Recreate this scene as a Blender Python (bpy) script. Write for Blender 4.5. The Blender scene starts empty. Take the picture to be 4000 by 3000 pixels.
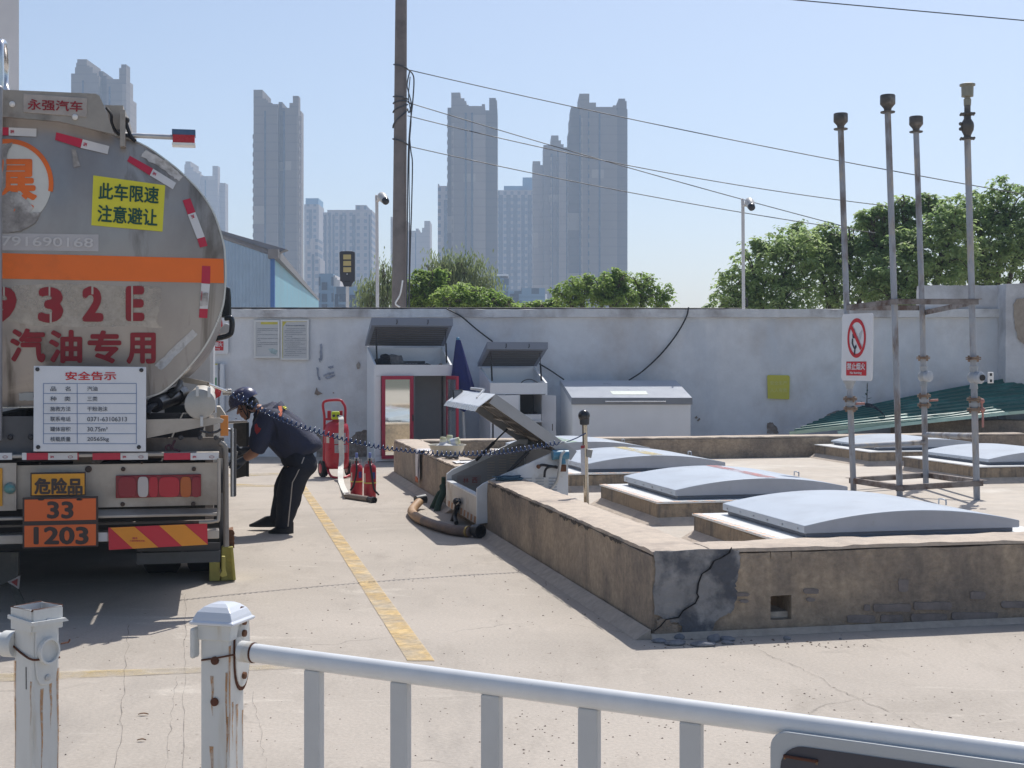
import bpy, bmesh, math, random
import numpy as np
from mathutils import Vector as V, Matrix
from mathutils.bvhtree import BVHTree
R = math.radians
sc = bpy.context.scene
col = sc.collection
random.seed(7)
rng = np.random.default_rng(7)

# ------------------------------------------------------------------ camera, sky, sun, exposure
F, CX, HY, EYE = 5273.0, 2000.0, 1419.5, 1.5
cd = bpy.data.cameras.new('camera'); cam = bpy.data.objects.new('camera', cd); col.objects.link(cam)
cam.location = (0, 0, EYE); cam.rotation_euler = (R(90), 0, 0)
cd.sensor_width = 36.0; cd.lens = 36.0 * F / 4000.0; cd.shift_y = -80.5 / 4000.0
cd.clip_start = 0.05; cd.clip_end = 5000
sc.camera = cam
SUN_EL, SUN_AZ = R(56), math.atan2(0.41, 0.912)
wd = bpy.data.worlds.new('World'); sc.world = wd; wd.use_nodes = True
nt = wd.node_tree
sky = nt.nodes.new('ShaderNodeTexSky'); sky.sky_type = 'NISHITA'; sky.sun_disc = False
sky.sun_elevation = SUN_EL; sky.sun_rotation = SUN_AZ
sky.air_density = 1.0; sky.dust_density = 1.6; sky.ozone_density = 3.0
tint = nt.nodes.new('ShaderNodeMix'); tint.data_type = 'RGBA'; tint.blend_type = 'MULTIPLY'; tint.inputs[0].default_value = 1; tint.inputs[7].default_value = (1.02, .965, .93, 1)
nt.links.new(sky.outputs[0], tint.inputs[6]); nt.links.new(tint.outputs[2], nt.nodes['Background'].inputs[0])
nt.nodes['Background'].inputs[1].default_value = 0.095
sl = bpy.data.lights.new('sun', 'SUN'); sl.energy = 3.4; sl.angle = R(0.53); sl.color = (1.0, 0.965, 0.91)
so = bpy.data.objects.new('sun', sl); col.objects.link(so)
sd = V((math.sin(SUN_AZ) * math.cos(SUN_EL), math.cos(SUN_AZ) * math.cos(SUN_EL), math.sin(SUN_EL)))
so.rotation_euler = sd.to_track_quat('Z', 'Y').to_euler(); so.location = (0, 0, 60)
sc.view_settings.view_transform = 'Standard'; sc.view_settings.look = 'None'
sc.view_settings.exposure = 0.5; sc.view_settings.gamma = 1.0
sc.render.engine = 'CYCLES'
sc.cycles.max_bounces = 8; sc.cycles.transparent_max_bounces = 16; sc.cycles.volume_bounces = 1

# ------------------------------------------------------------------ surveying helpers: a sighted pixel of the 4000 x 3000 photograph and a distance give a place
def P(x, y, Y): return V(((x - CX) / F * Y, Y, EYE - (y - HY) / F * Y))
def G(x, y, z=0.0): return P(x, y, F * (EYE - z) / (y - HY))
EYEP = V((0, 0, EYE))
def onplane(x, y, p, n):
    d = V(((x - CX) / F, 1.0, -(y - HY) / F))
    return EYEP + d * ((p - EYEP).dot(n) / d.dot(n))
AX = math.atan2(0.2128, 0.977)
D2 = V((math.cos(AX), math.sin(AX), 0)); D1 = V((-math.sin(AX), math.cos(AX), 0)); UP = V((0, 0, 1))
O0 = V((0.764, 7.35, 0))
def D(u, v, z): return O0 + D2 * u + D1 * v + UP * z            # bund frame
TO = V((-2.965, 7.80, 0))
def T(a, b, z): return TO + D2 * a + D1 * b + UP * z            # lorry frame: a to the right, b forward, z up
def TP(x, y, b=0.0): return onplane(x, y, T(0, b, 0), D1)

# ------------------------------------------------------------------ objects
ORIG = {}
def tag(o, label=None, cat=None, group=None, kind=None):
    if label: o['label'] = label
    if cat: o['category'] = cat
    if group: o['group'] = group
    if kind: o['kind'] = kind
    return o
def empty(name, loc, label=None, cat=None, group=None):
    o = bpy.data.objects.new(name, None); col.objects.link(o); o.location = loc; o.empty_display_size = 0.1
    ORIG[o.name] = V(loc)
    return tag(o, label, cat, group)
def frame_of(d):
    d = d.normalized(); a = UP if abs(d.z) < 0.9 else V((1, 0, 0))
    x = d.cross(a).normalized(); return x, x.cross(d).normalized()
class MB:
    def __init__(s): s.v = []; s.f = []; s.mi = []; s.cur = 0
    def add(s, vs, fs):
        o = len(s.v); s.v += [tuple(p) for p in vs]; s.f += [tuple(i + o for i in f) for f in fs]; s.mi += [s.cur] * len(fs); return s
    def obox(s, p, a, b, c):
        p, a, b, c = V(p), V(a), V(b), V(c)
        vs = [p, p + a, p + a + b, p + b, p + c, p + a + c, p + a + b + c, p + b + c]
        return s.add(vs, [(0, 3, 2, 1), (4, 5, 6, 7), (0, 1, 5, 4), (1, 2, 6, 5), (2, 3, 7, 6), (3, 0, 4, 7)])
    def box(s, c, size, x=V((1, 0, 0)), y=None, z=UP):
        y = y or z.cross(x)
        c = V(c); return s.obox(c - x * size[0] / 2 - y * size[1] / 2 - z * size[2] / 2, x * size[0], y * size[1], z * size[2])
    def prism(s, pts, ext):
        n = len(pts); e = V(ext); vs = [V(p) for p in pts] + [V(p) + e for p in pts]
        return s.add(vs, [tuple(range(n - 1, -1, -1)), tuple(range(n, 2 * n))] + [(i, (i + 1) % n, n + (i + 1) % n, n + i) for i in range(n)])
    def poly(s, pts): return s.add(pts, [tuple(range(len(pts)))])
    def tube(s, pts, r, n=8, cap=True):
        pts = [V(p) for p in pts]; m = len(pts); vs = []; fs = []
        if not hasattr(r, '__len__'): r = [r] * m
        px = None
        for i, p in enumerate(pts):
            d = pts[min(i + 1, m - 1)] - pts[max(i - 1, 0)]
            if d.length < 1e-9: d = UP
            d.normalize()
            if px is None: x, y = frame_of(d)
            else:
                x = px - d * px.dot(d)
                x = frame_of(d)[0] if x.length < 1e-6 else x.normalized()
                y = x.cross(d).normalized()
            px = x
            for k in range(n):
                t = 2 * math.pi * k / n; vs.append(p + x * (r[i] * math.cos(t)) + y * (r[i] * math.sin(t)))
        for i in range(m - 1):
            for k in range(n): fs.append((i * n + k, i * n + (k + 1) % n, (i + 1) * n + (k + 1) % n, (i + 1) * n + k))
        if cap: fs += [tuple(range(n - 1, -1, -1)), tuple(range((m - 1) * n, m * n))]
        return s.add(vs, fs)
    def lathe(s, prof, o, axis=UP, n=24):
        o = V(o); ax = axis.normalized(); x, y = frame_of(ax); vs = []; fs = []
        for r, h in prof:
            for k in range(n):
                t = 2 * math.pi * k / n; vs.append(o + ax * h + x * (r * math.cos(t)) + y * (r * math.sin(t)))
        m = len(prof)
        for i in range(m - 1):
            for k in range(n): fs.append((i * n + k, i * n + (k + 1) % n, (i + 1) * n + (k + 1) % n, (i + 1) * n + k))
        fs += [tuple(range(n - 1, -1, -1)), tuple(range((m - 1) * n, m * n))]
        return s.add(vs, fs)
    def ball(s, c, r, n=16, m=10, sq=(1, 1, 1)):
        c = V(c); vs = []; fs = []
        for i in range(m + 1):
            p = math.pi * i / m
            for k in range(n):
                t = 2 * math.pi * k / n
                vs.append(c + V((r * sq[0] * math.sin(p) * math.cos(t), r * sq[1] * math.sin(p) * math.sin(t), r * sq[2] * math.cos(p))))
        for i in range(m):
            for k in range(n): fs.append((i * n + k, i * n + (k + 1) % n, (i + 1) * n + (k + 1) % n, (i + 1) * n + k))
        return s.add(vs, fs)
    def patch(s, fn, nu, nv):
        vs = [fn(i / nu, j / nv) for j in range(nv + 1) for i in range(nu + 1)]
        return s.add(vs, [(j * (nu + 1) + i, j * (nu + 1) + i + 1, (j + 1) * (nu + 1) + i + 1, (j + 1) * (nu + 1) + i) for j in range(nv) for i in range(nu)])
    def solid(s, fn, nu, nv, th):
        # a sheet with real thickness: th is an offset vector
        o = len(s.v); s.patch(fn, nu, nv); k = len(s.v) - o; th = V(th)
        top = [V(p) + th for p in s.v[o:]]
        idx = [[j * (nu + 1) + i for i in range(nu + 1)] for j in range(nv + 1)]
        fs = [(idx[j][i + 1] , idx[j][i], idx[j + 1][i], idx[j + 1][i + 1]) for j in range(nv) for i in range(nu)]
        s.add(top, fs)
        ring = idx[0] + [r[-1] for r in idx[1:]] + idx[-1][-2::-1] + [r[0] for r in idx[-2:0:-1]]
        for a, b in zip(ring, ring[1:] + ring[:1]):
            s.f.append((o + a, o + b, o + k + b, o + k + a)); s.mi.append(s.cur)
        return s
    def build(s, name, mat, parent=None, smooth=None, bevel=0.0, recalc=True, label=None):
        off = V((0, 0, 0)); r = parent
        if parent is not None: off = ORIG[parent.name]
        else:
            a = np.array(s.v); off = V(((a[:, 0].min() + a[:, 0].max()) / 2, (a[:, 1].min() + a[:, 1].max()) / 2, a[:, 2].min()))
        me = bpy.data.meshes.new(name)
        me.from_pydata([(p[0] - off.x, p[1] - off.y, p[2] - off.z) for p in s.v], [], s.f)
        for m in (mat if isinstance(mat, (list, tuple)) else [mat]): me.materials.append(m)
        if any(s.mi): me.polygons.foreach_set('material_index', s.mi)
        if recalc:
            bm = bmesh.new(); bm.from_mesh(me); bmesh.ops.recalc_face_normals(bm, faces=bm.faces); bm.to_mesh(me); bm.free()
        if smooth:
            me.polygons.foreach_set('use_smooth', [True] * len(me.polygons)); me.set_sharp_from_angle(angle=R(smooth))
        me.update()
        o = bpy.data.objects.new(name, me); col.objects.link(o)
        if parent is not None: o.parent = parent
        else: o.location = off
        ORIG[o.name] = off
        if bevel:
            b = o.modifiers.new('bevel', 'BEVEL'); b.width = bevel; b.segments = 2; b.limit_method = 'ANGLE'; b.angle_limit = R(40)
        if label: o['label'] = label
        return o
_tc = {}
def glyphs(body, bold=0.0):
    k = (body, bold)
    if k in _tc: return _tc[k]
    c = bpy.data.curves.new('t', 'FONT'); c.body = body; c.offset = bold; c.resolution_u = 3; c.fill_mode = 'FRONT'
    o = bpy.data.objects.new('t', c); col.objects.link(o)
    dg = bpy.context.evaluated_depsgraph_get(); dg.update()
    me = bpy.data.meshes.new_from_object(o.evaluated_get(dg))
    a = np.array([tuple(v.co) for v in me.vertices]) if len(me.vertices) else np.zeros((1, 3)); fs = [tuple(p.vertices) for p in me.polygons]
    bpy.data.objects.remove(o); bpy.data.curves.remove(c); bpy.data.meshes.remove(me)
    lo = a.min(0); hi = a.max(0); a = a - lo
    _tc[k] = (a, fs); return _tc[k]
def write(mb, body, fn, bold=0.0, out=None):
    # fn(s, t): s 0..1 left to right, t 0..1 top to bottom -> point just in front of its panel; heavy strokes are shifted copies, each a hair prouder
    a, fs = glyphs(body, 0.0); out = out or -D1
    w = max(a[:, 0].max(), 1e-6); h = max(a[:, 1].max(), 1e-6); b = bold
    for k, (dx, dy) in enumerate(((0, 0), (b, 0), (-b, 0), (0, b), (0, -b), (b * .7, b * .7), (-b * .7, b * .7), (b * .7, -b * .7), (-b * .7, -b * .7)) if bold else ((0, 0),)):
        mb.add([fn((p[0] + dx + b) / (w + 2 * b), 1 - (p[1] + dy + b) / (h + 2 * b)) + out * (k * .00015) for p in a], fs)
    return mb
def rect(x0, y0, x1, y1, pl): return lambda s, t: pl(x0 + (x1 - x0) * s, y0 + (y1 - y0) * t)
def quadf(a, b, c, d, pl):
    # corners in pixel order top-left, top-right, bottom-right, bottom-left
    def f(s, t):
        x = (a[0] * (1 - s) + b[0] * s) * (1 - t) + (d[0] * (1 - s) + c[0] * s) * t
        y = (a[1] * (1 - s) + b[1] * s) * (1 - t) + (d[1] * (1 - s) + c[1] * s) * t
        return pl(x, y)
    return f
def spline(pts, n=8):
    # Catmull-Rom through 3D points
    pts = [V(p) for p in pts]; out = []
    q = [pts[0] * 2 - pts[1]] + pts + [pts[-1] * 2 - pts[-2]]
    for i in range(1, len(q) - 2):
        for k in range(n):
            t = k / n; a, b, c, d = q[i - 1], q[i], q[i + 1], q[i + 2]
            out.append(0.5 * ((2 * b) + (c - a) * t + (2 * a - 5 * b + 4 * c - d) * t * t + (3 * b - a - 3 * c + d) * t ** 3))
    return out + [pts[-1]]
def copy_tree(o, parent=None):
    c = o.copy(); col.objects.link(c)
    if parent is not None: c.parent = parent
    for ch in list(o.children): copy_tree(ch, c)
    return c

# ------------------------------------------------------------------ materials
_mc = {}
def node(t, k, **kw):
    n = t.nodes.new(k)
    for a, b in kw.items(): setattr(n, a, b)
    return n
def M(name, c, rough=0.6, metal=0.0, var=0.12, scale=6.0, c2=None, thr=0.62, soft=0.08, scale2=3.0, bump=0.0, bscale=40.0, stretch=(1, 1, 1), spec=0.5, c3=None, thr3=0.7, scale3=9.0, stretch3=(1, 1, 1), trans=0.0, alpha=None, ior=1.45):
    if name in _mc: return _mc[name]
    m = bpy.data.materials.new(name); m.use_nodes = True; t = m.node_tree; b = t.nodes['Principled BSDF']; L = t.links.new
    tc = node(t, 'ShaderNodeTexCoord'); mp = node(t, 'ShaderNodeMapping'); mp.inputs['Scale'].default_value = stretch
    L(tc.outputs['Object'], mp.inputs[0])
    n1 = node(t, 'ShaderNodeTexNoise'); n1.inputs['Scale'].default_value = scale; n1.inputs['Detail'].default_value = 6; n1.inputs['Roughness'].default_value = 0.65
    L(mp.outputs[0], n1.inputs[0])
    r1 = node(t, 'ShaderNodeMapRange'); r1.inputs[1].default_value = 0.3; r1.inputs[2].default_value = 0.7; r1.inputs[3].default_value = 1 - var; r1.inputs[4].default_value = 1 + var
    L(n1.outputs[0], r1.inputs[0])
    cur = None
    def rgb(cc):
        x = node(t, 'ShaderNodeRGB'); x.outputs[0].default_value = (*cc, 1); return x.outputs[0]
    cur = rgb(c)
    def blot(cur, cc, th, sf, scl, strch, seed):
        mp2 = node(t, 'ShaderNodeMapping'); mp2.inputs['Scale'].default_value = strch; mp2.inputs['Location'].default_value = (seed, seed * .7, seed * .3)
        L(tc.outputs['Object'], mp2.inputs[0])
        n2 = node(t, 'ShaderNodeTexNoise'); n2.inputs['Scale'].default_value = scl; n2.inputs['Detail'].default_value = 8; n2.inputs['Roughness'].default_value = 0.6
        L(mp2.outputs[0], n2.inputs[0])
        r2 = node(t, 'ShaderNodeMapRange'); r2.inputs[1].default_value = th - sf; r2.inputs[2].default_value = th + sf; L(n2.outputs[0], r2.inputs[0])
        mx = node(t, 'ShaderNodeMix', data_type='RGBA'); L(r2.outputs[0], mx.inputs[0]); L(cur, mx.inputs[6]); mx.inputs[7].default_value = (*cc, 1)
        return mx.outputs[2]
    if c2: cur = blot(cur, c2, thr, soft, scale2, stretch, 3.1)
    if c3: cur = blot(cur, c3, thr3, soft, scale3, stretch3, 8.7)
    ml = node(t, 'ShaderNodeMix', data_type='RGBA', blend_type='MULTIPLY'); ml.inputs[0].default_value = 1
    L(cur, ml.inputs[6]); L(r1.outputs[0], ml.inputs[7]); L(ml.outputs[2], b.inputs['Base Color'])
    b.inputs['Roughness'].default_value = rough; b.inputs['Metallic'].default_value = metal; b.inputs['Specular IOR Level'].default_value = spec
    if rough > 0.05:
        rr = node(t, 'ShaderNodeMapRange'); rr.inputs[1].default_value = .3; rr.inputs[2].default_value = .7; rr.inputs[3].default_value = max(rough - min(.1, var), .02); rr.inputs[4].default_value = min(rough + min(.1, var), 1)
        L(n1.outputs[0], rr.inputs[0]); L(rr.outputs[0], b.inputs['Roughness'])
    if bump:
        n3 = node(t, 'ShaderNodeTexNoise'); n3.inputs['Scale'].default_value = bscale; n3.inputs['Detail'].default_value = 5
        L(mp.outputs[0], n3.inputs[0]); bp = node(t, 'ShaderNodeBump'); bp.inputs['Strength'].default_value = bump; bp.inputs['Distance'].default_value = 0.02
        L(n3.outputs[0], bp.inputs['Height']); L(bp.outputs[0], b.inputs['Normal'])
    if trans: b.inputs['Transmission Weight'].default_value = trans; b.inputs['IOR'].default_value = ior
    if alpha:
        n4 = node(t, 'ShaderNodeTexNoise'); n4.inputs['Scale'].default_value = alpha[0]; n4.inputs['Detail'].default_value = 9; n4.inputs['Roughness'].default_value = .72
        L(tc.outputs['Object'], n4.inputs[0]); r4 = node(t, 'ShaderNodeMapRange'); r4.inputs[1].default_value = alpha[1]; r4.inputs[2].default_value = alpha[2]
        L(n4.outputs[0], r4.inputs[0]); L(r4.outputs[0], b.inputs['Alpha'])
    _mc[name] = m; return m
def leafmat(name, c, c2, tr=0.45):
    if name in _mc: return _mc[name]
    m = bpy.data.materials.new(name); m.use_nodes = True; t = m.node_tree; b = t.nodes['Principled BSDF']; L = t.links.new
    tc = node(t, 'ShaderNodeTexCoord'); n = node(t, 'ShaderNodeTexNoise'); n.inputs['Scale'].default_value = 1.4; n.inputs['Detail'].default_value = 4; L(tc.outputs['Object'], n.inputs[0])
    r = node(t, 'ShaderNodeMapRange'); r.inputs[1].default_value = .35; r.inputs[2].default_value = .65; L(n.outputs[0], r.inputs[0])
    mx = node(t, 'ShaderNodeMix', data_type='RGBA'); L(r.outputs[0], mx.inputs[0]); mx.inputs[6].default_value = (*c, 1); mx.inputs[7].default_value = (*c2, 1)
    L(mx.outputs[2], b.inputs['Base Color']); b.inputs['Roughness'].default_value = .5
    tl = node(t, 'ShaderNodeBsdfTranslucent'); L(mx.outputs[2], tl.inputs[0]); ms = node(t, 'ShaderNodeMixShader'); ms.inputs[0].default_value = tr
    L(b.outputs[0], ms.inputs[1]); L(tl.outputs[0], ms.inputs[2]); L(ms.outputs[0], t.nodes['Material Output'].inputs[0])
    _mc[name] = m; return m

WHITE = M('white_paint', (.78, .78, .76), .35, var=.05)
STEEL = M('galvanised_steel', (.52, .53, .54), .42, metal=.7, var=.15, scale=9, c2=(.32, .30, .28), thr=.66)
DARK = M('dark_steel', (.05, .05, .055), .55, metal=.3, var=.25)
BLACK = M('black_rubber', (.018, .018, .02), .6, var=.25)
RED = M('red_paint', (.42, .015, .03), .35, var=.12, scale=12)
RUST = M('rusted_steel', (.16, .07, .035), .85, var=.35, scale=18, c2=(.30, .16, .09), thr=.6)
GREY = M('grey_enamel', (.20, .22, .26), .4, var=.06)
STUCCO = M('sand_stucco', (.40, .315, .23), .92, var=.26, scale=26, c2=(.175, .15, .13), thr=.55, soft=.14, scale2=2.0, bump=.6, bscale=70, c3=(.19, .16, .135), thr3=.62, scale3=2.4, stretch3=(1.6, 1.6, .4))
CONC = M('cement_top', (.50, .42, .34), .9, var=.16, scale=14, c2=(.36, .30, .25), thr=.6, soft=.1, scale2=3, bump=.35, bscale=60)
# ------------------------------------------------------------------ the setting: ground, painted lines, boundary wall
from mathutils import noise as mn
def ground_mat():
    m = bpy.data.materials.new('yard_concrete'); m.use_nodes = True; t = m.node_tree; b = t.nodes['Principled BSDF']; L = t.links.new
    tc = node(t, 'ShaderNodeTexCoord')
    def nz(scale, det, rough=.6, stretch=None, dist=0):
        n = node(t, 'ShaderNodeTexNoise'); n.inputs['Scale'].default_value = scale; n.inputs['Detail'].default_value = det; n.inputs['Roughness'].default_value = rough; n.inputs['Distortion'].default_value = dist
        if stretch:
            mp = node(t, 'ShaderNodeMapping'); mp.inputs['Scale'].default_value = stretch; L(tc.outputs['Object'], mp.inputs[0]); L(mp.outputs[0], n.inputs[0])
        else: L(tc.outputs['Object'], n.inputs[0])
        return n.outputs[0]
    def rmp(x, a, c, lo=0, hi=1):
        r = node(t, 'ShaderNodeMapRange'); r.inputs[1].default_value = a; r.inputs[2].default_value = c; r.inputs[3].default_value = lo; r.inputs[4].default_value = hi; L(x, r.inputs[0]); return r.outputs[0]
    def mix(f, a, c, bt='MIX'):
        x = node(t, 'ShaderNodeMix', data_type='RGBA', blend_type=bt); 
        if isinstance(f, float): x.inputs[0].default_value = f
        else: L(f, x.inputs[0])
        for s, q in ((6, a), (7, c)):
            if isinstance(q, tuple): x.inputs[s].default_value = (*q, 1)
            else: L(q, x.inputs[s])
        return x.outputs[2]
    c = mix(rmp(nz(.55, 5, .6, dist=.6), .38, .62), (.448, .398, .343), (.385, .343, .295))
    c = mix(rmp(nz(2.6, 7, .7, (1, .35, 1)), .52, .72), c, (.35, .31, .265))
    c = mix(rmp(nz(1.3, 8, .75, (.5, 1.6, 1), 1.2), .58, .70), c, (.53, .48, .415))
    v = node(t, 'ShaderNodeTexVoronoi'); v.feature = 'F1'; v.inputs['Scale'].default_value = 9.0; v.inputs['Randomness'].default_value = 1; L(tc.outputs['Object'], v.inputs[0])
    spk = node(t, 'ShaderNodeMath', operation='MULTIPLY'); L(rmp(v.outputs['Distance'], .05, .09, 1, 0), spk.inputs[0]); L(rmp(nz(2.2, 3), .5, .56), spk.inputs[1])
    c = mix(spk.outputs[0], c, (.20, .165, .13))
    v2 = node(t, 'ShaderNodeTexVoronoi'); v2.feature = 'F1'; v2.inputs['Scale'].default_value = 34.0; L(tc.outputs['Object'], v2.inputs[0])
    sp2 = node(t, 'ShaderNodeMath', operation='MULTIPLY'); L(rmp(v2.outputs['Distance'], .10, .2, 1, 0), sp2.inputs[0]); L(rmp(nz(3.1, 4), .5, .6), sp2.inputs[1])
    c = mix(sp2.outputs[0], c, (.36, .31, .26))
    # hairline cracks: voronoi edges bent by noise, kept only here and there
    w = node(t, 'ShaderNodeTexNoise'); w.inputs['Scale'].default_value = 2.0; w.inputs['Detail'].default_value = 6; L(tc.outputs['Object'], w.inputs[0])
    vm = node(t, 'ShaderNodeVectorMath', operation='MULTIPLY_ADD'); L(w.outputs['Color'], vm.inputs[0]); vm.inputs[1].default_value = (.55, .55, 0); L(tc.outputs['Object'], vm.inputs[2])
    v3 = node(t, 'ShaderNodeTexVoronoi'); v3.feature = 'DISTANCE_TO_EDGE'; v3.inputs['Scale'].default_value = .42; L(vm.outputs[0], v3.inputs[0])
    ck = node(t, 'ShaderNodeMath', operation='MULTIPLY'); L(rmp(v3.outputs['Distance'], .0015, .004, 1, 0), ck.inputs[0]); L(rmp(nz(.7, 3), .50, .6, 0, .75), ck.inputs[1])
    c = mix(ck.outputs[0], c, (.24, .215, .185))
    c = mix(rmp(nz(.9, 6, .65, (1.4, .25, 1), .4), .60, .74, 0, .5), c, (.27, .245, .22))
    c = mix(rmp(nz(1.9, 5, .6, None, .8), .66, .74, 0, .55), c, (.25, .225, .20))
    c = mix(1.0, c, rmp(nz(60, 4), .3, .7, .9, 1.1), 'MULTIPLY')
    L(c, b.inputs['Base Color']); b.inputs['Roughness'].default_value = .88; b.inputs['Specular IOR Level'].default_value = .3
    bp = node(t, 'ShaderNodeBump'); bp.inputs['Strength'].default_value = .35; bp.inputs['Distance'].default_value = .01; L(nz(45, 6), bp.inputs['Height']); L(bp.outputs[0], b.inputs['Normal'])
    return m
YARD = ground_mat()
g = MB(); g.patch(lambda s, t: V((-700 + 1400 * s, -30 + 1000 * t, 0)), 2, 2)
tag(g.build('ground', YARD), kind='structure'); bpy.data.objects['ground'].location.z = 0
for v_ in bpy.data.objects['ground'].data.vertices: v_.co.z = 0
YPAINT = M('worn_yellow_paint', (.62, .44, .20), .85, var=.12, scale=20, c2=(.52, .44, .32), thr=.55, scale2=4, soft=.12, alpha=(5, .22, .62))
YPAINT2 = M('faded_yellow_paint', (.56, .42, .18), .85, var=.12, scale=20, c2=(.50, .44, .34), thr=.5, scale2=4, soft=.12, alpha=(4, .34, .78))
def stripe(pts, mat, z=0.004):
    q = MB(); q.add([G(x, y, z) for x, y in pts], [(0, 1, 2, 3)])
    return tag(q.build('painted_line', mat), kind='structure')
stripe([(1160, 1890), (1188, 1890), (1698, 2580), (1592, 2580)], YPAINT)
stripe([(-60, 2632), (1240, 2590), (1240, 2606), (-60, 2664)], YPAINT2)
stripe([(880, 1852), (1100, 1846), (1100, 1855), (880, 1862)], YPAINT2)
stripe([(860, 1888), (1150, 1893), (1150, 1900), (860, 1902)], YPAINT2)
# the pale joint line inside the bund and a long crack across the yard
CRK = M('open_crack', (.24, .21, .18), .95, alpha=(6, .34, .60))
def crack(name, pts, w, z=0.004, parent=None):
    q = MB(); n = len(pts); vs = []
    for i, p in enumerate(pts):
        d = (V(pts[min(i + 1, n - 1)]) - V(pts[max(i - 1, 0)])); d.z = 0; s_ = V((-d.y, d.x, 0)).normalized()
        ww = w * (0.35 + random.random() * .9); vs += [V(p) + s_ * ww, V(p) - s_ * ww]
    q.add(vs, [(2 * i, 2 * i + 1, 2 * i + 3, 2 * i + 2) for i in range(n - 1)])
    o = q.build(name, CRK, parent)
    return o if parent else tag(o, kind='structure')
def jag(a, b, n, amp):
    out = []
    for i in range(n + 1):
        p = V(a).lerp(V(b), i / n); out.append(p + V((random.uniform(-amp, amp), random.uniform(-amp, amp), 0)) * (0 if i in (0, n) else 1))
    return out
crack('ground_crack', jag(G(2960, 2535, .004), G(3215, 2650, .004), 16, .012) + jag(G(3245, 2680, .004), G(3660, 2860, .004), 26, .012), .0022)
crack('ground_crack', jag(G(505, 2440, .004), G(450, 3080, .004), 26, .010), .0014)
crack('ground_crack', jag(G(725, 2320, .004), G(715, 3080, .004), 30, .008), .0012)
crack('ground_crack', jag(G(690, 2640, .004), G(640, 3080, .004), 20, .008), .0010)
crack('ground_crack', jag(G(990, 2700, .004), G(1040, 3000, .004), 20, .010), .0010)

# raised floor inside the bund
FLOORM = M('bund_floor_concrete', (.50, .445, .38), .88, var=.12, scale=5, c2=(.43, .375, .31), thr=.56, soft=.12, scale2=1.2, bump=.2, bscale=40, c3=(.60, .56, .49), thr3=.66, scale3=1.0)
q = MB(); q.obox(D(.33, .36, .002), D2 * 9.0, D1 * 10.4, UP * .178); tag(q.build('floor', FLOORM), kind='structure')

# boundary wall
PLASTER = M('whitewashed_plaster', (.72, .73, .745), .93, var=.07, scale=3, c2=(.56, .54, .53), thr=.60, soft=.12, scale2=1.1, bump=.25, bscale=30, c3=(.60, .63, .67), thr3=.6, scale3=.9, stretch3=(1.6, 1, .5))
PLASTER2 = M('older_plaster', (.62, .62, .63), .93, var=.1, scale=4, c2=(.40, .39, .39), thr=.56, soft=.12, scale2=1.4, bump=.3, bscale=30)
COPE = M('coping_plaster', (.66, .66, .66), .93, var=.1, scale=5, c2=(.38, .36, .35), thr=.58, soft=.1, scale2=2.0, bump=.4, bscale=40)
PEEL = M('bared_brick_render', (.27, .22, .185), .95, var=.3, scale=14, c2=(.40, .36, .32), thr=.58, scale2=6, bump=.7, bscale=50)
WY = 21.7
wall = empty('boundary_wall', (0, WY, 0), 'long whitewashed boundary wall with flat coping and peeling plaster behind the yard', 'wall')
ZC = EYE - (1240 - HY) / F * WY; ZT = EYE - (1206 - HY) / F * WY
def rough_box(mb, p, a, b, c, na, nb, nc, amp, seed=0, edge=0.0):
    # box grid with a little unevenness; positions decide the bumps so neighbours meet
    p, a, b, c = V(p), V(a), V(b), V(c)
    cen = p + (a + b + c) / 2
    def wob(q):
        w = mn.noise_vector(q * 3.1 + V((seed, 0, 0))) * amp + mn.noise_vector(q * 11 + V((0, seed, 0))) * amp * .5
        if edge:
            la, lb, lc = (q - p).dot(a) / a.length_squared, (q - p).dot(b) / b.length_squared, (q - p).dot(c) / c.length_squared
            k = (la < .01) + (la > .99) + (lb < .01) + (lb > .99)
            if lc > .99 and k:
                d = (cen - q); d.z = 0
                w = w + d.normalized() * edge * (.4 + abs(mn.noise(q * 9))) - UP * edge * (.3 + abs(mn.noise(q * 13)) * 1.2)
        return q + w
    for o, x, y, n, m in ((p, a, b, na, nb), (p + c, a, b, na, nb), (p, a, c, na, nc), (p + b, a, c, na, nc), (p, b, c, nb, nc), (p + a, b, c, nb, nc)):
        mb.patch(lambda s, t: wob(o + x * s + y * t), n, m)
q = MB(); rough_box(q, (-14, WY, 0), (14 + P(3927, 0, WY).x, 0, 0), (0, .24, 0), (0, 0, ZC), 90, 1, 12, .010); q.build('wall', PLASTER, wall, smooth=50)
q = MB(); rough_box(q, (-14, WY - .06, ZC), (14 + P(3920, 0, WY).x, 0, 0), (0, .36, 0), (0, 0, ZT - ZC), 120, 2, 2, .008, edge=.012); q.build('coping', COPE, wall, smooth=50)
ZH = EYE - (1112 - HY) / F * WY
q = MB(); rough_box(q, (P(3596, 0, WY).x, WY + .02, ZT + .002), (P(3925, 0, WY).x - P(3596, 0, WY).x, 0, 0), (0, .2, 0), (0, 0, ZH - ZT), 12, 1, 4, .012, edge=.015); q.build('raised_course', PLASTER2, wall, smooth=50)
wall2 = empty('end_wall', (P(3990, 0, WY - .3).x, WY - .3, 0), 'taller weathered end wall with tan peeled patch at right edge of yard', 'wall')
xx = P(3929, 0, WY - .35).x
q = MB(); rough_box(q, (xx, WY - .35, 0), (3.5, -.6, 0), (0, .5, 0), (0, 0, EYE - (1106 - HY) / F * (WY - .35)), 24, 1, 14, .012, edge=.015); q.build('wall', PLASTER2, wall2, smooth=50)
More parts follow.
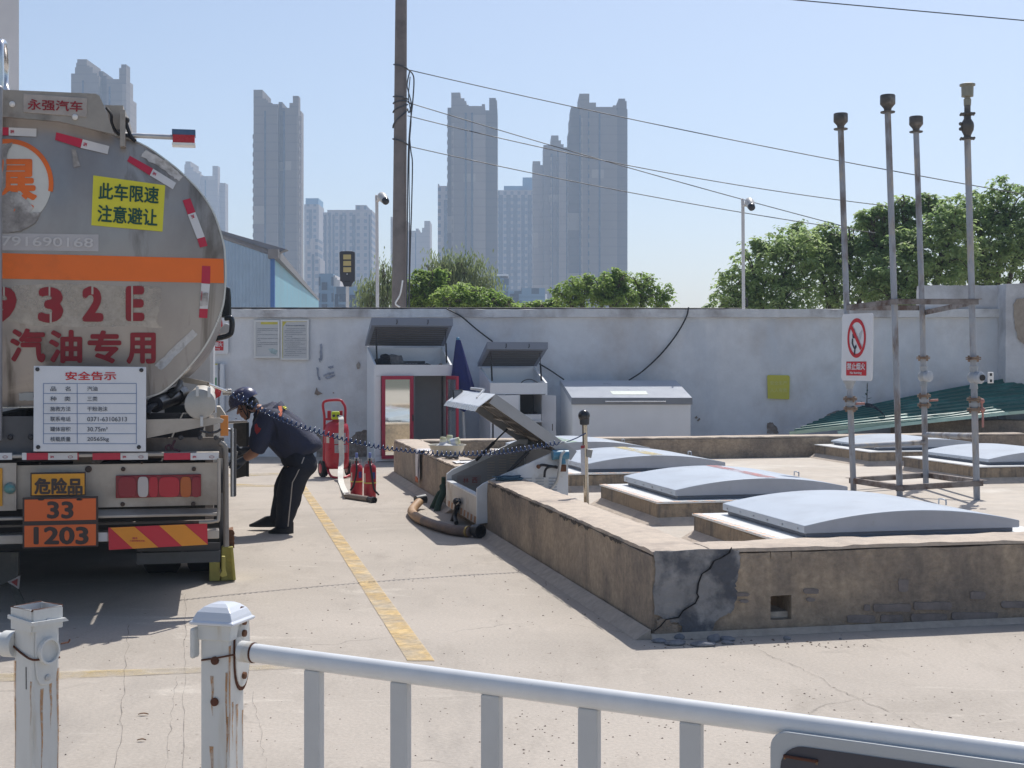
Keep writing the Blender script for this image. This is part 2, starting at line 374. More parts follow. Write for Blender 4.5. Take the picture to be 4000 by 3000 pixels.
def blob(pts_px, Y, name, mat, parent, n=5, th=.006, jit=.012):
    # irregular plaster patch, a few millimetres thick, from sighted outline at depth Y
    out = []
    m = len(pts_px)
    for i in range(m):
        a, b = pts_px[i], pts_px[(i + 1) % m]
        for k in range(n):
            t = k / n; p = P(a[0] * (1 - t) + b[0] * t, a[1] * (1 - t) + b[1] * t, Y)
            out.append(p + V((random.uniform(-jit, jit), 0, random.uniform(-jit, jit))) * (1 if k else 0))
    q = MB(); q.prism(out, (0, th, 0)); return q.build(name, mat, parent)
yw = WY - .016
blob([(1228, 1540), (1236, 1514), (1243, 1528), (1260, 1538), (1240, 1545)], yw, 'peeled_patch', PEEL, wall, 3, .01, .006)
blob([(1299, 1534), (1302, 1531), (1306, 1536), (1300, 1537)], yw, 'peeled_patch', PEEL, wall, 2, .01, .004)
blob([(1234, 1800), (1236, 1690), (1262, 1705), (1300, 1730), (1350, 1720), (1400, 1686), (1432, 1680), (1432, 1808)], yw, 'peeled_patch', PEEL, wall, 6, .012, .02)
blob([(1392, 1425), (1399, 1412), (1407, 1422), (1404, 1440), (1396, 1442)], yw, 'peeled_patch', PEEL, wall, 3, .01, .006)
blob([(2996, 1692), (2998, 1652), (3018, 1650), (3034, 1668), (3042, 1692)], yw, 'peeled_patch', PEEL, wall, 4, .012, .01)
blob([(3212, 1640), (3230, 1620), (3262, 1606), (3292, 1604), (3290, 1622), (3250, 1640)], yw, 'peeled_patch', PEEL, wall, 4, .012, .01)
blob([(2714, 1630), (2722, 1624), (2726, 1632), (2718, 1636)], yw, 'peeled_patch', PEEL, wall, 2, .01, .004)
blob([(2722, 1642), (2732, 1632), (2736, 1638), (2728, 1646)], yw, 'peeled_patch', PEEL, wall, 2, .01, .004)
DAB = M('grey_cement_dab', (.30, .33, .40), .95, var=.25, scale=20)
blob([(1249, 1345), (1257, 1343), (1259, 1400), (1256, 1410), (1250, 1405)], yw, 'cement_smear', DAB, wall, 4, .008, .006)
blob([(1244, 1400), (1249, 1398), (1252, 1416), (1247, 1412)], yw, 'cement_smear', DAB, wall, 4, .008, .004)
for bx in ([(1235, 1435), (1243, 1438), (1245, 1470), (1252, 1480), (1250, 1486), (1243, 1482)], [(1280, 1432), (1300, 1428), (1304, 1434), (1290, 1442)], [(1262, 1464), (1280, 1456), (1304, 1452), (1304, 1460), (1285, 1464), (1265, 1472)], [(1268, 1474), (1308, 1463), (1308, 1468), (1290, 1476), (1276, 1482)]):
    blob(bx, yw, 'cement_smear', DAB, wall, 4, .008, .007)
TANP = M('tan_undercoat', (.36, .30, .24), .95, var=.18, scale=9, bump=.4)
wn2 = V((.6, 3.5, 0)).normalized(); q = MB(); pts_ = []
opx = [(3958, 1190), (3972, 1168), (4030, 1160), (4100, 1200), (4100, 1330), (4000, 1345), (3975, 1320), (3962, 1260)]
for (x0, y0), (x1, y1) in zip(opx, opx[1:] + opx[:1]):
    for k in range(6):
        t = k / 6; j_ = 2.5 if k else 0; pts_.append(onplane(x0 + (x1 - x0) * t + random.uniform(-j_, j_), y0 + (y1 - y0) * t + random.uniform(-j_, j_), V((xx, WY - .35, 0)) - wn2 * .022, wn2))
q.prism(pts_, wn2 * .01); q.build('peeled_patch', TANP, wall2)
def wall_cable(pts, name, label, r=.010, mat=None):
    q = MB(); q.tube(spline(pts, 8), r, 6); return tag(q.build(name, mat or BLACK, smooth=60), label, 'cable')
wall_cable([P(700, 1203, WY - .03), P(1100, 1204, WY - .03), P(1500, 1204, WY - .03), P(1900, 1204, WY - .03), P(2400, 1205, WY - .03), P(2895, 1206, WY - .03)], 'wall_cable', 'black cable lying along the top of the boundary wall coping', .016)
wall_cable([P(1745, 1206, WY - .09), P(1800, 1235, WY - .09), P(1860, 1285, WY - .09), P(1925, 1335, WY - .09)], 'wall_cable', 'dark cable sagging from wall coping down to the smaller open cabinet', .013)
wall_cable([P(2105, 1420, WY - .05), P(2150, 1447, WY - .06), P(2203, 1483, WY - .2)], 'wall_cable', 'short dark cable running from smaller open cabinet to closed grey chest', .012)
wall_cable([P(2690, 1200, WY - .09), P(2680, 1240, WY - .09), P(2640, 1310, WY - .06), P(2580, 1385, WY - .05), P(2510, 1450, WY - .1), P(2457, 1485, WY - .25)], 'wall_cable', 'black cable curving down the plain wall to the closed grey chest lid', .013)

# ------------------------------------------------------------------ bund (containment) wall
TW, BH = .34, .482
bund = empty('bund_wall', D(0, 0, 0), 'low sand coloured stucco bund wall with flat cement top enclosing the tank hatches', 'low wall')
q = MB(); q2 = MB()
def bw(u0, u1, v0, v1, z0, z1, nu, nv, nz): rough_box(q, D(u0, v0, z0), D2 * (u1 - u0), D1 * (v1 - v0), UP * (z1 - z0), nu, nv, nz, .005, edge=.010 if z1 > .4 else 0)
ht = .455
# drain hole place in the front wall
pl = onplane(3011, 2328, O0, D1); pr = onplane(3091, 2419, O0, D1)
hu0, hu1 = (pl - O0).dot(D2), (pr - O0).dot(D2); hz0, hz1 = pr.z, pl.z
bw(0, TW, 0, 4.61, 0, ht, 4, 46, 8); bw(0, TW, 6.28, 11.05, 0, ht, 4, 48, 8); bw(0, TW, 4.61, 6.28, 0, .085, 4, 16, 2)
bw(TW, hu0, 0, TW, 0, ht, 14, 4, 8); bw(hu1, 6.5, 0, TW, 0, ht, 50, 4, 8); bw(hu0, hu1, 0, TW, 0, hz0, 2, 4, 2); bw(hu0, hu1, 0, TW, hz1, ht, 2, 4, 4)
bw(TW, 9.3, 10.70, 11.05, 0, ht, 70, 4, 8)
q.build('wall', STUCCO, bund, smooth=60)
q = MB()
def cap(u0, u1, v0, v1, nu, nv): rough_box(q, D(u0, v0, ht + .001), D2 * (u1 - u0), D1 * (v1 - v0), UP * (BH - ht), nu, nv, 1, .004, seed=3, edge=.014)
cap(.004, TW - .004, .004, 4.607, 4, 60); cap(.004, TW - .004, 6.283, 11.046, 4, 60); cap(TW - .002, 6.5, .004, TW - .004, 80, 4); cap(TW - .002, 9.3, 10.704, 11.046, 90, 4)
q.build('wall_top', CONC, bund, smooth=60)
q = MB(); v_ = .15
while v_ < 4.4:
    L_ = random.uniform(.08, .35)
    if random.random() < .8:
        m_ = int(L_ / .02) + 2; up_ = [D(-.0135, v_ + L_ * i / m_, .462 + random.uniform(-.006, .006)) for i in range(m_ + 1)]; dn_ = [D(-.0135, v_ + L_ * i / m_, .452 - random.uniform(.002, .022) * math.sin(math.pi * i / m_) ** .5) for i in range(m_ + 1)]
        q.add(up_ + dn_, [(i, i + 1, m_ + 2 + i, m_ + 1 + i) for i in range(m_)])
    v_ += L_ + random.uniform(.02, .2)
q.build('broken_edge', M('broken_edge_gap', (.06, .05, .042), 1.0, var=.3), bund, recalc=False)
# cement fillet at the foot
q = MB()
def fillet(p0, p1, out, h, w): q.prism([p0, p0 + V(out) * w, p0 + UP * h], V(p1) - V(p0))
fillet(D(-.012, -.012, .001), D(-.012, 4.6, .001), -D2, .05, .09); fillet(D(-.012, 6.3, .001), D(-.012, 11.06, .001), -D2, .05, .09); fillet(D(-.012, -.012, .001), D(6.5, -.012, .001), -D1, .03, .045)
q.build('footing', M('dusty_cement', (.42, .36, .30), .95, var=.2, scale=12, bump=.4), bund)
# mortar repair, crack and bared bricks on the front face
FR = lambda x, y, o=.010: onplane(x, y, D(0, -o, 0), D1)
MORT = M('grey_mortar', (.27, .265, .265), .93, var=.2, scale=7, c2=(.095, .10, .115), thr=.51, soft=.06, scale2=3.6, bump=.8, bscale=26, c3=(.38, .37, .36), thr3=.60, scale3=5)
def face_blob(pts, name, mat, o=.010, th=.008, n=5, jit=6.0):
    out = []; m = len(pts)
    for i in range(m):
        a, b = pts[i], pts[(i + 1) % m]
        for k in range(n):
            t = k / n; j = jit if k else 0
            out.append(FR(a[0] * (1 - t) + b[0] * t + random.uniform(-j, j), a[1] * (1 - t) + b[1] * t + random.uniform(-j, j), o))
    qq = MB(); qq.prism(out, D1 * th); return qq.build(name, mat, bund)
face_blob([(2560, 2152), (2850, 2146), (2890, 2150), (2892, 2200), (2872, 2280), (2880, 2330), (2858, 2390), (2820, 2410), (2790, 2440), (2770, 2480), (2680, 2480), (2655, 2440), (2600, 2420), (2556, 2400), (2552, 2300), (2562, 2220)], 'mortar_patch', MORT)
face_blob([(2565, 2420), (2590, 2418), (2650, 2440), (2640, 2490), (2560, 2490)], 'mortar_patch', STUCCO, .016)
ck = [(2858, 2138), (2848, 2160), (2815, 2180), (2790, 2190), (2772, 2222), (2742, 2242), (2728, 2278), (2722, 2318), (2728, 2330), (2716, 2356), (2690, 2372), (2668, 2386), (2650, 2412), (2602, 2420), (2580, 2446), (2554, 2466)]
q = MB(); vs = []
for i, (x, y) in enumerate(ck):
    w = (2, 4, 4, 3.5, 4.5, 3, 3.5, 4, 4, 3, 2.5, 2.5, 3, 2, 2, 1.5)[i]; dx, dy = (1, .25) if i < 9 else (.5, 1)
    vs += [FR(x - w * dx, y - w * dy, .0215), FR(x + w * dx, y + w * dy, .0215)]
q.add(vs, [(2 * i, 2 * i + 1, 2 * i + 3, 2 * i + 2) for i in range(len(ck) - 1)]); q.build('crack', M('crack_gap', (.012, .012, .014), 1.0, var=0), bund)
BRK = M('bared_grey_brick', (.20, .175, .165), .95, var=.25, scale=12, bump=.4)
for (x0, x1, y0, y1) in [(3376, 3400, 2362, 2388), (3412, 3560, 2360, 2390), (3570, 3718, 2352, 2384), (3790, 3850, 2312, 2342), (3912, 4040, 2350, 2376), (3510, 3550, 2262, 2312), (2868, 2930, 2316, 2330), (2890, 2926, 2342, 2356), (3140, 3200, 2300, 2320), (3150, 3185, 2336, 2350), (3310, 3420, 2404, 2434), (3440, 3530, 2402, 2432), (3560, 3700, 2398, 2430), (3720, 3900, 2392, 2424)]:
    face_blob([(x0, y0 + 4), (x0 + 8, y0), (x1 - 6, y0 + 1), (x1, y0 + 6), (x1 - 2, y1 - 4), (x1 - 10, y1), (x0 + 6, y1 - 1), (x0 + 1, y1 - 6)], 'bared_brick', BRK, .009, .008, 3, 2.0)
q = MB(); q.obox(D(hu0, .05, hz0 + .001), D2 * (hu1 - hu0), D1 * .25, UP * .035); q.build('drain_mortar', M('pale_mortar', (.42, .38, .33), .95, var=.3, scale=20), bund)
# broken pieces at the foot
RUB = M('broken_mortar', (.20, .205, .225), .95, var=.3, scale=10, bump=.5)
for i, (x, y, w, h, lab) in enumerate([(2580, 2498, 34, 12, 'flat dark mortar shard lying at the bund corner, leftmost of the rubble'), (2640, 2506, 44, 13, 'long flat mortar slab lying in front of the cracked bund corner'), (2655, 2482, 22, 16, 'pale grey mortar lump leaning under the crack'), (2742, 2510, 48, 13, 'broad mortar slab below the crack, nearest to the camera'), (2788, 2488, 26, 20, 'pale grey mortar block standing right of the crack'), (2842, 2492, 32, 11, 'thin mortar flake at the right end of the rubble'), (2845, 2506, 26, 9, 'thin low mortar flake in front of the right end of the rubble'), (3076, 2488, 15, 11, 'small lone grey stone beneath the drain hole'), (3284, 2492, 7, 6, 'tiny dark pebble at the bund foot right of the drain')]):
    c = G(x, y + h, 0); s_ = c.y / F; q = MB(); q.ball(c + UP * h * s_ * .55, 1.0, 9, 6, (w * s_, w * s_ * .6, h * s_ * .9))
    for k, p in enumerate(q.v):
        d = V(p) - c; n_ = mn.noise(d * 25 + V((i * 5, 0, 0))); d.x *= 1 + n_ * .5; d.z = max(.001, d.z * (1 + n_ * .4)); q.v[k] = tuple(c + d)
    tag(q.build('mortar_fragment', RUB), lab, 'rubble', 'broken mortar at the bund foot')

# ------------------------------------------------------------------ tank hatches
LIDM = M('pale_blue_enamel', (.45, .50, .56), .42, var=.03, scale=3, c2=(.40, .44, .49), thr=.6, scale2=2, spec=.35)
LIDS = M('lid_side_enamel', (.40, .42, .46), .35, var=.05, scale=8, c2=(.30, .28, .25), thr=.72, scale2=12)
LIDB = M('lid_skirt_grey', (.16, .18, .22), .45, var=.06)
PLIN = M('plinth_stucco', (.33, .26, .185), .92, var=.22, scale=22, c2=(.19, .16, .13), thr=.58, soft=.1, scale2=2.6, bump=.5, bscale=60, c3=(.13, .115, .10), thr3=.60, scale3=4, stretch3=(2.5, 2.5, .3))
def dashes():
    m = bpy.data.materials.new('dashed_border_paint'); m.use_nodes = True; t = m.node_tree; b = t.nodes['Principled BSDF']; L = t.links.new
    tc = node(t, 'ShaderNodeTexCoord'); dt = node(t, 'ShaderNodeVectorMath', operation='DOT_PRODUCT'); L(tc.outputs['Object'], dt.inputs[0]); dt.inputs[1].default_value = tuple((D1 + D2) * 6.67)
    fr = node(t, 'ShaderNodeMath', operation='FRACT'); L(dt.outputs['Value'], fr.inputs[0]); cr = node(t, 'ShaderNodeValToRGB'); cr.color_ramp.interpolation = 'CONSTANT'
    e = cr.color_ramp.elements; e[0].position = 0; e[0].color = (.62, .26, .06, 1); e[1].position = .28; e[1].color = (.7, .7, .68, 1)
    for p, c in ((.5, (.30, .29, .27, 1)), (.78, (.7, .7, .68, 1))): x = e.new(p); x.color = c
    L(fr.outputs[0], cr.inputs[0]); L(cr.outputs[0], b.inputs['Base Color']); b.inputs['Roughness'].default_value = .6; return m
DASH = dashes()
def hatch(u, v, label, ul=1.95, vl=1.68, streak=None, stripes=True, lid_h=.085, open_gap=0.0):
    rt = empty('tank_hatch', D(u, v, .18), label, 'hatch', 'arched tank hatches inside the bund')
    zt = .35
    q = MB(); rough_box(q, D(u, v, .181), D2 * ul, D1 * vl, UP * (zt - .181), 20, 18, 4, .006, edge=.006); q.build('plinth', PLIN, rt, smooth=60)
    q = MB()
    for a, b, o in ((D(u, v, .181), D(u + ul, v, .181), -D1), (D(u, v, .181), D(u, v + vl, .181), -D2)): q.prism([a, a + o * .11, a + UP * .06], b - a)
    c0 = D(u, v, .181); q.add([c0, c0 - D2 * .11, c0 - D1 * .11, c0 + UP * .06], [(0, 1, 3), (0, 3, 2), (1, 2, 3), (0, 2, 1)])
    q.build('fillet', CONC, rt)
    q = MB(); q.obox(D(u - .01, v - .01, zt + .003), D2 * (ul + .02), D1 * (vl + .02), UP * .012); q.build('flange', WHITE, rt)
    if stripes:
        q = MB(); q.prism([D(u - .008, v - .008, zt + .0155), D(u + ul, v - .008, zt + .0155), D(u + ul, v + .042, zt + .0155), D(u + .05, v + .042, zt + .0155), D(u + .05, v + vl, zt + .0155), D(u - .008, v + vl, zt + .0155)], UP * .002); q.build('warning_border', DASH, rt)
    a0, a1, b0, b1 = u + .20, u + ul - .20, v + .15, v + vl - .08
    zb, zs = zt + .018, zt + .012 + lid_h
    q = MB(); q.obox(D(a0 + .03, b0 + .03, zb), D2 * (a1 - a0 - .06), D1 * (b1 - b0 - .06), UP * .035); q.build('lid_skirt', LIDB, rt)
    def arch(s): return .085 * (1 - (2 * s - 1) ** 2)
    n = 28
    base = [D(a0 + (a1 - a0) * i / n, b0, zs + arch(i / n)) for i in range(n + 1)]
    q = MB(); q.prism(base + [D(a1, b0, zb + .03), D(a0, b0, zb + .03)], D1 * (b1 - b0)); q.build('lid', LIDM, rt, smooth=25, bevel=.004)
    q = MB(); q.prism([p - UP * .004 - D1 * .0025 for p in base] + [D(a1, b0 - .0025, zb + .034), D(a0, b0 - .0025, zb + .034)], D1 * .0022); q.build('lid_end', LIDS, rt)
    q = MB()
    for i in range(6): q.ball(D(a0 - .002, b0 + .1 + i * (b1 - b0 - .2) / 5, zs - .03), .008, 8, 5)
    q.build('rivets', STEEL, rt)
    if streak:
        s0, s1, m = streak; q = MB()
        q.patch(lambda s, t: D(a0 + (a1 - a0) * (s0 + (s1 - s0) * s), b0 + .002 + (b1 - b0) * t, zs + arch(s0 + (s1 - s0) * s) + .003), 6, 10); q.build('paint_streak', m, rt)
    q = MB(); hp = D(a1 - .12, (b0 + b1) / 2, zs + arch(.92) + .004)
    q.tube([hp, hp + UP * .035, hp + UP * .04 + D1 * .05, hp + UP * .035 + D1 * .1, hp + D1 * .1], .006, 6); q.build('handle', STEEL, rt, smooth=60)
    return rt
def streakm(n, c): return M(n, c, .5, var=.2, scale=20, alpha=(7, .38, .62))
hatch(1.20, .97, 'largest pale blue arched tank hatch nearest the front wall, without a coloured streak')
hatch(1.20, 3.50, 'arched tank hatch with a faded red streak across its lid', streak=(.52, .60, streakm('faded_red_streak', (.45, .16, .15))))
hatch(1.22, 6.40, 'arched tank hatch with a faded yellow streak across its lid', streak=(.47, .57, streakm('faded_yellow_streak', (.60, .48, .20))))
hatch(1.22, 8.97, 'arched tank hatch with a pale green stain, furthest back in the left row', streak=(.28, .40, streakm('faded_green_streak', (.36, .50, .36))), vl=1.62)
hatch(5.88, 8.97, 'low arched tank hatch at the back corner behind the vent pipes', vl=1.62, stripes=False, lid_h=.06)
hatch(5.88, 6.40, 'arched tank hatch at the right edge behind the tallest vent pipe', stripes=False, lid_h=.07)
# ------------------------------------------------------------------ tanker lorry
trk = empty('tanker_truck', T(0, 0, 0), 'dirty stainless steel fuel tanker lorry seen from behind with orange band and danger plates', 'tanker lorry')
def zA(x, y): return (x * .5425, 100 + y * .5425)          # sighting sheets
def zB(x, y): return (x / 1.843, 900 + y / 1.843)
def zC(x, y): return (x / 2.212, 1700 + y / 2.212)
HB = .28                                                    # where the tank's rear end starts
outline = [(216, 285), (300, 310), (360, 349), (399, 382), (435, 421), (462, 466), (480, 523), (484, 553), (485.5, 590), (484, 625), (477, 669), (450, 732), (414, 783), (360, 837), (318, 856)]
half = []
for x, y in outline:
    p = TP(x * 1.8083, y * 1.8083, HB); half.append(((p - TO).dot(D2), p.z))
ztop = TP(0, 446, HB).z; zbot = half[-1][1] - .055
half = [(0, ztop), (.28, ztop - .012)] + half + [(.55, zbot + .012), (.28, zbot)]
half = [h for h in half]
crv = spline([V((a, 0, z)) for a, z in half] + [V((0, 0, zbot - .004))], 4)
prof = [(p.x, p.z) for p in crv]; prof += [(-a, z) for a, z in prof[-2:0:-1]]
zc = (ztop + zbot) / 2; zh = (ztop - zbot) / 2; ah = max(a for a, z in prof)
def bulge(a, z):
    r = (a / ah) ** 2 + ((z - zc) / zh) ** 2
    return HB - .075 * max(0.0, 1 - r)
def HP(x, y, o=.004):
    # sighted point on the dished tank end, o metres proud of it
    b = HB - .05
    for _ in range(3):
        p = TP(x, y, b); a = (p - TO).dot(D2); b = bulge(a, p.z) - o
    return TP(x, y, b)
def tank_steel():
    m = bpy.data.materials.new('stained_tank_steel'); m.use_nodes = True; t = m.node_tree; b = t.nodes['Principled BSDF']; L = t.links.new
    tc = node(t, 'ShaderNodeTexCoord')
    def nz(s, stretch, det=6, dist=0):
        mp = node(t, 'ShaderNodeMapping'); mp.inputs['Scale'].default_value = stretch; L(tc.outputs['Object'], mp.inputs[0])
        n = node(t, 'ShaderNodeTexNoise'); n.inputs['Scale'].default_value = s; n.inputs['Detail'].default_value = det; n.inputs['Roughness'].default_value = .6; n.inputs['Distortion'].default_value = dist; L(mp.outputs[0], n.inputs[0]); return n.outputs[0]
    def rmp(x, a, c, lo=0, hi=1):
        r = node(t, 'ShaderNodeMapRange'); r.inputs[1].default_value = a; r.inputs[2].default_value = c; r.inputs[3].default_value = lo; r.inputs[4].default_value = hi; L(x, r.inputs[0]); return r.outputs[0]
    def mix(f, a, c):
        x = node(t, 'ShaderNodeMix', data_type='RGBA'); L(f, x.inputs[0])
        for s, q in ((6, a), (7, c)):
            if isinstance(q, tuple): x.inputs[s].default_value = (*q, 1)
            else: L(q, x.inputs[s])
        return x.outputs[2]
    c = mix(rmp(nz(2.2, (1, 1, .5)), .4, .65), (.40, .365, .34), (.31, .28, .262))
    c = mix(rmp(nz(3.0, (1.6, 1.6, .35), dist=.8), .56, .70), c, (.18, .155, .135))
    c = mix(rmp(nz(1.7, (.4, .4, 1.5), dist=.6), .58, .72), c, (.50, .45, .40))
    c = mix(rmp(nz(40, (1, 1, 1)), .66, .78, 0, .25), c, (.14, .11, .09))
    L(c, b.inputs['Base Color']); b.inputs['Metallic'].default_value = .75
    L(rmp(nz(5, (1, 1, 1)), .3, .7, .30, .46), b.inputs['Roughness'])
    return m
TANKM = tank_steel()
q = MB()
ring = lambda b, s=1.0: [T(a * s, b, zc + (z - zc) * s) for a, z in prof]
n = len(prof); rings = []
for k in range(9):
    s = k / 8; rings.append([T(a * s, bulge(a * s, zc + (z - zc) * s), zc + (z - zc) * s) for a, z in prof])
vs = [p for r in rings for p in r]; q.add(vs, [(i * n + k, i * n + (k + 1) % n, (i + 1) * n + (k + 1) % n, (i + 1) * n + k) for i in range(8) for k in range(n)])
q.build('tank_end', TANKM, trk, smooth=60)
q = MB(); r0, r1 = ring(HB), ring(HB + 6.6); q.add(r0 + r1, [(k, (k + 1) % n, n + (k + 1) % n, n + k) for k in range(n)] + [tuple(range(n, 2 * n))]); tank = q.build('tank', TANKM, trk, smooth=60)
q = MB(); ra, rb, rc, rd = ring(HB - .010, 1.001), ring(HB - .010, 1.009), ring(HB + .03, 1.009), ring(HB + .03, 1.001)
q.add(ra + rb + rc + rd, [(j * n + k, j * n + (k + 1) % n, ((j + 1) % 4) * n + (k + 1) % n, ((j + 1) % 4) * n + k) for j in range(4) for k in range(n)]); q.build('tank_rim', M('bright_rim_steel', (.60, .58, .55), .3, metal=.8, var=.1), trk, smooth=40)
def sheet(q, fn, nu=10, nv=6): return q.solid(fn, nu, nv, D1 * .0025)
def decal(name, corners, mat, parent=trk, o=.006, nu=10, nv=4, label=None):
    q = MB(); sheet(q, quadf(*corners, lambda x, y: HP(x, y, o)), nu, nv); return q.build(name, mat, parent, label=label)
ORANGE = M('orange_reflective_film', (.84, .165, .018), .45, var=.05, scale=3, c2=(.62, .13, .02), thr=.62, scale2=2)
decal('orange_band', [(-700, 970), (873, 1011), (875, 1106), (-700, 1074)], ORANGE, nu=30)
SIL = M('silver_film', (.48, .46, .46), .5, var=.08)
st = decal('phone_strip', [(-500, 904), (385, 916), (385, 982), (-500, 972)], SIL, nu=20)
q = MB(); write(q, '791690168', quadf(zB(12, 40), zB(672, 54), zB(672, 122), zB(12, 110), lambda x, y: HP(x, y, .0095)), .012); q.build('lettering', M('pale_silver_lettering', (.60, .58, .57), .5, var=.05), st)
YEL = M('yellow_sticker', (.72, .66, .04), .5, var=.05); GRN = M('dark_green_ink', (.012, .075, .045), .5, var=.1)
yc = [zA(672, 1078), zA(1190, 1150), zA(1170, 1483), zA(657, 1437)]
ys = decal('speed_sticker', yc, YEL)
q = MB()
write(q, '此车限速', quadf(zA(712, 1128), zA(1146, 1162), zA(1142, 1285), zA(708, 1250), lambda x, y: HP(x, y, .0095)), .022)
write(q, '注意避让', quadf(zA(704, 1286), zA(1137, 1322), zA(1132, 1445), zA(700, 1412), lambda x, y: HP(x, y, .0095)), .022); q.build('lettering', GRN, ys)
# round warning sign, torn at its lower rim
cx, cy, rr = 32.5, 718, 175
def disc(q, r0, r1, o, a0=0, a1=2 * math.pi, n=48):
    q.solid(lambda s, t: HP(cx + (r0 + (r1 - r0) * t) * math.cos(a0 + (a1 - a0) * s), cy + (r0 + (r1 - r0) * t) * math.sin(a0 + (a1 - a0) * s), o), n, 3, D1 * .0025)
q = MB(); disc(q, 2, 168, .0065); wsn = q.build('round_warning_sign', M('off_white_film', (.66, .65, .60), .5, var=.06), trk)
q = MB(); disc(q, 158, 176, .0095, R(-100), R(10), 24); q.build('sign_ring', ORANGE, wsn)
q = MB(); write(q, '爆', rect(*zA(-190, 950), *zA(268, 1345), lambda x, y: HP(x, y, .010)), .022); q.build('lettering', ORANGE, wsn)
def ragged(name, pts, mat, parent, o, jit=3.0, n=5):
    out = []; m = len(pts)
    for i in range(m):
        a, b = pts[i], pts[(i + 1) % m]
        for k in range(n):
            t = k / n; j = jit if k else 0; out.append(HP(a[0] * (1 - t) + b[0] * t + random.uniform(-j, j), a[1] * (1 - t) + b[1] * t + random.uniform(-j, j), o))
    q = MB(); q.prism(out, D1 * .0025); return q.build(name, mat, parent)
TORN = M('torn_film_backing', (.30, .28, .265), .85, var=.35, scale=18, c2=(.46, .44, .42), thr=.58, scale2=9, soft=.05)
ragged('torn_patch', [zA(-60, 1500), zA(-60, 1290), zA(60, 1195), zA(140, 1205), zA(240, 1310), zA(210, 1350), zA(290, 1345), zA(255, 1420), zA(150, 1480)], TORN, wsn, .0125)
ragged('torn_patch', [zA(-60, 980), zA(10, 860), zA(90, 840), zA(50, 930), zA(40, 1160), zA(10, 1210), zA(-60, 1230)], TORN, wsn, .0125)
TR, TW_ = M('red_reflective_tape', (.50, .02, .055), .35, var=.08), M('white_reflective_tape', (.66, .66, .67), .35, var=.07)
def tape(segs):
    for c, m in segs:
        o = decal('reflective_tape', c, m, o=.0085, nu=3, nv=1)
        if m is TW_:
            q = MB(); x0, y0 = c[0]; a, b, cc, d = c
            f = quadf(a, b, cc, d, lambda x, y: HP(x, y, .012)); write(q, '3M', lambda s, t: f(.06 + .13 * s, .3 + .4 * t), .04); q.build('tape_mark', TR, o)
tape([([zA(-60, 730), zA(62, 733), zA(62, 790), zA(-60, 788)], TR), ([zA(63, 733), zA(262, 742), zA(262, 800), zA(63, 791)], TW_)])
tape([([zA(405, 768), zA(595, 818), zA(580, 880), zA(397, 822)], TR), ([zA(596, 818), zA(787, 868), zA(775, 925), zA(581, 880)], TW_)])
tape([([zA(935, 937), zA(1102, 1030), zA(1078, 1078), zA(915, 975)], TR), ([zA(1103, 1030), zA(1268, 1132), zA(1245, 1178), zA(1079, 1078)], TW_)])
tape([([zA(1370, 1243), zA(1407, 1342), zA(1352, 1360), zA(1315, 1258)], TR), ([zA(1407, 1343), zA(1474, 1520), zA(1420, 1535), zA(1352, 1361)], TW_), ([zA(1474, 1521), zA(1494, 1585), zA(1440, 1598), zA(1420, 1536)], TR)])
tape([([zB(1455, 255), zB(1515, 258), zB(1512, 385), zB(1450, 380)], TR), ([zB(1450, 381), zB(1512, 386), zB(1496, 565), zB(1437, 562)], TW_), ([zB(1437, 563), zB(1496, 566), zB(1492, 632), zB(1432, 628)], TR)])
ragged('peeled_tape', [zB(1115, 970), zB(1385, 712), zB(1422, 750), zB(1160, 1008)], M('peeled_silver_tape', (.55, .54, .53), .6, var=.2, scale=20, c2=(.30, .28, .26), thr=.6, scale2=14), trk, .008, 2.5, 8)
ragged('peeled_tape', [zA(1010, 940), zA(1050, 895), zA(1200, 975), (715, 690), zA(1290, 1120), zA(1230, 1080), zA(1140, 1010)], M('peeled_silver_tape', (.55, .54, .53)), trk, .008, 3, 6)
ragged('peeled_tape', [zB(1440, 450), zB(1500, 452), zB(1494, 540), zB(1440, 545)], TORN, trk, .0125, 2, 5)
ragged('bare_label', [zB(135, 1172), zB(240, 1168), zB(240, 1225), zB(140, 1225)], M('off_white_film', (.6, .6, .58)), trk, .008, 2)
ragged('grey_tape', [zA(515, 895), zA(545, 888), zA(578, 1010), zA(530, 1020)], TORN, trk, .008, 1)
# plain rubbed panel behind the stencilled number
RUB_ = M('rubbed_steel', (.58, .525, .465), .42, metal=.55, var=.10, scale=6, alpha=(2.2, .30, .66))
ragged('rubbed_area', [zB(-40, 420), zB(300, 385), zB(700, 385), zB(1160, 405), zB(1165, 500), zB(1120, 660), zB(1170, 700), zB(700, 690), zB(300, 690), zB(-40, 640)], RUB_, trk, .005, 5, 6)
SRED = M('stencil_red', (.285, .016, .026), .55, var=.15, scale=18)
def stencil(body, x0, y0, x1, y1, bold=.03):
    q = MB(); write(q, body, rect(*zB(x0, y0), *zB(x1, y1), lambda x, y: HP(x, y, .009)), bold); return q.build('stencil_letter', SRED, trk)
for ch, bx in (('9', (-62, 405, 120, 663)), ('3', (272, 407, 456, 665)), ('2', (590, 402, 745, 657)), ('E', (905, 400, 1040, 653))): stencil(ch, *bx, bold=.05)
for ch, bx in (('汽', (72, 705, 326, 952)), ('油', (352, 716, 592, 955)), ('专', (630, 720, 874, 958)), ('用', (910, 736, 1122, 962))): stencil(ch, *bx, bold=.036)
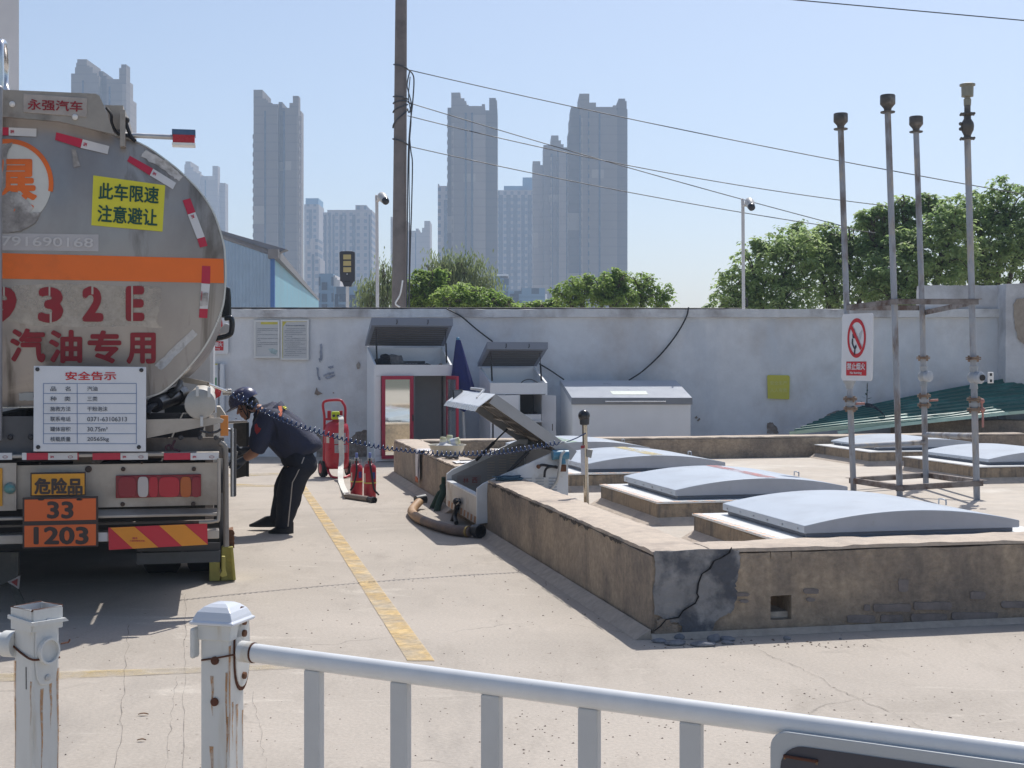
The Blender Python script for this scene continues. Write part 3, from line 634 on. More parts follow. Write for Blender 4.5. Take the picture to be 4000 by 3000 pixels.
# stencil bridges show the steel through the digits
q = MB()
for bx in ((22, 402, 34, 470), (350, 405, 362, 470), (358, 590, 372, 668), (658, 400, 672, 460), (945, 400, 957, 655)):
    sheet(q, rect(*zB(bx[0], bx[1]), *zB(bx[2], bx[3]), lambda x, y: HP(x, y, .0125)), 1, 2)
q.build('stencil_bridges', M('rubbed_steel_plain', (.46, .42, .37), .5, metal=.4, var=.1), trk)
# spill coaming on top, name plate, lamp, hand rail
BEIGE = M('dull_stainless', (.36, .325, .285), .5, metal=.45, var=.15, scale=7, c2=(.22, .19, .165), thr=.6, scale2=4)
tp = lambda p, b=.16: TP(*p, b)
q = MB(); q.prism([tp(zA(*p)) for p in ((-700, 440), (55, 462), (690, 490), (715, 505), (748, 575), (822, 782), (430, 690), (15, 655), (-700, 640))], D1 * .03); cm = q.build('spill_coaming', BEIGE, trk)
q = MB(); q.obox(T(.66, .20, ztop - .18), D2 * .03, D1 * 6.2, UP * .22); q.obox(T(-.69, .20, ztop - .18), D2 * .03, D1 * 6.2, UP * .22); q.build('coaming_side', BEIGE, trk)
q = MB(); q.prism([tp(zA(*p), .152) for p in ((168, 488), (628, 520), (624, 660), (166, 624))], D1 * .008); npl = q.build('name_plate', M('worn_name_plate', (.40, .36, .33), .6, var=.15, scale=20), cm, bevel=.004)
q = MB(); write(q, '永强汽车', quadf(zA(200, 527), zA(597, 545), zA(593, 622), zA(198, 606), lambda x, y: TP(x, y, .149)), .02); q.build('lettering', SRED, npl)
q = MB()
for c in ((88, 566), (540, 658)): q.ball(tp(zA(*c), .152), .018, 10, 6)
q.build('coaming_bolts', WHITE, cm)
q = MB(); q.prism([tp(zA(*p), .30) for p in ((752, 572), (886, 575), (886, 748), (805, 745))], D1 * .22); q.build('end_box', M('beige_box', (.42, .37, .31), .5, metal=.3, var=.12), trk)
q = MB(); q.tube(spline([tp(zA(*p), .24) for p in ((765, 590), (800, 640), (805, 700), (840, 770), (885, 785), (930, 800), (965, 825))], 6), .010, 6); q.tube(spline([tp(zA(*p), .24) for p in ((905, 690), (920, 740), (945, 800), (975, 835))], 6), .012, 6); q.ball(tp(zA(908, 680), .24), .022, 10, 6); q.build('lamp_cable', BLACK, trk, smooth=60)
q = MB(); q.tube([tp(zA(892, 788), .26), tp(zA(1250, 804), .26)], .016, 10); arm = q.build('lamp_arm', STEEL, trk, smooth=60)
q = MB(); c0 = tp(zA(1243, 850), .20); c1 = tp(zA(1402, 755), .20); q.obox(c0, D2 * (c1 - c0).dot(D2), D1 * .10, UP * (c1.z - c0.z)); lb = q.build('marker_lamp', M('red_lamp_lens', (.45, .02, .03), .25, var=.05), arm, bevel=.006)
q = MB(); q.obox(T((c0 - TO).dot(D2) - .004, .195, c1.z - .028), D2 * ((c1 - c0).dot(D2) + .008), D1 * .11, UP * .032); q.build('lamp_cap', M('blue_lamp_cap', (.06, .12, .22), .4), arm)
q = MB(); q.obox(T((c0 - TO).dot(D2) - .004, .195, c0.z - .006), D2 * ((c1 - c0).dot(D2) + .008), D1 * .11, UP * .014); q.build('lamp_cap', WHITE, arm)
# access ladder with its hooped hand rails
q = MB()
lx = [(-320, 1), (-6, 1)]
for x, s in lx:
    q.tube(spline([TP(x, 1720, .02), TP(x, 1300, .02), TP(x, 700, .02), TP(x + 2, 380, .02), TP(x + 6, 345, .03)], 6), .021, 10)
for k in range(7): q.tube([TP(-320, 560 + k * 190, .03), TP(-6, 560 + k * 190, .03)], .014, 8)
q.build('ladder', M('ladder_steel', (.30, .30, .31), .5, metal=.5, var=.2), trk, smooth=60)
q = MB(); q.tube(spline([TP(2, 338, .05), TP(4, 300, .05), TP(2, 190, .05), TP(8, 164, .10), TP(18, 180, .2), TP(24, 250, .3), TP(22, 330, .3), TP(36, 372, .2)], 6), .018, 10); q.build('hand_rail', M('polished_tube', (.7, .7, .7), .2, metal=.9, var=.05), trk, smooth=60)
# safety notice board
BP = lambda x, y, o=0: TP(*zB(x, y), -.055 - o)
q = MB(); q.prism([BP(243, 975), BP(1052, 983), BP(1050, 1592), BP(240, 1592)], D1 * .006); nb = q.build('safety_board', M('white_board', (.70, .72, .76), .35, var=.04, c2=(.56, .58, .60), thr=.64, scale2=3), trk, bevel=.003)
q = MB(); write(q, '安全告示', rect(470, 1016, 836, 1079, lambda x, y: BP(x, y, .003)), .02); q.build('lettering', M('sign_red', (.55, .02, .03), .5), nb)
q = MB(); ln = 2.2
for y in (1102, 1174, 1247, 1319, 1392, 1464, 1536): q.prism([BP(312, y - ln, .001), BP(983, y - ln, .001), BP(983, y + ln, .001), BP(312, y + ln, .001)], D1 * -.0012)
for x in (313, 556, 982): q.prism([BP(x - ln, 1104.5, .0012), BP(x + ln, 1104.5, .0012), BP(x + ln, 1533.5, .0012), BP(x - ln, 1533.5, .0012)], D1 * -.0012)
q.build('table_lines', M('table_blue', (.16, .24, .42), .5), nb)
q = MB(); INK = M('grey_ink', (.06, .075, .11), .5)
for k, (a, b) in enumerate((('品    名', '汽油'), ('种    类', '三类'), ('施救方法', '干粉泡沫'), ('联系电话', '0371-63106313'), ('罐体容积', '30.75m³'), ('核载质量', '20565kg'))):
    y = 1140 + 72.6 * k
    write(q, a, rect(362, y - 17, 508, y + 17, lambda x, yy: BP(x, yy, .003)), .004)
    w = (74, 74, 146, 286, 146, 156)[k]; write(q, b, rect(628, y - (17 if k < 3 else 15), 628 + w, y + (17 if k != 5 else 21), lambda x, yy: BP(x, yy, .003)), .004)
q.build('lettering', INK, nb)
for c in ((270, 1000), (1018, 1006), (275, 1560), (1000, 1560)):
    q = MB(); q.lathe([(.012, 0), (.012, .006), (.006, .009)], BP(*c), -D1, 12); q.build('screw', DARK, nb)
# rear frame
FRM = M('dusty_chassis', (.19, .165, .145), .8, metal=.2, var=.2, scale=8, c2=(.10, .085, .075), thr=.58, scale2=4)
PANEL = M('dirty_steel_panel', (.42, .38, .335), .5, metal=.35, var=.14, scale=5, c2=(.26, .22, .185), thr=.60, soft=.12, scale2=2.6, c3=(.52, .48, .43), thr3=.62, scale3=1.8)
CP = lambda x, y, b=0.0: TP(*zC(x, y), b)
def cbox(name, x0, y0, x1, y1, b0, b1, mat, parent=trk, bevel=0.0, label=None):
    a = CP(x0, y1, b0); c = CP(x1, y0, b0); q = MB(); q.obox(a, D2 * (c - a).dot(D2), D1 * (b1 - b0), UP * (c.z - a.z)); return q.build(name, mat, parent, bevel=bevel, label=label)
bar = cbox('tape_bar', -1500, 146, 1893, 222, -.02, .12, PANEL, bevel=.004)
pn = cbox('rear_panel', 145, 236, 1888, 640, .03, .06, PANEL)
cbox('centre_panel', -1200, 240, 140, 680, -.01, .02, PANEL)
q = MB(); q.prism([CP(850, 640, .05), CP(1888, 628, .05), CP(1888, 690, -.02), CP(850, 695, -.02)], UP * -.006); q.build('ledge', PANEL, trk)
cbox('bumper_rail', -1500, 694, 1890, 748, -.035, .03, PANEL, bevel=.004)
cbox('bumper_recess', -1500, 752, 1890, 815, .06, .10, FRM)
cbox('underrun_bar', -1500, 818, 1893, 985, -.01, .09, PANEL, bevel=.005)
q = MB(); q.tube(spline([CP(1720, 752, -.03), CP(1860, 742, -.036), CP(1890, 680, -.036), CP(1890, 200, -.03)], 5), .010, 8); q.build('edge_trim', PANEL, trk, smooth=60)
for x0, x1, m in ((-60, 104, TW_), (190, 229, TW_), (230, 415, TR), (416, 668, TW_), (669, 680, TR), (799, 1040, TR), (1041, 1278, TW_), (1415, 1645, TR), (1646, 1890, TW_)):
    o = cbox('reflective_tape', x0, 152, x1, 214, -.0235, -.021, m, bar)
    if m is TW_ and x1 - x0 > 100:
        q = MB(); write(q, '3M', rect(x0 + 18, 178, x0 + 48, 198, lambda x, y: CP(x, y, -.0265)), .04)
        for d in (0, 1): q.tube([CP(x1 - 60 + 20 * math.cos(a / 3), 188 + 10 * math.sin(a / 3), -.0255) for a in range(20)], .0012, 4)
        q.build('tape_mark', TR, o)
for x, y, r in ((765, 293, .020), (1065, 293, .013), (1675, 292, .013), (1060, 596, .013), (1670, 593, .013), (345, 245, .006), (1225, 238, .008)):
    q = MB(); q.lathe([(r, 0), (r, .010), (r * .6, .016)], CP(x, y, .03), -D1, 10); q.build('bolt', M('rusty_bolt', (.09, .065, .055), .7, metal=.4, var=.3), pn)
tl = cbox('tail_lamp', 1000, 337, 1737, 545, .012, .05, M('deep_red_lens', (.22, .008, .02), .18, var=.06), bevel=.004)
def lens(x0, x1, mat, y0=357, y1=535):
    pts = []; cx_, cy_ = (x0 + x1) / 2, (y0 + y1) / 2; w, h = (x1 - x0) / 2, (y1 - y0) / 2
    for k in range(28):
        t = 2 * math.pi * k / 28; c, s = math.cos(t), math.sin(t); e = .55
        pts.append(CP(cx_ + w * math.copysign(abs(c) ** e, c), cy_ + h * math.copysign(abs(s) ** e, s), .011))
    q = MB(); q.prism(pts, -D1 * .010); q.build('lens', mat, tl, bevel=.003)
LR = M('bright_red_lens', (.42, .012, .03), .2, var=.05); LRD = M('dark_red_lens', (.24, .01, .025), .2, var=.05)
lens(1020, 1178, LRD); lens(1190, 1283, M('clear_lens', (.48, .44, .43), .2, var=.05)); lens(1286, 1366, LR); lens(1370, 1552, LR); lens(1558, 1652, M('amber_lens', (.42, .10, .02), .2, var=.05)); lens(1655, 1733, LRD)
PO = M('plate_orange', (.70, .13, .025), .45, var=.05); PB = M('plate_black', (.045, .03, .028), .5, var=.1)
hp_ = cbox('hazard_plate', 194, 526, 848, 982, -.085, -.075, PB, bevel=.003)
for nm, y0, y1 in (('33', 545, 745), ('1203', 768, 968)):
    o = cbox('plate_field', 211, y0, 829, y1, -.089, -.0855, PO, hp_, bevel=.001)
q = MB(); write(q, '33', rect(405, 571, 636, 722, lambda x, y: CP(x, y, -.0915)), .036); write(q, '1203', rect(290, 790, 766, 945, lambda x, y: CP(x, y, -.0915)), .036); q.build('lettering', PB, hp_)
for x in (352, 684):
    q = MB(); q.ball(CP(x, 556, -.09), .010, 10, 5, (2, .5, .6)); q.build('clip', BLACK, hp_)
dp = cbox('danger_plate', 262, 316, 740, 530, -.070, -.062, M('plate_black', (.045, .03, .028)), bevel=.003)
cbox('plate_field', 274, 330, 730, 519, -.0735, -.0705, M('plate_amber', (.66, .30, .02), .45, var=.06), dp, bevel=.001)
q = MB(); write(q, '危险品', rect(296, 368, 714, 512, lambda x, y: CP(x, y, -.076)), .042); q.build('lettering', PB, dp)
# slanted red and amber chevron board
ch = [(935, 800), (1790, 762), (1795, 945), (940, 992)]
fq = quadf(*ch, lambda x, y: CP(x, y, -.024))
q = MB(); q.prism([CP(*p, -.023) for p in ch], D1 * .01); cb = q.build('chevron_board', M('chevron_red', (.55, .02, .04), .4, var=.05), trk)
q = MB()
for s0, s1 in ((.02, .265), (.515, .77)):
    pts = [fq(s0, 0), fq(s1, 0), fq(min(s1 + .235, 1), 1), fq(s0 + .225, 1)]; q.prism(pts, -D1 * .002)
q.build('chevron_stripes', M('chevron_amber', (.74, .27, .02), .4, var=.05), cb)
q = MB(); write(q, '3M', rect(1142, 882, 1186, 898, lambda x, y: CP(x, y, -.0275)), .04); write(q, '大型车辆反光板', rect(1120, 906, 1252, 920, lambda x, y: CP(x, y, -.0275)), .01); q.build('board_mark', TR, cb)
cbox('white_label', 850, 840, 928, 918, -.013, -.0105, TW_); 
lp = cbox('licence_plate', -560, 285, 20, 625, -.022, -.014, M('plate_amber', (.66, .30, .02)), bevel=.003)
q = MB(); q.lathe([(.034, 0), (.032, .02), (.022, .035), (.006, .04)], CP(86, 458, -.012), -D1, 16); q.build('teal_lamp', M('teal_glass', (.10, .26, .26), .3, var=.2, c2=(.30, .30, .26), thr=.55, scale2=20), trk, smooth=50)
flap = cbox('mud_flap', 1180, 1000, 1905, 1118, .10, .115, M('grey_mud_flap', (.055, .06, .065), .7, var=.25, scale=10))
q = MB(); q.prism([TP(*zC(x, y), .12) for x, y in ((1180, 930), (1905, 930), (1905, 1005), (1180, 1005))], D1 * .012); q.build('flap_bracket', DARK, trk)
# bracket plate, hose tube, swing arm
for nm, pts, b, th, m in (('chassis_plate', [(-700, 1500), (1055, 1495), (1612, 1490), (1618, 1640), (-700, 1640)], .10, .05, FRM), ('bracket_plate', [(1052, 1362), (1580, 1350), (1612, 1362), (1600, 1385), (1440, 1418), (1055, 1496)], .02, .025, PANEL), ('cross_member', [(-700, 1340), (260, 1340), (260, 1620), (-700, 1620)], .06, .05, M('grey_chassis', (.13, .13, .135), .7, metal=.2, var=.2)), ('bracket_arm', [(1310, 1066), (1335, 1058), (1516, 1095), (1512, 1128), (1310, 1092)], 1.6, .05, M('beige_box', (.4, .36, .3)))):
    q = MB(); q.prism([TP(*zB(*p), b) for p in pts], D1 * th); q.build(nm, m, trk)
for c in ((76, 1489), (224, 1488), (1302, 1490), (1440, 1490), (1557, 1492)):
    q = MB(); q.lathe([(.016, 0), (.016, .01), (.01, .016)], TP(*zB(*c), .055), -D1, 10); q.build('bolt', DARK, trk)
TUBEM = M('pale_hose_tube', (.50, .47, .42), .55, var=.12, scale=8)
q = MB(); c = TP(*zB(1440, 1250), .02); q.lathe([(.088, .03), (.088, 2.4)], c, D1, 28); ht_ = q.build('hose_tube', TUBEM, trk, smooth=40)
q = MB(); q.lathe([(.078, -.014), (.089, -.010), (.092, 0), (.092, .03)], c, D1, 28); q.build('end_cap', M('zinc_cap', (.40, .39, .37), .45, metal=.5, var=.12, scale=12), ht_, smooth=40)
for px, py in ((1420, 1160), (1452, 1375), (1505, 1165)):
    q = MB(); pp = TP(*zB(px, py), -.012); q.box(pp, (.018, .02, .06), D2, D1, UP); q.build('latch', STEEL, ht_, bevel=.003)
q = MB(); c = TP(*zB(1115, 1255), .3); d = TP(*zB(1300, 1180), .9); q.tube([c, c.lerp(d, .8)], .05, 14); q.tube([c.lerp(d, .75), d], .062, 14); q.build('drain_pipe', M('black_drain_pipe', (.03, .03, .035), .4, var=.2), trk, smooth=50)
q = MB()
for k in range(5): q.tube(spline([TP(*zB(1060, 1320 + k * 3), .15 + .05 * k), TP(*zB(1090, 1270 - 8 * k), .2 + .1 * k), TP(*zB(1180 + 20 * k, 1240 - 20 * k), .5), TP(*zB(1300, 1150 - 15 * k), .9)], 5), .018, 6)
q.build('air_hoses', BLACK, trk, smooth=60)
q = MB(); q.tube([P(*zB(1500, 1105), 9.0), P(*zB(1638, 1162), 9.2)], .009, 8); q.lathe([(.022, -.03), (.022, .03)], P(*zB(1638, 1163), 9.2), V((1, 0, 0)), 12); q.build('earthing_rod', M('polished_tube', (.7, .7, .7)), trk, smooth=50)
q = MB(); a = P(*zB(1586, 1480), 8.6); q.obox(a, D2 * .05, D1 * .02, UP * .13); q.build('side_marker', M('amber_marker', (.75, .28, .06), .35), trk, bevel=.004)
q = MB(); a = P(*zB(1535, 1222), 9.6); q.prism([a, a + D2 * .05 + UP * .03, a + D2 * .06 + UP * .075, a + D2 * .015 + UP * .085], D1 * .05); q.build('red_reflector', M('red_lamp_lens', (.45, .02, .03)), trk)
q = MB(); q.prism([P(*zB(x, y), 9.3) for x, y in ((1560, 1270), (1585, 1270), (1625, 1330), (1640, 1375), (1560, 1370))], D1 * .3); q.build('side_bracket', TUBEM, trk)
q = MB(); q.tube(spline([TP(*zB(x, y), .0) for x, y in ((1440, 1440), (1500, 1458), (1560, 1450), (1590, 1430))], 6), .008, 6); q.build('loose_wire', DARK, trk, smooth=60)
q = MB(); q.tube(spline([TP(*zC(x, y), .02) for x, y in ((1440, 130), (1435, 100), (1470, 85), (1480, 125), (1500, 60), (1510, 50), (1490, 110), (1560, 140))], 6), .007, 6); q.build('rag_twist', M('dark_maroon_cloth', (.07, .03, .04), .9), trk, smooth=60)
# side: rounded corner post, skirts, open locker doors
q = MB(); q.tube(spline([CP(1900, 60, .10), CP(1935, 90, .10), CP(1948, 160, .10), CP(1952, 600, .10), CP(1955, 960, .10)], 6), .018, 10); q.build('corner_post', M('grey_post', (.26, .24, .22), .5, metal=.4, var=.15), trk, smooth=50)
q = MB(); q.obox(T(1.16, .3, .52), D2 * .05, D1 * 1.0, UP * .62); q.obox(T(1.16, 2.6, .48), D2 * .05, D1 * 4.2, UP * .75); q.obox(T(-1.21, .3, .5), D2 * .05, D1 * 6.5, UP * .7); q.build('side_skirt', FRM, trk)
LOCK = M('dark_locker_steel', (.085, .085, .08), .6, metal=.3, var=.25, scale=8, c2=(.16, .15, .135), thr=.6, scale2=5)
q = MB(); q.prism([P(905, 1672, 10.6), P(909, 1678, 11.25), P(909, 1935, 11.25), P(905, 1940, 10.6)], D2 * .03); q.build('locker_door', DARK, trk)
q = MB(); q.tube([P(907, 1672, 10.55), P(907, 1940, 10.55)], .014, 8); q.build('door_edge', STEEL, trk)
q = MB(); q.prism([P(911, 1655, 12.5), P(964, 1651, 12.45), P(964, 1860, 12.45), P(911, 1872, 12.5)], D1 * .03); ld = q.build('locker_door', LOCK, trk, bevel=.005)
q = MB(); q.obox(P(962, 1862, 12.44), D2 * .025, D1 * .06, UP * .5); q.build('door_frame', BLACK, ld)
q = MB(); q.tube([P(884, 1650, 12.4), P(966, 1646, 12.4)], .014, 8); q.build('door_rod', M('polished_tube', (.7, .7, .7)), trk)
q = MB(); q.tube([P(882, 1675, 11.4), P(910, 1683, 11.4)], .012, 8); q.build('door_handle', M('polished_tube', (.7, .7, .7)), trk)
q = MB(); q.obox(T(.8, 3.4, .55), D2 * .35, D1 * 2.2, UP * .6); q.build('valve_locker', LOCK, trk)
q = MB(); q.obox(T(-1.15, 1.0, .40), D2 * 2.25, D1 * .05, UP * .45); q.obox(T(-1.12, 1.1, .70), D2 * 2.2, D1 * 5.8, UP * .03); q.build('under_light_block', M('black_light_block', (.02, .02, .021), .8), trk)  # added panel and tray that block light to keep the underside dark
# chassis, axles, wheels, cab
q = MB(); [q.obox(T(s * .45 - .05, .1, .86), D2 * .10, D1 * 9.2, UP * .24) for s in (-1, 1)]; [q.obox(T(-.5, b, .9), D2 * 1.0, D1 * .12, UP * .18) for b in (.4, 1.2, 2.6, 4.2, 6.2)]; q.build('chassis', FRM, trk)
TYRE = M('tyre_rubber', (.022, .022, .023), .85, var=.2); RIM = M('wheel_rim', (.30, .29, .28), .5, metal=.4, var=.2)
for a, b, w in ((1.0, 1.75, .5), (-1.0, 1.75, .5), (1.0, 3.1, .5), (-1.0, 3.1, .5), (1.05, 8.3, .3), (-1.05, 8.3, .3)):
    q = MB()
    for k in ((-1, 1) if w > .4 else (0,)):
        cc = T(a + k * .15, b, .505); q.lathe([(.29, -.13), (.46, -.125), (.5, -.10), (.5, .10), (.46, .125), (.29, .13)], cc, D2, 36)
    wh = q.build('wheel', TYRE, trk, smooth=40)
    q = MB(); q.lathe([(.30, -w * .5), (.29, -.02), (.10, -.02), (.09, .06), (.29, .06), (.30, w * .5)], T(a, b, .505), D2, 28); q.build('rim', RIM, wh, smooth=40)
for b in (1.75, 3.1, 8.3):
    q = MB(); q.lathe([(.08, -.85), (.08, .85)], T(0, b, .505), D2, 12); q.ball(T(0, b, .505), .19, 14, 8); q.build('axle', DARK, trk, smooth=50)
for s in (-1, 1):
    q = MB(); q.solid(lambda u_, v_: T(s * 1.0 - .27 + .54 * v_, 2.42 + 1.30 * -math.cos(math.pi * u_), .62 + .48 * math.sin(math.pi * u_)), 20, 1, UP * .02); q.build('mudguard', M('black_mudguard', (.03, .03, .032), .6), trk, smooth=40)
CABM = M('cab_white', (.62, .63, .64), .3, var=.03)
q = MB(); q.prism([T(-1.2, 7.2, .75), T(-1.2, 9.3, .75), T(-1.2, 9.4, 1.7), T(-1.2, 9.1, 2.75), T(-1.2, 7.3, 2.8)], D2 * 2.4); cabo = q.build('cab', CABM, trk, bevel=.05)
q = MB(); q.prism([T(1.203, 8.1, 1.75), T(1.203, 9.05, 1.75), T(1.203, 8.95, 2.45), T(1.203, 8.1, 2.45)], D2 * .01); q.build('cab_window', M('dark_glass', (.02, .025, .03), .08), cabo)
my = 13.6
q = MB(); q.prism([P(x, y, my) for x, y in ((872, 1118), (900, 1123), (903, 1160), (904, 1238), (862, 1240))], D1 * .16); mr = q.build('mirror', M('gloss_black', (.02, .022, .026), .2), trk, bevel=.02)
q = MB(); q.tube(spline([P(x, y, my - .05) for x, y in ((878, 1243), (904, 1245), (905, 1290), (895, 1308), (870, 1317), (830, 1326))], 6), .028, 8); q.build('mirror_arm', M('gloss_black', (.02, .022, .026)), mr, smooth=60)
q = MB(); q.prism([P(x, y, my + .3) for x, y in ((845, 1298), (880, 1262), (898, 1268), (900, 1298), (860, 1308))], D1 * .1); q.build('mirror_bracket', CABM, mr, bevel=.01)
# prop strut and hanging reflector under the tail
q = MB(); q.prism([TP(*zC(x, y), .35) for x, y in ((-60, 1010), (155, 1015), (155, 1215), (0, 1300), (-60, 1300))], D1 * .05); q.build('tail_bracket', LOCK, trk)
q = MB(); q.prism([TP(*zC(x, y), .34) for x, y in ((62, 1268), (175, 1212), (163, 1330))], D1 * .008); rf = q.build('warning_triangle', M('dirty_reflector', (.36, .32, .31), .6, var=.3, scale=30), trk)
q = MB(); q.prism([TP(*zC(x, y), .334) for x, y in ((95, 1268), (152, 1240), (147, 1305))], D1 * .004); q.build('triangle_red', M('dull_red_reflector', (.26, .04, .04), .6, var=.3, scale=30), rf)
q = MB(); q.prism([TP(*zC(x, y), .4) for x, y in ((85, 1290), (150, 1320), (235, 1510), (150, 1500))], D1 * .04); q.build('prop_strut', LOCK, trk)

# wheel chock on the yard beside the rear tyres
ck_ = empty('wheel_chock', P(870, 2262, 9.28), 'yellow steel wheel chock with rusty tubes standing behind the lorry', 'wheel chock')
CY = M('worn_yellow_steel', (.42, .375, .10), .6, var=.2, scale=10, c2=(.20, .15, .05), thr=.66, scale2=9)
ZP = lambda x, y, Y=9.28: P(*zC(x, y), Y)
q = MB(); q.prism([ZP(1808, 1100), ZP(1900, 1100), ZP(1900, 1262), ZP(1808, 1262)], D1 * .12); q.build('chock_foot', CY, ck_, bevel=.006)
q = MB(); q.prism([ZP(1915, 968, 9.30), ZP(2012, 965, 9.30), ZP(2038, 1252, 9.30), ZP(1905, 1262, 9.30)], D1 * .35); q.build('chock_plate', CY, ck_, bevel=.008)
q = MB(); q.prism([ZP(1990, 966, 9.26), ZP(2014, 965, 9.26), ZP(2039, 1252, 9.26), ZP(2014, 1254, 9.26)], D1 * .03); q.build('chock_rib', CY, ck_, bevel=.004)
q = MB(); q.prism([ZP(1915, 1050, 9.20), ZP(1945, 1050, 9.20), ZP(1948, 1160, 9.20), ZP(1962, 1215, 9.20), ZP(1920, 1228, 9.20), ZP(1895, 1215, 9.20), ZP(1918, 1170, 9.20)], D1 * .05); q.build('chock_handle', CY, ck_, bevel=.004)
for k, (x, y) in enumerate(((1992, 850), (1992, 892), (1992, 936))):
    q = MB(); c = ZP(x, y, 9.36); q.lathe([(.028, 0), (.028, .3), (.018, .3), (.018, .0)], c, (D1 - UP * .1).normalized(), 14); q.build('rusty_tube', RUST, ck_, smooth=40)
q = MB(); q.prism([ZP(1975, 846, 9.37), ZP(2018, 835, 9.37), ZP(2026, 975, 9.37), ZP(1975, 975, 9.37)], D1 * .3); q.build('tube_holder', RUST, ck_)
# ------------------------------------------------------------------ far towers, blocks, warehouse
def facade(name, c, floor=3.0, dark=.82, win=None):
    if name in _mc: return _mc[name]
    m = bpy.data.materials.new(name); m.use_nodes = True; t = m.node_tree; b = t.nodes['Principled BSDF']; L = t.links.new
    tc = node(t, 'ShaderNodeTexCoord'); sp = node(t, 'ShaderNodeSeparateXYZ'); L(tc.outputs['Object'], sp.inputs[0])
    def mth(op, a, v):
        x = node(t, 'ShaderNodeMath', operation=op); L(a, x.inputs[0])
        if isinstance(v, (int, float)): x.inputs[1].default_value = v
        else: L(v, x.inputs[1])
        return x.outputs[0]
    fz = mth('FRACT', mth('DIVIDE', sp.outputs[2], floor), 0); line = mth('LESS_THAN', fz, .16)
    n = node(t, 'ShaderNodeTexNoise'); n.inputs['Scale'].default_value = .09; n.inputs['Detail'].default_value = 5; L(tc.outputs['Object'], n.inputs[0])
    w = node(t, 'ShaderNodeTexWhiteNoise', noise_dimensions='2D'); cv = node(t, 'ShaderNodeCombineXYZ'); L(mth('FLOOR', mth('DIVIDE', sp.outputs[0], 4.2), 0), cv.inputs[0]); L(mth('FLOOR', mth('DIVIDE', sp.outputs[2], floor), 0), cv.inputs[1]); L(cv.outputs[0], w.inputs[0])
    lit = mth('GREATER_THAN', w.outputs[0], .965)
    mx = node(t, 'ShaderNodeMix', data_type='RGBA'); L(line, mx.inputs[0]); mx.inputs[6].default_value = (*c, 1); mx.inputs[7].default_value = (*[k * dark for k in c], 1)
    cur = mx.outputs[2]
    if win:
        fx = mth('FRACT', mth('DIVIDE', sp.outputs[0], win), 0)
        wm = mth('MULTIPLY', mth('MULTIPLY', mth('GREATER_THAN', fx, .28), mth('LESS_THAN', fx, .72)), mth('MULTIPLY', mth('GREATER_THAN', fz, .3), mth('LESS_THAN', fz, .85)))
        m3 = node(t, 'ShaderNodeMix', data_type='RGBA'); L(wm, m3.inputs[0]); L(cur, m3.inputs[6]); m3.inputs[7].default_value = (.06, .09, .13, 1); cur = m3.outputs[2]
    m2 = node(t, 'ShaderNodeMix', data_type='RGBA'); L(mth('MULTIPLY', lit, .35), m2.inputs[0]); L(cur, m2.inputs[6]); m2.inputs[7].default_value = (.5, .44, .36, 1)
    ml = node(t, 'ShaderNodeMix', data_type='RGBA', blend_type='MULTIPLY'); ml.inputs[0].default_value = 1; L(m2.outputs[2], ml.inputs[6])
    r = node(t, 'ShaderNodeMapRange'); r.inputs[1].default_value = .3; r.inputs[2].default_value = .7; r.inputs[3].default_value = .9; r.inputs[4].default_value = 1.1; L(n.outputs[0], r.inputs[0]); L(r.outputs[0], ml.inputs[7])
    L(ml.outputs[2], b.inputs['Base Color']); b.inputs['Roughness'].default_value = .75
    _mc[name] = m; return m
TAUPE = facade('taupe_tower_cladding', (.165, .135, .115)); TAUPD = facade('shaded_taupe_cladding', (.095, .08, .075)); TAUPL = facade('lit_and_pale_taupe', (.25, .205, .17)); CREAM = facade('cream_block_render', (.30, .265, .25), dark=.9, win=3.2); BLUEB = facade('blue_block_render', (.16, .26, .36), dark=.85, win=3.6)  # dark and pale taupe put shade and light of tower faces into the colour
SLOT = M('dark_window_band', (.015, .03, .06), .25, var=.3, scale=.3)
BLUET = M('blue_roof_screen', (.07, .22, .36), .5, var=.1, scale=.2)
def px(zf, sx, ox, oy): return lambda x, y: (ox + x * sx, oy + y * sx)
kA = px(0, 1 / 1.7463, 850, 300); kB = px(0, 1 / 1.659, 1650, 250); kD = px(0, 1 / 5.53, 1250, 950); kZ = px(0, .5425, 0, 100)
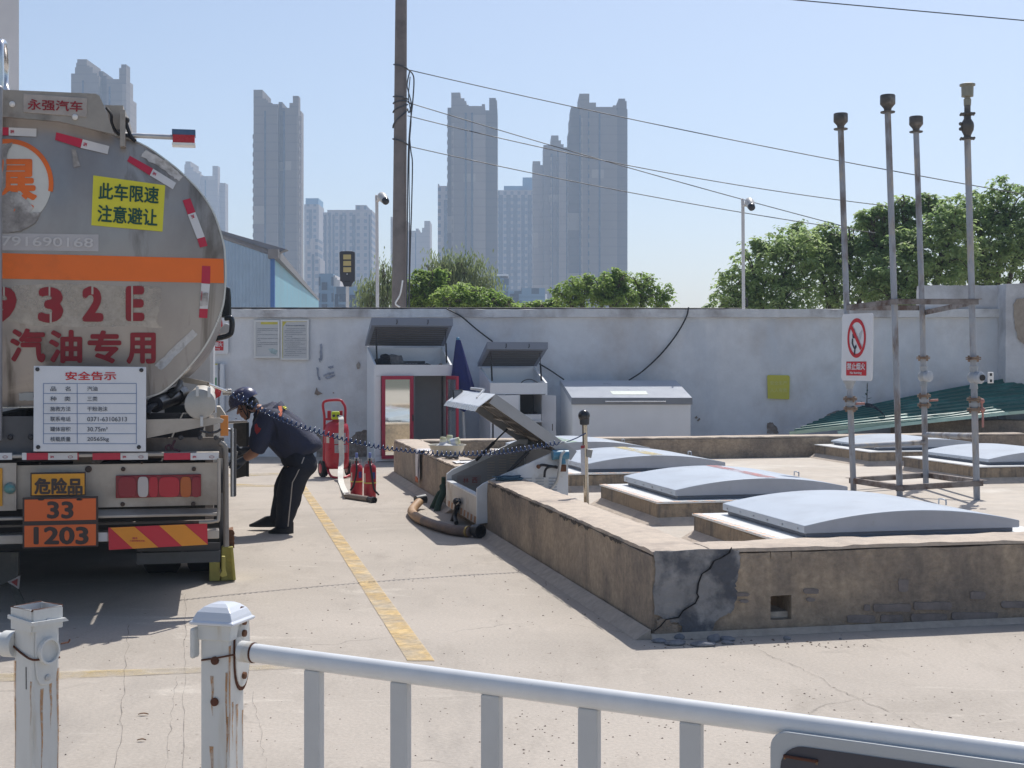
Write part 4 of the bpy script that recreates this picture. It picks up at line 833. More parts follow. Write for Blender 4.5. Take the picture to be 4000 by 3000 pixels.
def tower(label, dist, k, blocks, slots=(), name='apartment_tower', cat='tower', parts=()):
    # blocks: (kind, material, setback, depth, [(x0, x1, top), ...]); each is a mass with a stepped skyline
    c = P(*k((blocks[0][4][0][0] + blocks[0][4][-1][1]) / 2, 0), dist); c.z = 0
    rt = empty(name, c, label, cat, 'towers on the skyline')
    for nm, mt, sb, dp, cols in blocks:
        q = MB(); Y = dist + sb
        out = []
        for i, (x0, x1, tp_) in enumerate(cols):
            a, b = P(*k(x0, tp_), Y), P(*k(x1, tp_), Y); out += [a, b]
        pts = [V((out[0].x, Y, 0))] + out + [V((out[-1].x, Y, 0))]
        q.prism(pts, (0, dp, 0)); q.build(nm, mt, rt)
    for x0, x1, y0, sb in slots:
        a, b = P(*k(x0, y0), dist), P(*k(x1, y0), dist)
        q = MB(); q.obox((a.x, dist + sb - .12, 0), (b.x - a.x, 0, 0), (0, .4, 0), (0, 0, a.z)); q.build('window_strip', SLOT, rt)
    for nm, mt, x0, x1, y0, y1, sb, dp in parts:
        if nm == 'balcony_stack':
            a, b = P(*k(x0, y1), dist + sb), P(*k(x1, y0), dist + sb); q = MB(); n_ = int(b.z / 3.0); w_ = b.x - a.x; ps = [V((b.x, dist + sb, 0))]
            for i in range(n_): ps += [V((a.x + w_ * .55, dist + sb, i * 3.0)), V((a.x + w_ * .55, dist + sb, i * 3 + 1.6)), V((a.x, dist + sb, i * 3 + 1.6)), V((a.x, dist + sb, i * 3 + 2.9))]
            q.prism(ps + [V((b.x, dist + sb, n_ * 3.0))], (0, dp, 0)); q.build(nm, mt, rt); continue
        a, b = P(*k(x0, y1), dist + sb), P(*k(x1, y0), dist + sb); q = MB(); q.obox(a, (b.x - a.x, 0, 0), (0, dp, 0), (0, 0, b.z - a.z)); q.build(nm, mt, rt)
    return rt
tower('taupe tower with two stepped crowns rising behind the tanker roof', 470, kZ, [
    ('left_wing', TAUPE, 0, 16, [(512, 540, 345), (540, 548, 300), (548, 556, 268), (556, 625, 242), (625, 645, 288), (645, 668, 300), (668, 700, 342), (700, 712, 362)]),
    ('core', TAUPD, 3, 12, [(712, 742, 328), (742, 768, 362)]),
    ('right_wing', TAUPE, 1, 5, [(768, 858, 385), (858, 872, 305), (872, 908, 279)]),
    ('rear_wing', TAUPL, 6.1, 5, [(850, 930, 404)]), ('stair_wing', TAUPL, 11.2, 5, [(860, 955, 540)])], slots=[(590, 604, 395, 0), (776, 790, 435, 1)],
    parts=[('lit_bay', TAUPL, 880, 906, 420, 1400, .8, 1)])
tower('slim taupe tower with stepped crown standing alone left of the utility pole', 450, kA, [
    ('left_wing', TAUPE, 0, 16, [(245, 306, 88), (306, 330, 148), (330, 344, 160), (344, 372, 178), (372, 412, 186)]),
    ('core', TAUPD, 2.5, 12, [(412, 416, 186), (416, 441, 172), (441, 460, 212)]),
    ('right_wing', TAUPE, .6, 4, [(460, 490, 212), (490, 513, 178), (513, 552, 130)]), ('rear_wing', TAUPL, 4.7, 6, [(470, 568, 232)])], slots=[(318, 330, 232, 0), (443, 458, 232, .6)],
    parts=[('lit_bay', TAUPL, 540, 551, 260, 1560, .4, 1), ('balcony_stack', TAUPD, 239, 247, 380, 1500, .8, 2), ('balcony_stack', TAUPL, 556, 572, 260, 1500, -.2, 2)])
tower('distant pale tower with two crowns just right of the tanker', 760, kZ, [
    ('left_wing', TAUPL, 0, 20, [(1328, 1335, 1000), (1335, 1372, 978), (1372, 1392, 1020), (1392, 1415, 1050), (1415, 1440, 1064)]),
    ('right_wing', TAUPL, 2, 6, [(1440, 1530, 1083), (1530, 1568, 1010)]), ('rear_wing', TAUPL, 8.1, 8, [(1500, 1580, 1190), (1580, 1622, 1133)])], slots=[(1468, 1478, 1110, 2)])
tower('blue topped narrow block beside the lone slim tower', 640, kA, [('body', CREAM, 0, 18, [(590, 690, 870)])], name='apartment_block', cat='apartment block', parts=[('roof_screen', BLUET, 600, 688, 828, 870, .2, 16)], slots=[(622, 644, 905, 0)])
tower('broad pale apartment block with a small roof house and blue window bands', 600, kA, [('body', CREAM, 0, 18, [(720, 748, 925), (748, 940, 908), (940, 1015, 875), (1015, 1052, 908)])], name='apartment_block', cat='apartment block',
    slots=[(726, 742, 940, 0), (758, 772, 940, 0), (784, 798, 940, 0), (832, 852, 940, 0), (866, 878, 940, 0), (918, 940, 940, 0), (1030, 1044, 940, 0)])
tower('low stepped pale block in front of the broad apartment block', 560, kA, [('body', CREAM, 0, 14, [(600, 628, 1150), (628, 684, 1105), (684, 700, 1240)])], name='apartment_block', cat='apartment block', slots=[(642, 660, 1210, 0)])
tower('partly hidden pale tower directly behind the utility pole', 720, kA, [('left_wing', TAUPL, 0, 18, [(1180, 1192, 955), (1192, 1297, 985)]), ('right_wing', TAUPL, 1, 18, [(1297, 1352, 1050), (1352, 1370, 1035), (1370, 1395, 1062), (1395, 1410, 1030), (1410, 1448, 983)])], slots=[(1345, 1354, 1062, 1)])
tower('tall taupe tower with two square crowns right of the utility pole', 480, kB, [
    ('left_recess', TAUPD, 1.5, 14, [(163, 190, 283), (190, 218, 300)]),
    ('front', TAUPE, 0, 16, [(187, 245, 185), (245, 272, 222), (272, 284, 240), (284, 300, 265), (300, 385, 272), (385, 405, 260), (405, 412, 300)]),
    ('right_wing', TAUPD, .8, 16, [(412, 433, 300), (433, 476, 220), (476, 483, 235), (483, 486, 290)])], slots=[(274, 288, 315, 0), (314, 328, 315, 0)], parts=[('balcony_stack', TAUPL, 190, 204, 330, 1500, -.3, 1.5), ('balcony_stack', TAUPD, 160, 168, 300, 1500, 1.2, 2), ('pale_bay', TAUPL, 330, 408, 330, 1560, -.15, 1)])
tower('pale grey slab block half hidden behind the left edge of the tall tower', 560, kB, [('body', CREAM, 0, 18, [(100, 108, 778), (108, 168, 790)])], name='apartment_block', cat='apartment block', slots=[(140, 160, 880, 0)])
tower('wide glassy apartment block with blue roof screens between the tall towers', 620, kB, [('body', CREAM, 0, 18, [(486, 720, 818)])], name='apartment_block', cat='apartment block', parts=[('roof_screen', BLUET, 528, 652, 790, 818, 1, 12), ('roof_screen', BLUET, 650, 722, 735, 818, 2, 12)],
    slots=[(494, 522, 848, 0), (544, 572, 848, 0), (588, 616, 848, 0), (640, 664, 848, 0), (682, 708, 848, 0)])
tower('middle taupe tower with a pyramid stepped crown, lower than its neighbour', 540, kB, [
    ('left_wing', TAUPL, 2, 14, [(715, 764, 630), (764, 785, 655)]),
    ('front', TAUPE, 0, 16, [(785, 835, 525), (835, 882, 463), (882, 898, 495), (898, 915, 520), (915, 950, 540)])], slots=[(832, 846, 580, 0), (872, 882, 560, 0), (932, 940, 575, 0)], parts=[('pale_bay', TAUPL, 884, 930, 560, 1560, -.5, 1), ('balcony_stack', TAUPD, 868, 880, 560, 1500, -.7, 1), ('balcony_stack', TAUPL, 830, 840, 590, 1500, -.7, 1), ('pale_bay', TAUPL, 762, 782, 670, 1560, 1.6, 1)])
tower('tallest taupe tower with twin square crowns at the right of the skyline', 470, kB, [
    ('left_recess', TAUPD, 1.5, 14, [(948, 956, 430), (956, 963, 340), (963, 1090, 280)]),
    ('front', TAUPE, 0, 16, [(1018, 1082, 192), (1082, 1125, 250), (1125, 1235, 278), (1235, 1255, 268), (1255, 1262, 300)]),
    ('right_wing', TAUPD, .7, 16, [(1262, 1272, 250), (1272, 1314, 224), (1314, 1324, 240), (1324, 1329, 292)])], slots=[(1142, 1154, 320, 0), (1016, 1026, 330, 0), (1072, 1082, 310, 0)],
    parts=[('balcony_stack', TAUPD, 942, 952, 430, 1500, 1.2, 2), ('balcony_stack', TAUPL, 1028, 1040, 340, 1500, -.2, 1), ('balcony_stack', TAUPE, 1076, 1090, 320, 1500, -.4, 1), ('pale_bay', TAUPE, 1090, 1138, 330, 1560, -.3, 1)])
tower('small blue gabled building under the wide glassy apartment block', 300, kB, [('body', BLUEB, 0, 14, [(436, 470, 1372), (470, 506, 1368), (506, 560, 1388)])], name='low_building', cat='building', parts=[('roof', WHITE, 470, 558, 1362, 1372, -1, 15), ('window', SLOT, 478, 514, 1410, 1465, -.2, 1)])
tower('long low blue shed with ribbed front at the foot of the towers', 280, kB, [('body', BLUEB, 0, 14, [(555, 640, 1470), (640, 795, 1452)])], name='low_building', cat='building', parts=[('ribbed_front', SLOT, 568, 624, 1490, 1540, -.2, 1), ('gable_end', WHITE, 796, 808, 1490, 1560, 0, 14)])
tower('blue office building with big windows left of the street lamp', 250, kD, [('body', BLUEB, 0, 12, [(-30, 285, 655)]), ('pale_side', M('pale_gable_render', (.55, .52, .50), .8), .5, 10, [(285, 330, 690), (330, 370, 740), (370, 430, 790)])], name='low_building', cat='building',
    parts=[('window', SLOT, 36, 152, 845, 1010, -.2, 1), ('window', SLOT, 36, 152, 1095, 1265, -.2, 1), ('window', SLOT, 36, 152, 1318, 1400, -.2, 1)])
tower('flat roofed low blue building behind the street lamp', 230, kD, [('body', BLUEB, 0, 12, [(300, 1060, 935)])], name='low_building', cat='building', parts=[('window', SLOT, 420, 556, 1095, 1265, -.2, 1), ('ribbed_front', SLOT, 640, 900, 1115, 1400, -.2, 1), ('window', SLOT, 322, 390, 1100, 1400, -.2, 1)])

# blue corrugated warehouse
WB = M('blue_corrugated_sheet', (.22, .32, .44), .55, var=.08, scale=2); WT = M('teal_corrugated_sheet', (.20, .40, .48), .5, var=.12, scale=1)
def ribs(m, scale=2.2):
    t = m.node_tree; b = t.nodes['Principled BSDF']; tc = node(t, 'ShaderNodeTexCoord'); w = node(t, 'ShaderNodeTexWave'); w.inputs['Scale'].default_value = scale
    mp = node(t, 'ShaderNodeMapping'); mp.inputs['Rotation'].default_value = (0, 0, R(40)); t.links.new(tc.outputs['Object'], mp.inputs[0]); t.links.new(mp.outputs[0], w.inputs[0])
    bp = node(t, 'ShaderNodeBump'); bp.inputs['Strength'].default_value = .5; bp.inputs['Distance'].default_value = .06; t.links.new(w.outputs[1], bp.inputs['Height']); t.links.new(bp.outputs[0], b.inputs['Normal'])
ribs(WB); ribs(WT)
wh = empty('warehouse', P(1060, 0, 45) * V((1, 1, 0)) if False else V((P(1060, 0, 45).x, 45, 0)), 'blue corrugated metal warehouse with sloping roof behind the boundary wall', 'warehouse')
cA, cB = P(*kA(368, 1222), 45), P(*kA(-330, 985), 47)
q = MB(); q.add([V((cB.x, 47, 0)), V((cA.x, 45, 0)), cA, cB], [(0, 1, 2, 3)]); q.v += [(p[0], p[1] + .15, p[2]) for p in q.v]; q.f += [(7, 6, 5, 4), (0, 4, 5, 1), (1, 5, 6, 2), (2, 6, 7, 3), (3, 7, 4, 0)]; q.mi += [0] * 5; q.build('front_wall', WB, wh)
e0, e1 = P(*kA(388, 1232), 45.1), P(*kA(690, 1520), 71)
q = MB(); q.prism([V((e0.x, 45.1, 0)), V((e1.x, 71, 0)), e1, e0], (-.15, 0, 0)); q.build('side_wall', WT, wh)
t0, t1 = P(*kA(362, 1216), 44.95), P(*kA(390, 1228), 44.95)
q = MB(); q.obox((t0.x, 44.9, 0), (t1.x - t0.x, 0, 0), (0, .12, 0), (0, 0, t0.z)); q.build('corner_trim', M('blue_trim', (.05, .14, .36), .5), wh)
EDG = M('grey_roof_edge', (.17, .17, .18), .7)
q = MB(); q.prism([cB + UP * .02, cA + UP * .02, cA + UP * .22 + V((.5, 0, 0)), cB + UP * .2], (0, .5, 0)); q.build('roof_edge', EDG, wh)
r0, r1 = P(*kA(415, 1236), 44.6), P(*kA(694, 1532), 71.5)
q = MB(); q.prism([r0, r1, r1 + UP * .12, r0 + UP * .3], (-.35, 0, 0)); q.build('eaves', EDG, wh)
q = MB(); q.add([cA + UP * .2, cB + UP * .2, cB + V((-2, 26, .4)), r1 + UP * .1], [(0, 1, 2, 3)]); q.build('roof', WB, wh)

# white building edge behind the lorry
wb = empty('white_building', (P(-250, 0, 30).x, 30, 0), 'plain white building edge rising out of frame behind the tanker', 'building')
wr = P(74, 0, 30); we = P(66, 0, 44)
q = MB(); q.prism([V((P(-900, 0, 30).x, 30, 0)), V((wr.x, 30, 0)), V((we.x, 44, 0)), V((we.x - 12, 44, 0))], (0, 0, 13)); q.build('wall', M('white_render', (.80, .77, .76), .8, var=.05, scale=1), wb)
q = MB(); q.obox((P(-900, 0, 30).x, 29.9, 12.2), (P(76, 0, 30).x - P(-900, 0, 30).x, 0, 0), (0, .1, 0), (0, 0, .5)); q.build('parapet_band', M('grey_band', (.35, .35, .36), .8), wb)

# ------------------------------------------------------------------ trees
BARK = M('bark', (.10, .08, .06), .95, var=.3, scale=10, bump=.5)
def tree(name, label, group, Y, base_px, blobs, nleaf, size, mat, cat='tree', droop=.5, cluster=9, spread=1.0, seed=1, depth=1.0, willow=False, twig=True):
    # blobs: (x, y, rx, ry) sighted ellipses that the crown fills, at distance Y
    g_ = np.random.default_rng(seed); s_ = Y / F
    bx = P(base_px, HY, Y); bx.z = 0
    rt = empty(name, bx, label, cat, group)
    q = MB(); hub = bx + UP * (P(0, min(b[1] for b in blobs), Y).z * .35)
    q.tube([bx, bx.lerp(hub, .5) + V((.05, .05, 0)), hub], [.16, .13, .11], 8)
    ar = np.array([b[2] * b[3] for b in blobs], float); ar /= ar.sum()
    for (x, y, rx, ry) in blobs:
        c = P(x, y, Y); m_ = hub.lerp(c, .55) + V((0, 0, .15))
        q.tube(spline([hub, m_, c], 4), list(np.linspace(.08, .02, 9)), 6)
        if twig:
            for _ in range(7):
                a = g_.uniform(0, 6.28); e = c + V((math.cos(a) * rx * s_ * .85, g_.uniform(-.5, .5) * depth, math.sin(a) * ry * s_ * .85)); q.tube(spline([c.lerp(hub, .2), c.lerp(e, .5) + V((0, 0, .05)), e], 3), list(np.linspace(.022, .006, 7)), 5)
    q.build('trunk', BARK, rt, smooth=60)
    vs = []; fs = []
    blobs = list(blobs)
    for (x, y, rx, ry) in list(blobs):
        for _ in range(5):
            a = g_.uniform(-.4, 3.54); blobs.append((x + rx * math.cos(a) * g_.uniform(.85, 1.12), y - ry * math.sin(a) * g_.uniform(.85, 1.15), rx * g_.uniform(.12, .26), ry * g_.uniform(.12, .28)))
    ar = np.array([b[2] * b[3] for b in blobs], float); ar /= ar.sum()
    ncl = max(1, int(nleaf * .85) // cluster)
    for i in range(ncl):
        x, y, rx, ry = blobs[g_.choice(len(blobs), p=ar)]
        d = g_.normal(size=3); d /= np.linalg.norm(d); rr = g_.uniform(.05, 1.12) ** .5
        w = V((P(x, y, Y).x + d[0] * rx * s_ * rr, Y + d[1] * max(rx, ry) * s_ * .8 * depth * rr, P(x, y, Y).z + d[2] * ry * s_ * rr))
        az0 = g_.uniform(0, 6.28); tilt = g_.uniform(-.3, .5); csz = g_.uniform(.75, 1.25)
        for k in range(cluster):
            if willow:
                az = g_.uniform(0, 6.28); L_ = size * g_.uniform(.5, 1.3); wd = size * .10
                o = w + V((g_.normal() * .12 * spread, g_.normal() * .12, g_.normal() * .2)); dr = V((math.cos(az) * .55, math.sin(az) * .55, -1)).normalized()
            else:
                az = az0 + k * 6.283 / cluster + g_.normal() * .25; L_ = size * csz * g_.uniform(.7, 1.2); wd = size * csz * .30
                dr = V((math.cos(az), math.sin(az), -droop + tilt * math.cos(az - az0) + g_.normal() * .25)).normalized(); o = w + dr * size * .12 * spread + V((g_.normal(), g_.normal(), g_.normal())) * .03 * spread
            sd_ = dr.cross(UP)
            sd_ = sd_.normalized() if sd_.length > 1e-3 else V((1, 0, 0))
            nrm = sd_.cross(dr)
            j = len(vs); mid = o + dr * L_ * .45
            vs += [o, mid + sd_ * wd + nrm * wd * .25, o + dr * L_ - nrm * L_ * .12, mid - sd_ * wd + nrm * wd * .25]
            fs += [(j, j + 1, j + 2), (j, j + 2, j + 3)]
    q = MB(); q.v = [tuple(v) for v in vs]; q.f = fs; q.mi = [0] * len(fs); q.build('crown', mat, rt, recalc=False)
    return rt
LA = leafmat('ailanthus_leaf', (.24, .35, .14), (.40, .50, .21), .62); LB_ = leafmat('bright_shrub_leaf', (.22, .34, .07), (.33, .44, .12), .6); LW = leafmat('willow_leaf', (.22, .28, .13), (.29, .34, .16), .55)
RT = 28
gr = 'trees behind the right part of the wall'
tree('broadleaf_tree', 'leftmost broadleaf tree of the dense row, sloping down at the second camera pole', gr, RT, 3000, [(2860, 1180, 90, 120), (2960, 1080, 110, 150), (3080, 1010, 120, 130), (3020, 1180, 190, 110)], 9500, .115, LA, seed=2)
tree('broadleaf_tree', 'broadleaf tree with an airy crown between the first and second vent pipes', gr, RT + .8, 3290, [(3180, 960, 120, 90), (3260, 1100, 170, 160), (3330, 930, 70, 60), (3400, 1060, 100, 120), (3230, 1000, 100, 90)], 9500, .115, LA, seed=3)
tree('tree_of_heaven', 'taller open branched tree with tufted leaves between the middle vent pipes', gr, RT + .3, 3520, [(3390, 860, 50, 40), (3460, 840, 60, 50), (3540, 800, 55, 40), (3640, 800, 60, 45), (3540, 910, 110, 70), (3440, 960, 80, 60)], 4200, .14, LA, seed=4, cluster=8, depth=.7)
tree('broadleaf_tree', 'dense broadleaf tree behind the third vent pipe above the raised wall', gr, RT - .4, 3600, [(3560, 1080, 170, 150), (3680, 980, 140, 150), (3720, 860, 90, 80), (3480, 1140, 120, 90)], 10000, .115, LA, seed=5)
tree('broadleaf_tree', 'largest broadleaf tree reaching the right frame edge', gr, RT + .5, 3880, [(3820, 840, 90, 90), (3920, 800, 120, 110), (3850, 980, 170, 140), (3990, 930, 140, 170), (4120, 850, 150, 160), (3800, 1090, 120, 90)], 13500, .115, LA, seed=6)
g2 = 'shrubs and trees behind the middle of the wall'
tree('willow_tree', 'grey green drooping willow behind the bright shrubs right of the utility pole', g2, 40, 1790, [(1720, 1130, 70, 80), (1790, 1090, 90, 80), (1870, 1130, 80, 80), (1750, 1050, 45, 40), (1820, 1040, 40, 35), (1680, 1080, 30, 60)], 5200, .20, LW, seed=8, willow=True, depth=.6)
tree('willow_tree', 'small drooping willow left of the utility pole beside the camera pole', g2, 38, 1490, [(1480, 1150, 70, 60), (1520, 1100, 45, 60), (1440, 1185, 50, 30), (1500, 1060, 20, 30)], 2300, .17, LW, seed=9, willow=True, depth=.6)
tree('leafy_shrub', 'bright green leafy shrub directly right of the utility pole', g2, 32, 1660, [(1640, 1120, 70, 60), (1690, 1165, 90, 50), (1610, 1180, 40, 30), (1700, 1090, 40, 40)], 5600, .105, LB_, cat='shrub', seed=10)
tree('leafy_shrub', 'rounded bright yellow green shrub right of centre peeping over the wall', g2, 31, 1860, [(1800, 1160, 100, 50), (1880, 1175, 100, 45), (1960, 1190, 60, 25), (1760, 1190, 60, 30)], 6000, .10, LB_, cat='shrub', seed=11)
tree('leafy_shrub', 'dense green shrub below the tallest right hand tower', g2, 33, 2330, [(2260, 1140, 90, 60), (2360, 1120, 80, 60), (2220, 1170, 60, 40), (2400, 1160, 80, 50), (2420, 1080, 40, 30)], 6000, .105, LB_, cat='shrub', seed=12)
tree('leafy_shrub', 'sparse airy shrub with sky showing through, right of the tallest tower', g2, 33.5, 2530, [(2500, 1150, 90, 60), (2580, 1160, 60, 50), (2500, 1095, 60, 30), (2440, 1180, 60, 30)], 2600, .10, LB_, cat='shrub', seed=13)
tree('leafy_shrub', 'low strip of leaves barely showing above the coping between the shrubs', g2, 34, 2090, [(2050, 1195, 60, 18), (2130, 1192, 60, 20), (2170, 1185, 30, 22)], 900, .14, LB_, cat='shrub', seed=14)
# ------------------------------------------------------------------ notices on the wall
def zE(x, y): return (950 + x / 5.53, 1200 + y / 5.53)
FRAMEM = M('white_frame', (.70, .70, .68), .4, var=.05); INKB = M('faded_ink', (.11, .14, .20), .7, var=.2)
def notice(label, x0, y0, x1, y1, paper, bands, lines, title=None):
    Y = WY - .05; rt = empty('notice_board', P((x0 + x1) / 2, y1, Y), label, 'notice board', 'framed notices on the wall')
    q = MB(); a = P(x0, y1, Y); b = P(x1, y0, Y); q.obox(a, (b.x - a.x, 0, 0), (0, .03, 0), (0, 0, b.z - a.z)); q.build('paper', paper, rt)
    q = MB(); w = .03
    for p, d in ((a, (b.x - a.x, w)), (V((a.x, a.y, b.z - w)), (b.x - a.x, w)), (V((a.x, a.y, a.z + w)), (w, b.z - a.z - 2 * w)), (V((b.x - w, a.y, a.z + w)), (w, b.z - a.z - 2 * w))):
        q.obox(p - V((0, .012, 0)), (d[0], 0, 0), (0, .011, 0), (0, 0, d[1]))
    q.build('frame', FRAMEM, rt)
    for pts, m in bands:
        q = MB(); q.prism([P(*p, Y - .0015) for p in pts], (0, .001, 0)); q.build('printed_band', m, rt)
    q = MB()
    g_ = random.Random(3)
    for (xa, xb, y) in lines:
        n = max(1, int((xb - xa) / 2.7)); s = ''.join(g_.choice('加油站安全管理制度作业人员须知卸油严禁烟火操作规程消防设备检查记录') for _ in range(n))
        write(q, s, rect(xa, y - 1.7, xb, y + 1.7, lambda x, yy: P(x, yy, Y - .003)), 0, V((0, -1, 0)))
    if title: write(q, title[0], rect(*title[1], lambda x, yy: P(x, yy, Y - .003)), .01, V((0, -1, 0)))
    q.build('lettering', INKB, rt); return rt
PAPER = M('faded_notice_paper', (.56, .57, .57), .6, var=.05, scale=3); YB = M('faded_yellow_print', (.60, .54, .10), .6, var=.1)
ln1 = [(zE(305, 0)[0], zE(750, 0)[0] if k not in (2, 4, 6, 9) else zE((380, 0, 315, 0, 375, 0, 0, 400)[k - 2], 0)[0], 1200 + y / 5.53) for k, y in enumerate((462, 500, 540, 590, 628, 676, 716, 766, 804, 843))]
notice('narrower framed notice with a yellow strip at its top, left of its pair', *zE(232, 278), *zE(790, 1098), PAPER, [([zE(380, 305), zE(745, 305), zE(745, 372), zE(380, 372)], YB), ([zE(540, 900), zE(640, 890), zE(755, 940), zE(700, 1030), zE(600, 990)], M('pale_teal_print', (.36, .46, .47), .6, var=.3, scale=20))], [l for l in ln1 if l[1] - l[0] > 1])
ln2 = [(zE(x0, 0)[0], zE(x1, 0)[0], 1200 + y / 5.53) for x0, x1, y in ((940, 1350, 466), (890, 1350, 510), (890, 1280, 550), (930, 1355, 592), (890, 1060, 634), (930, 1340, 674), (890, 1365, 714), (890, 1240, 756), (920, 1330, 796), (890, 1220, 838), (930, 1360, 878), (890, 1365, 918), (890, 1260, 960), (930, 1360, 1000), (890, 1210, 1042))]
notice('wider framed notice with a yellow corner and left edge, right of its pair', *zE(806, 266), *zE(1418, 1140), PAPER, [([zE(838, 296), zE(1375, 296), zE(1375, 312), zE(935, 320), zE(860, 420), zE(858, 1105), zE(838, 1105)], YB)], ln2, ('卸油作业安全操作规程须知', (*zE(920, 385), *zE(1328, 410))))
Y = WY - .04
yn = empty('yellow_notice', P(3040, 1560, Y), 'plain yellow square notice with faint lettering on the wall behind the hatches', 'notice')
q = MB(); q.prism([P(x, y, Y) for x, y in ((3000, 1465), (3080, 1466), (3085, 1472), (3083, 1560), (2999, 1557), (2997, 1470))], (0, .012, 0)); q.build('panel', M('yellow_notice_paint', (.56, .52, .06), .5, var=.06), yn)
q = MB(); write(q, '安全生产', rect(3008, 1488, 3074, 1504, lambda x, y: P(x, y, Y - .002)), .01, V((0, -1, 0))); write(q, '人人有责', rect(3008, 1516, 3074, 1532, lambda x, y: P(x, y, Y - .002)), .01, V((0, -1, 0))); q.build('lettering', M('pale_yellow_ink', (.62, .60, .22), .5), yn)
SRD = M('sign_red', (.55, .02, .03)); SWH = M('sign_white', (.74, .74, .75), .35, var=.04, scale=6)
def no_burning(label, f, nrm, name='prohibition_sign'):
    # f(s, t) -> point on the panel, s across, t down; nrm faces the viewer
    rt = empty(name, f(.5, 1), label, 'sign', 'no burning signs')
    n = nrm.normalized(); q = MB(); pts = []
    for cx_, cy_, a0 in ((.93, .05, -90), (.93, .95, 0), (.07, .95, 90), (.07, .05, 180)):
        for k in range(6):
            a = R(a0 + 18 * k); pts.append(f(cx_ + .07 * math.cos(a), cy_ + .05 * math.sin(a)))
    q.prism(pts, -n * .012); q.build('panel', SWH, rt)
    e = lambda s, t, o: f(s, t) + n * o
    cx_, cy_, rx, ry = .49, .365, .30, .295
    q = MB(); q.solid(lambda u_, v_: e(cx_ + rx * (.80 + .20 * v_) * math.cos(6.2832 * u_), cy_ + ry * (.80 + .20 * v_) * math.sin(6.2832 * u_), .002), 40, 1, n * .002); q.build('red_ring', SRD, rt)
    c45, th = .70 * .80, .022
    q = MB(); q.prism([e(cx_ - rx * c45 - .02, cy_ - ry * c45 + th, .0065), e(cx_ - rx * c45 + .03, cy_ - ry * c45 - th, .0065), e(cx_ + rx * c45 + .02, cy_ + ry * c45 - th, .0065), e(cx_ + rx * c45 - .03, cy_ + ry * c45 + th, .0065)], n * .002); q.build('red_bar', SRD, rt)
    q = MB()
    for pts in ([(.40, .22), (.43, .26), (.45, .33), (.42, .37), (.36, .36), (.35, .31), (.38, .28)], [(.34, .37), (.38, .37), (.38, .44), (.42, .50), (.48, .46), (.50, .50), (.44, .55), (.38, .50), (.33, .44)], [(.42, .54), (.46, .53), (.45, .62), (.41, .62)]):
        q.prism([e(s, t, .002) for s, t in pts], n * .002)
    q.build('match_picture', M('sign_black', (.03, .035, .05), .5), rt)
    q = MB(); q.prism([e(s, t, .002) for s, t in ((.57, .30), (.66, .245), (.68, .27), (.58, .44), (.52, .47))], n * .002); q.build('match_stick', M('sign_grey', (.50, .51, .53), .5), rt)
    q = MB(); q.prism([e(s, t, .002) for s, t in ((.17, .715), (.82, .715), (.82, .925), (.17, .925))], n * .002); lp_ = q.build('red_panel', SRD, rt)
    q = MB(); write(q, '禁止烟火', lambda s, t: e(.20 + .59 * s, .735 + .105 * t, .0055), .02, n); write(q, 'No burning', lambda s, t: e(.30 + .38 * s, .865 + .045 * t, .0055), .02, n); q.build('lettering', M('sign_white', (.74, .74, .75)), lp_)
    return rt
no_burning('white no burning sign on the wall half hidden behind the tanker mirror', lambda s, t: P(786 + (892 - 786) * s, 1210 + (1382 - 1210) * t, WY - .05), V((0, -1, 0)))
# poster and pipe beside the lorry
ps = empty('wall_poster', P(822, 1600, WY - .05), 'white poster with yellow top and green block beside the tanker end cap', 'poster')
q = MB(); q.prism([P(x, y, WY - .05) for x, y in ((780, 1420), (851, 1420), (851, 1640), (780, 1640))], (0, .02, 0)); q.build('panel', M('white_poster', (.66, .69, .72), .5, var=.04), ps)
for x0, y0, x1, y1, m in ((790, 1420, 850, 1425, YB), (800, 1463, 831, 1470, M('sky_blue_print', (.10, .36, .52), .5)), (814, 1475, 846, 1520, M('green_print', (.05, .26, .12), .5, var=.4, scale=20, c2=(.5, .6, .5), thr=.6, scale2=18))):
    q = MB(); q.prism([P(x, y, WY - .053) for x, y in ((x0, y0), (x1, y0), (x1, y1), (x0, y1))], (0, .002, 0)); q.build('printed_block', m, ps)
pp = empty('wall_duct', P(868, 1640, WY - .1), 'slim white duct running down the wall beside the green poster', 'duct')
q = MB(); a = P(858, 1660, WY - .12); b = P(875, 1420, WY - .12); q.obox(a, (b.x - a.x, 0, 0), (0, .10, 0), (0, 0, b.z - a.z)); q.build('duct', M('white_poster', (.66, .69, .72)), pp, bevel=.01)
q = MB(); a = P(851, 1444, WY - .12); q.obox(a, (.03, 0, 0), (0, .08, 0), (0, 0, .10)); q.build('duct_bracket', GREY, pp)

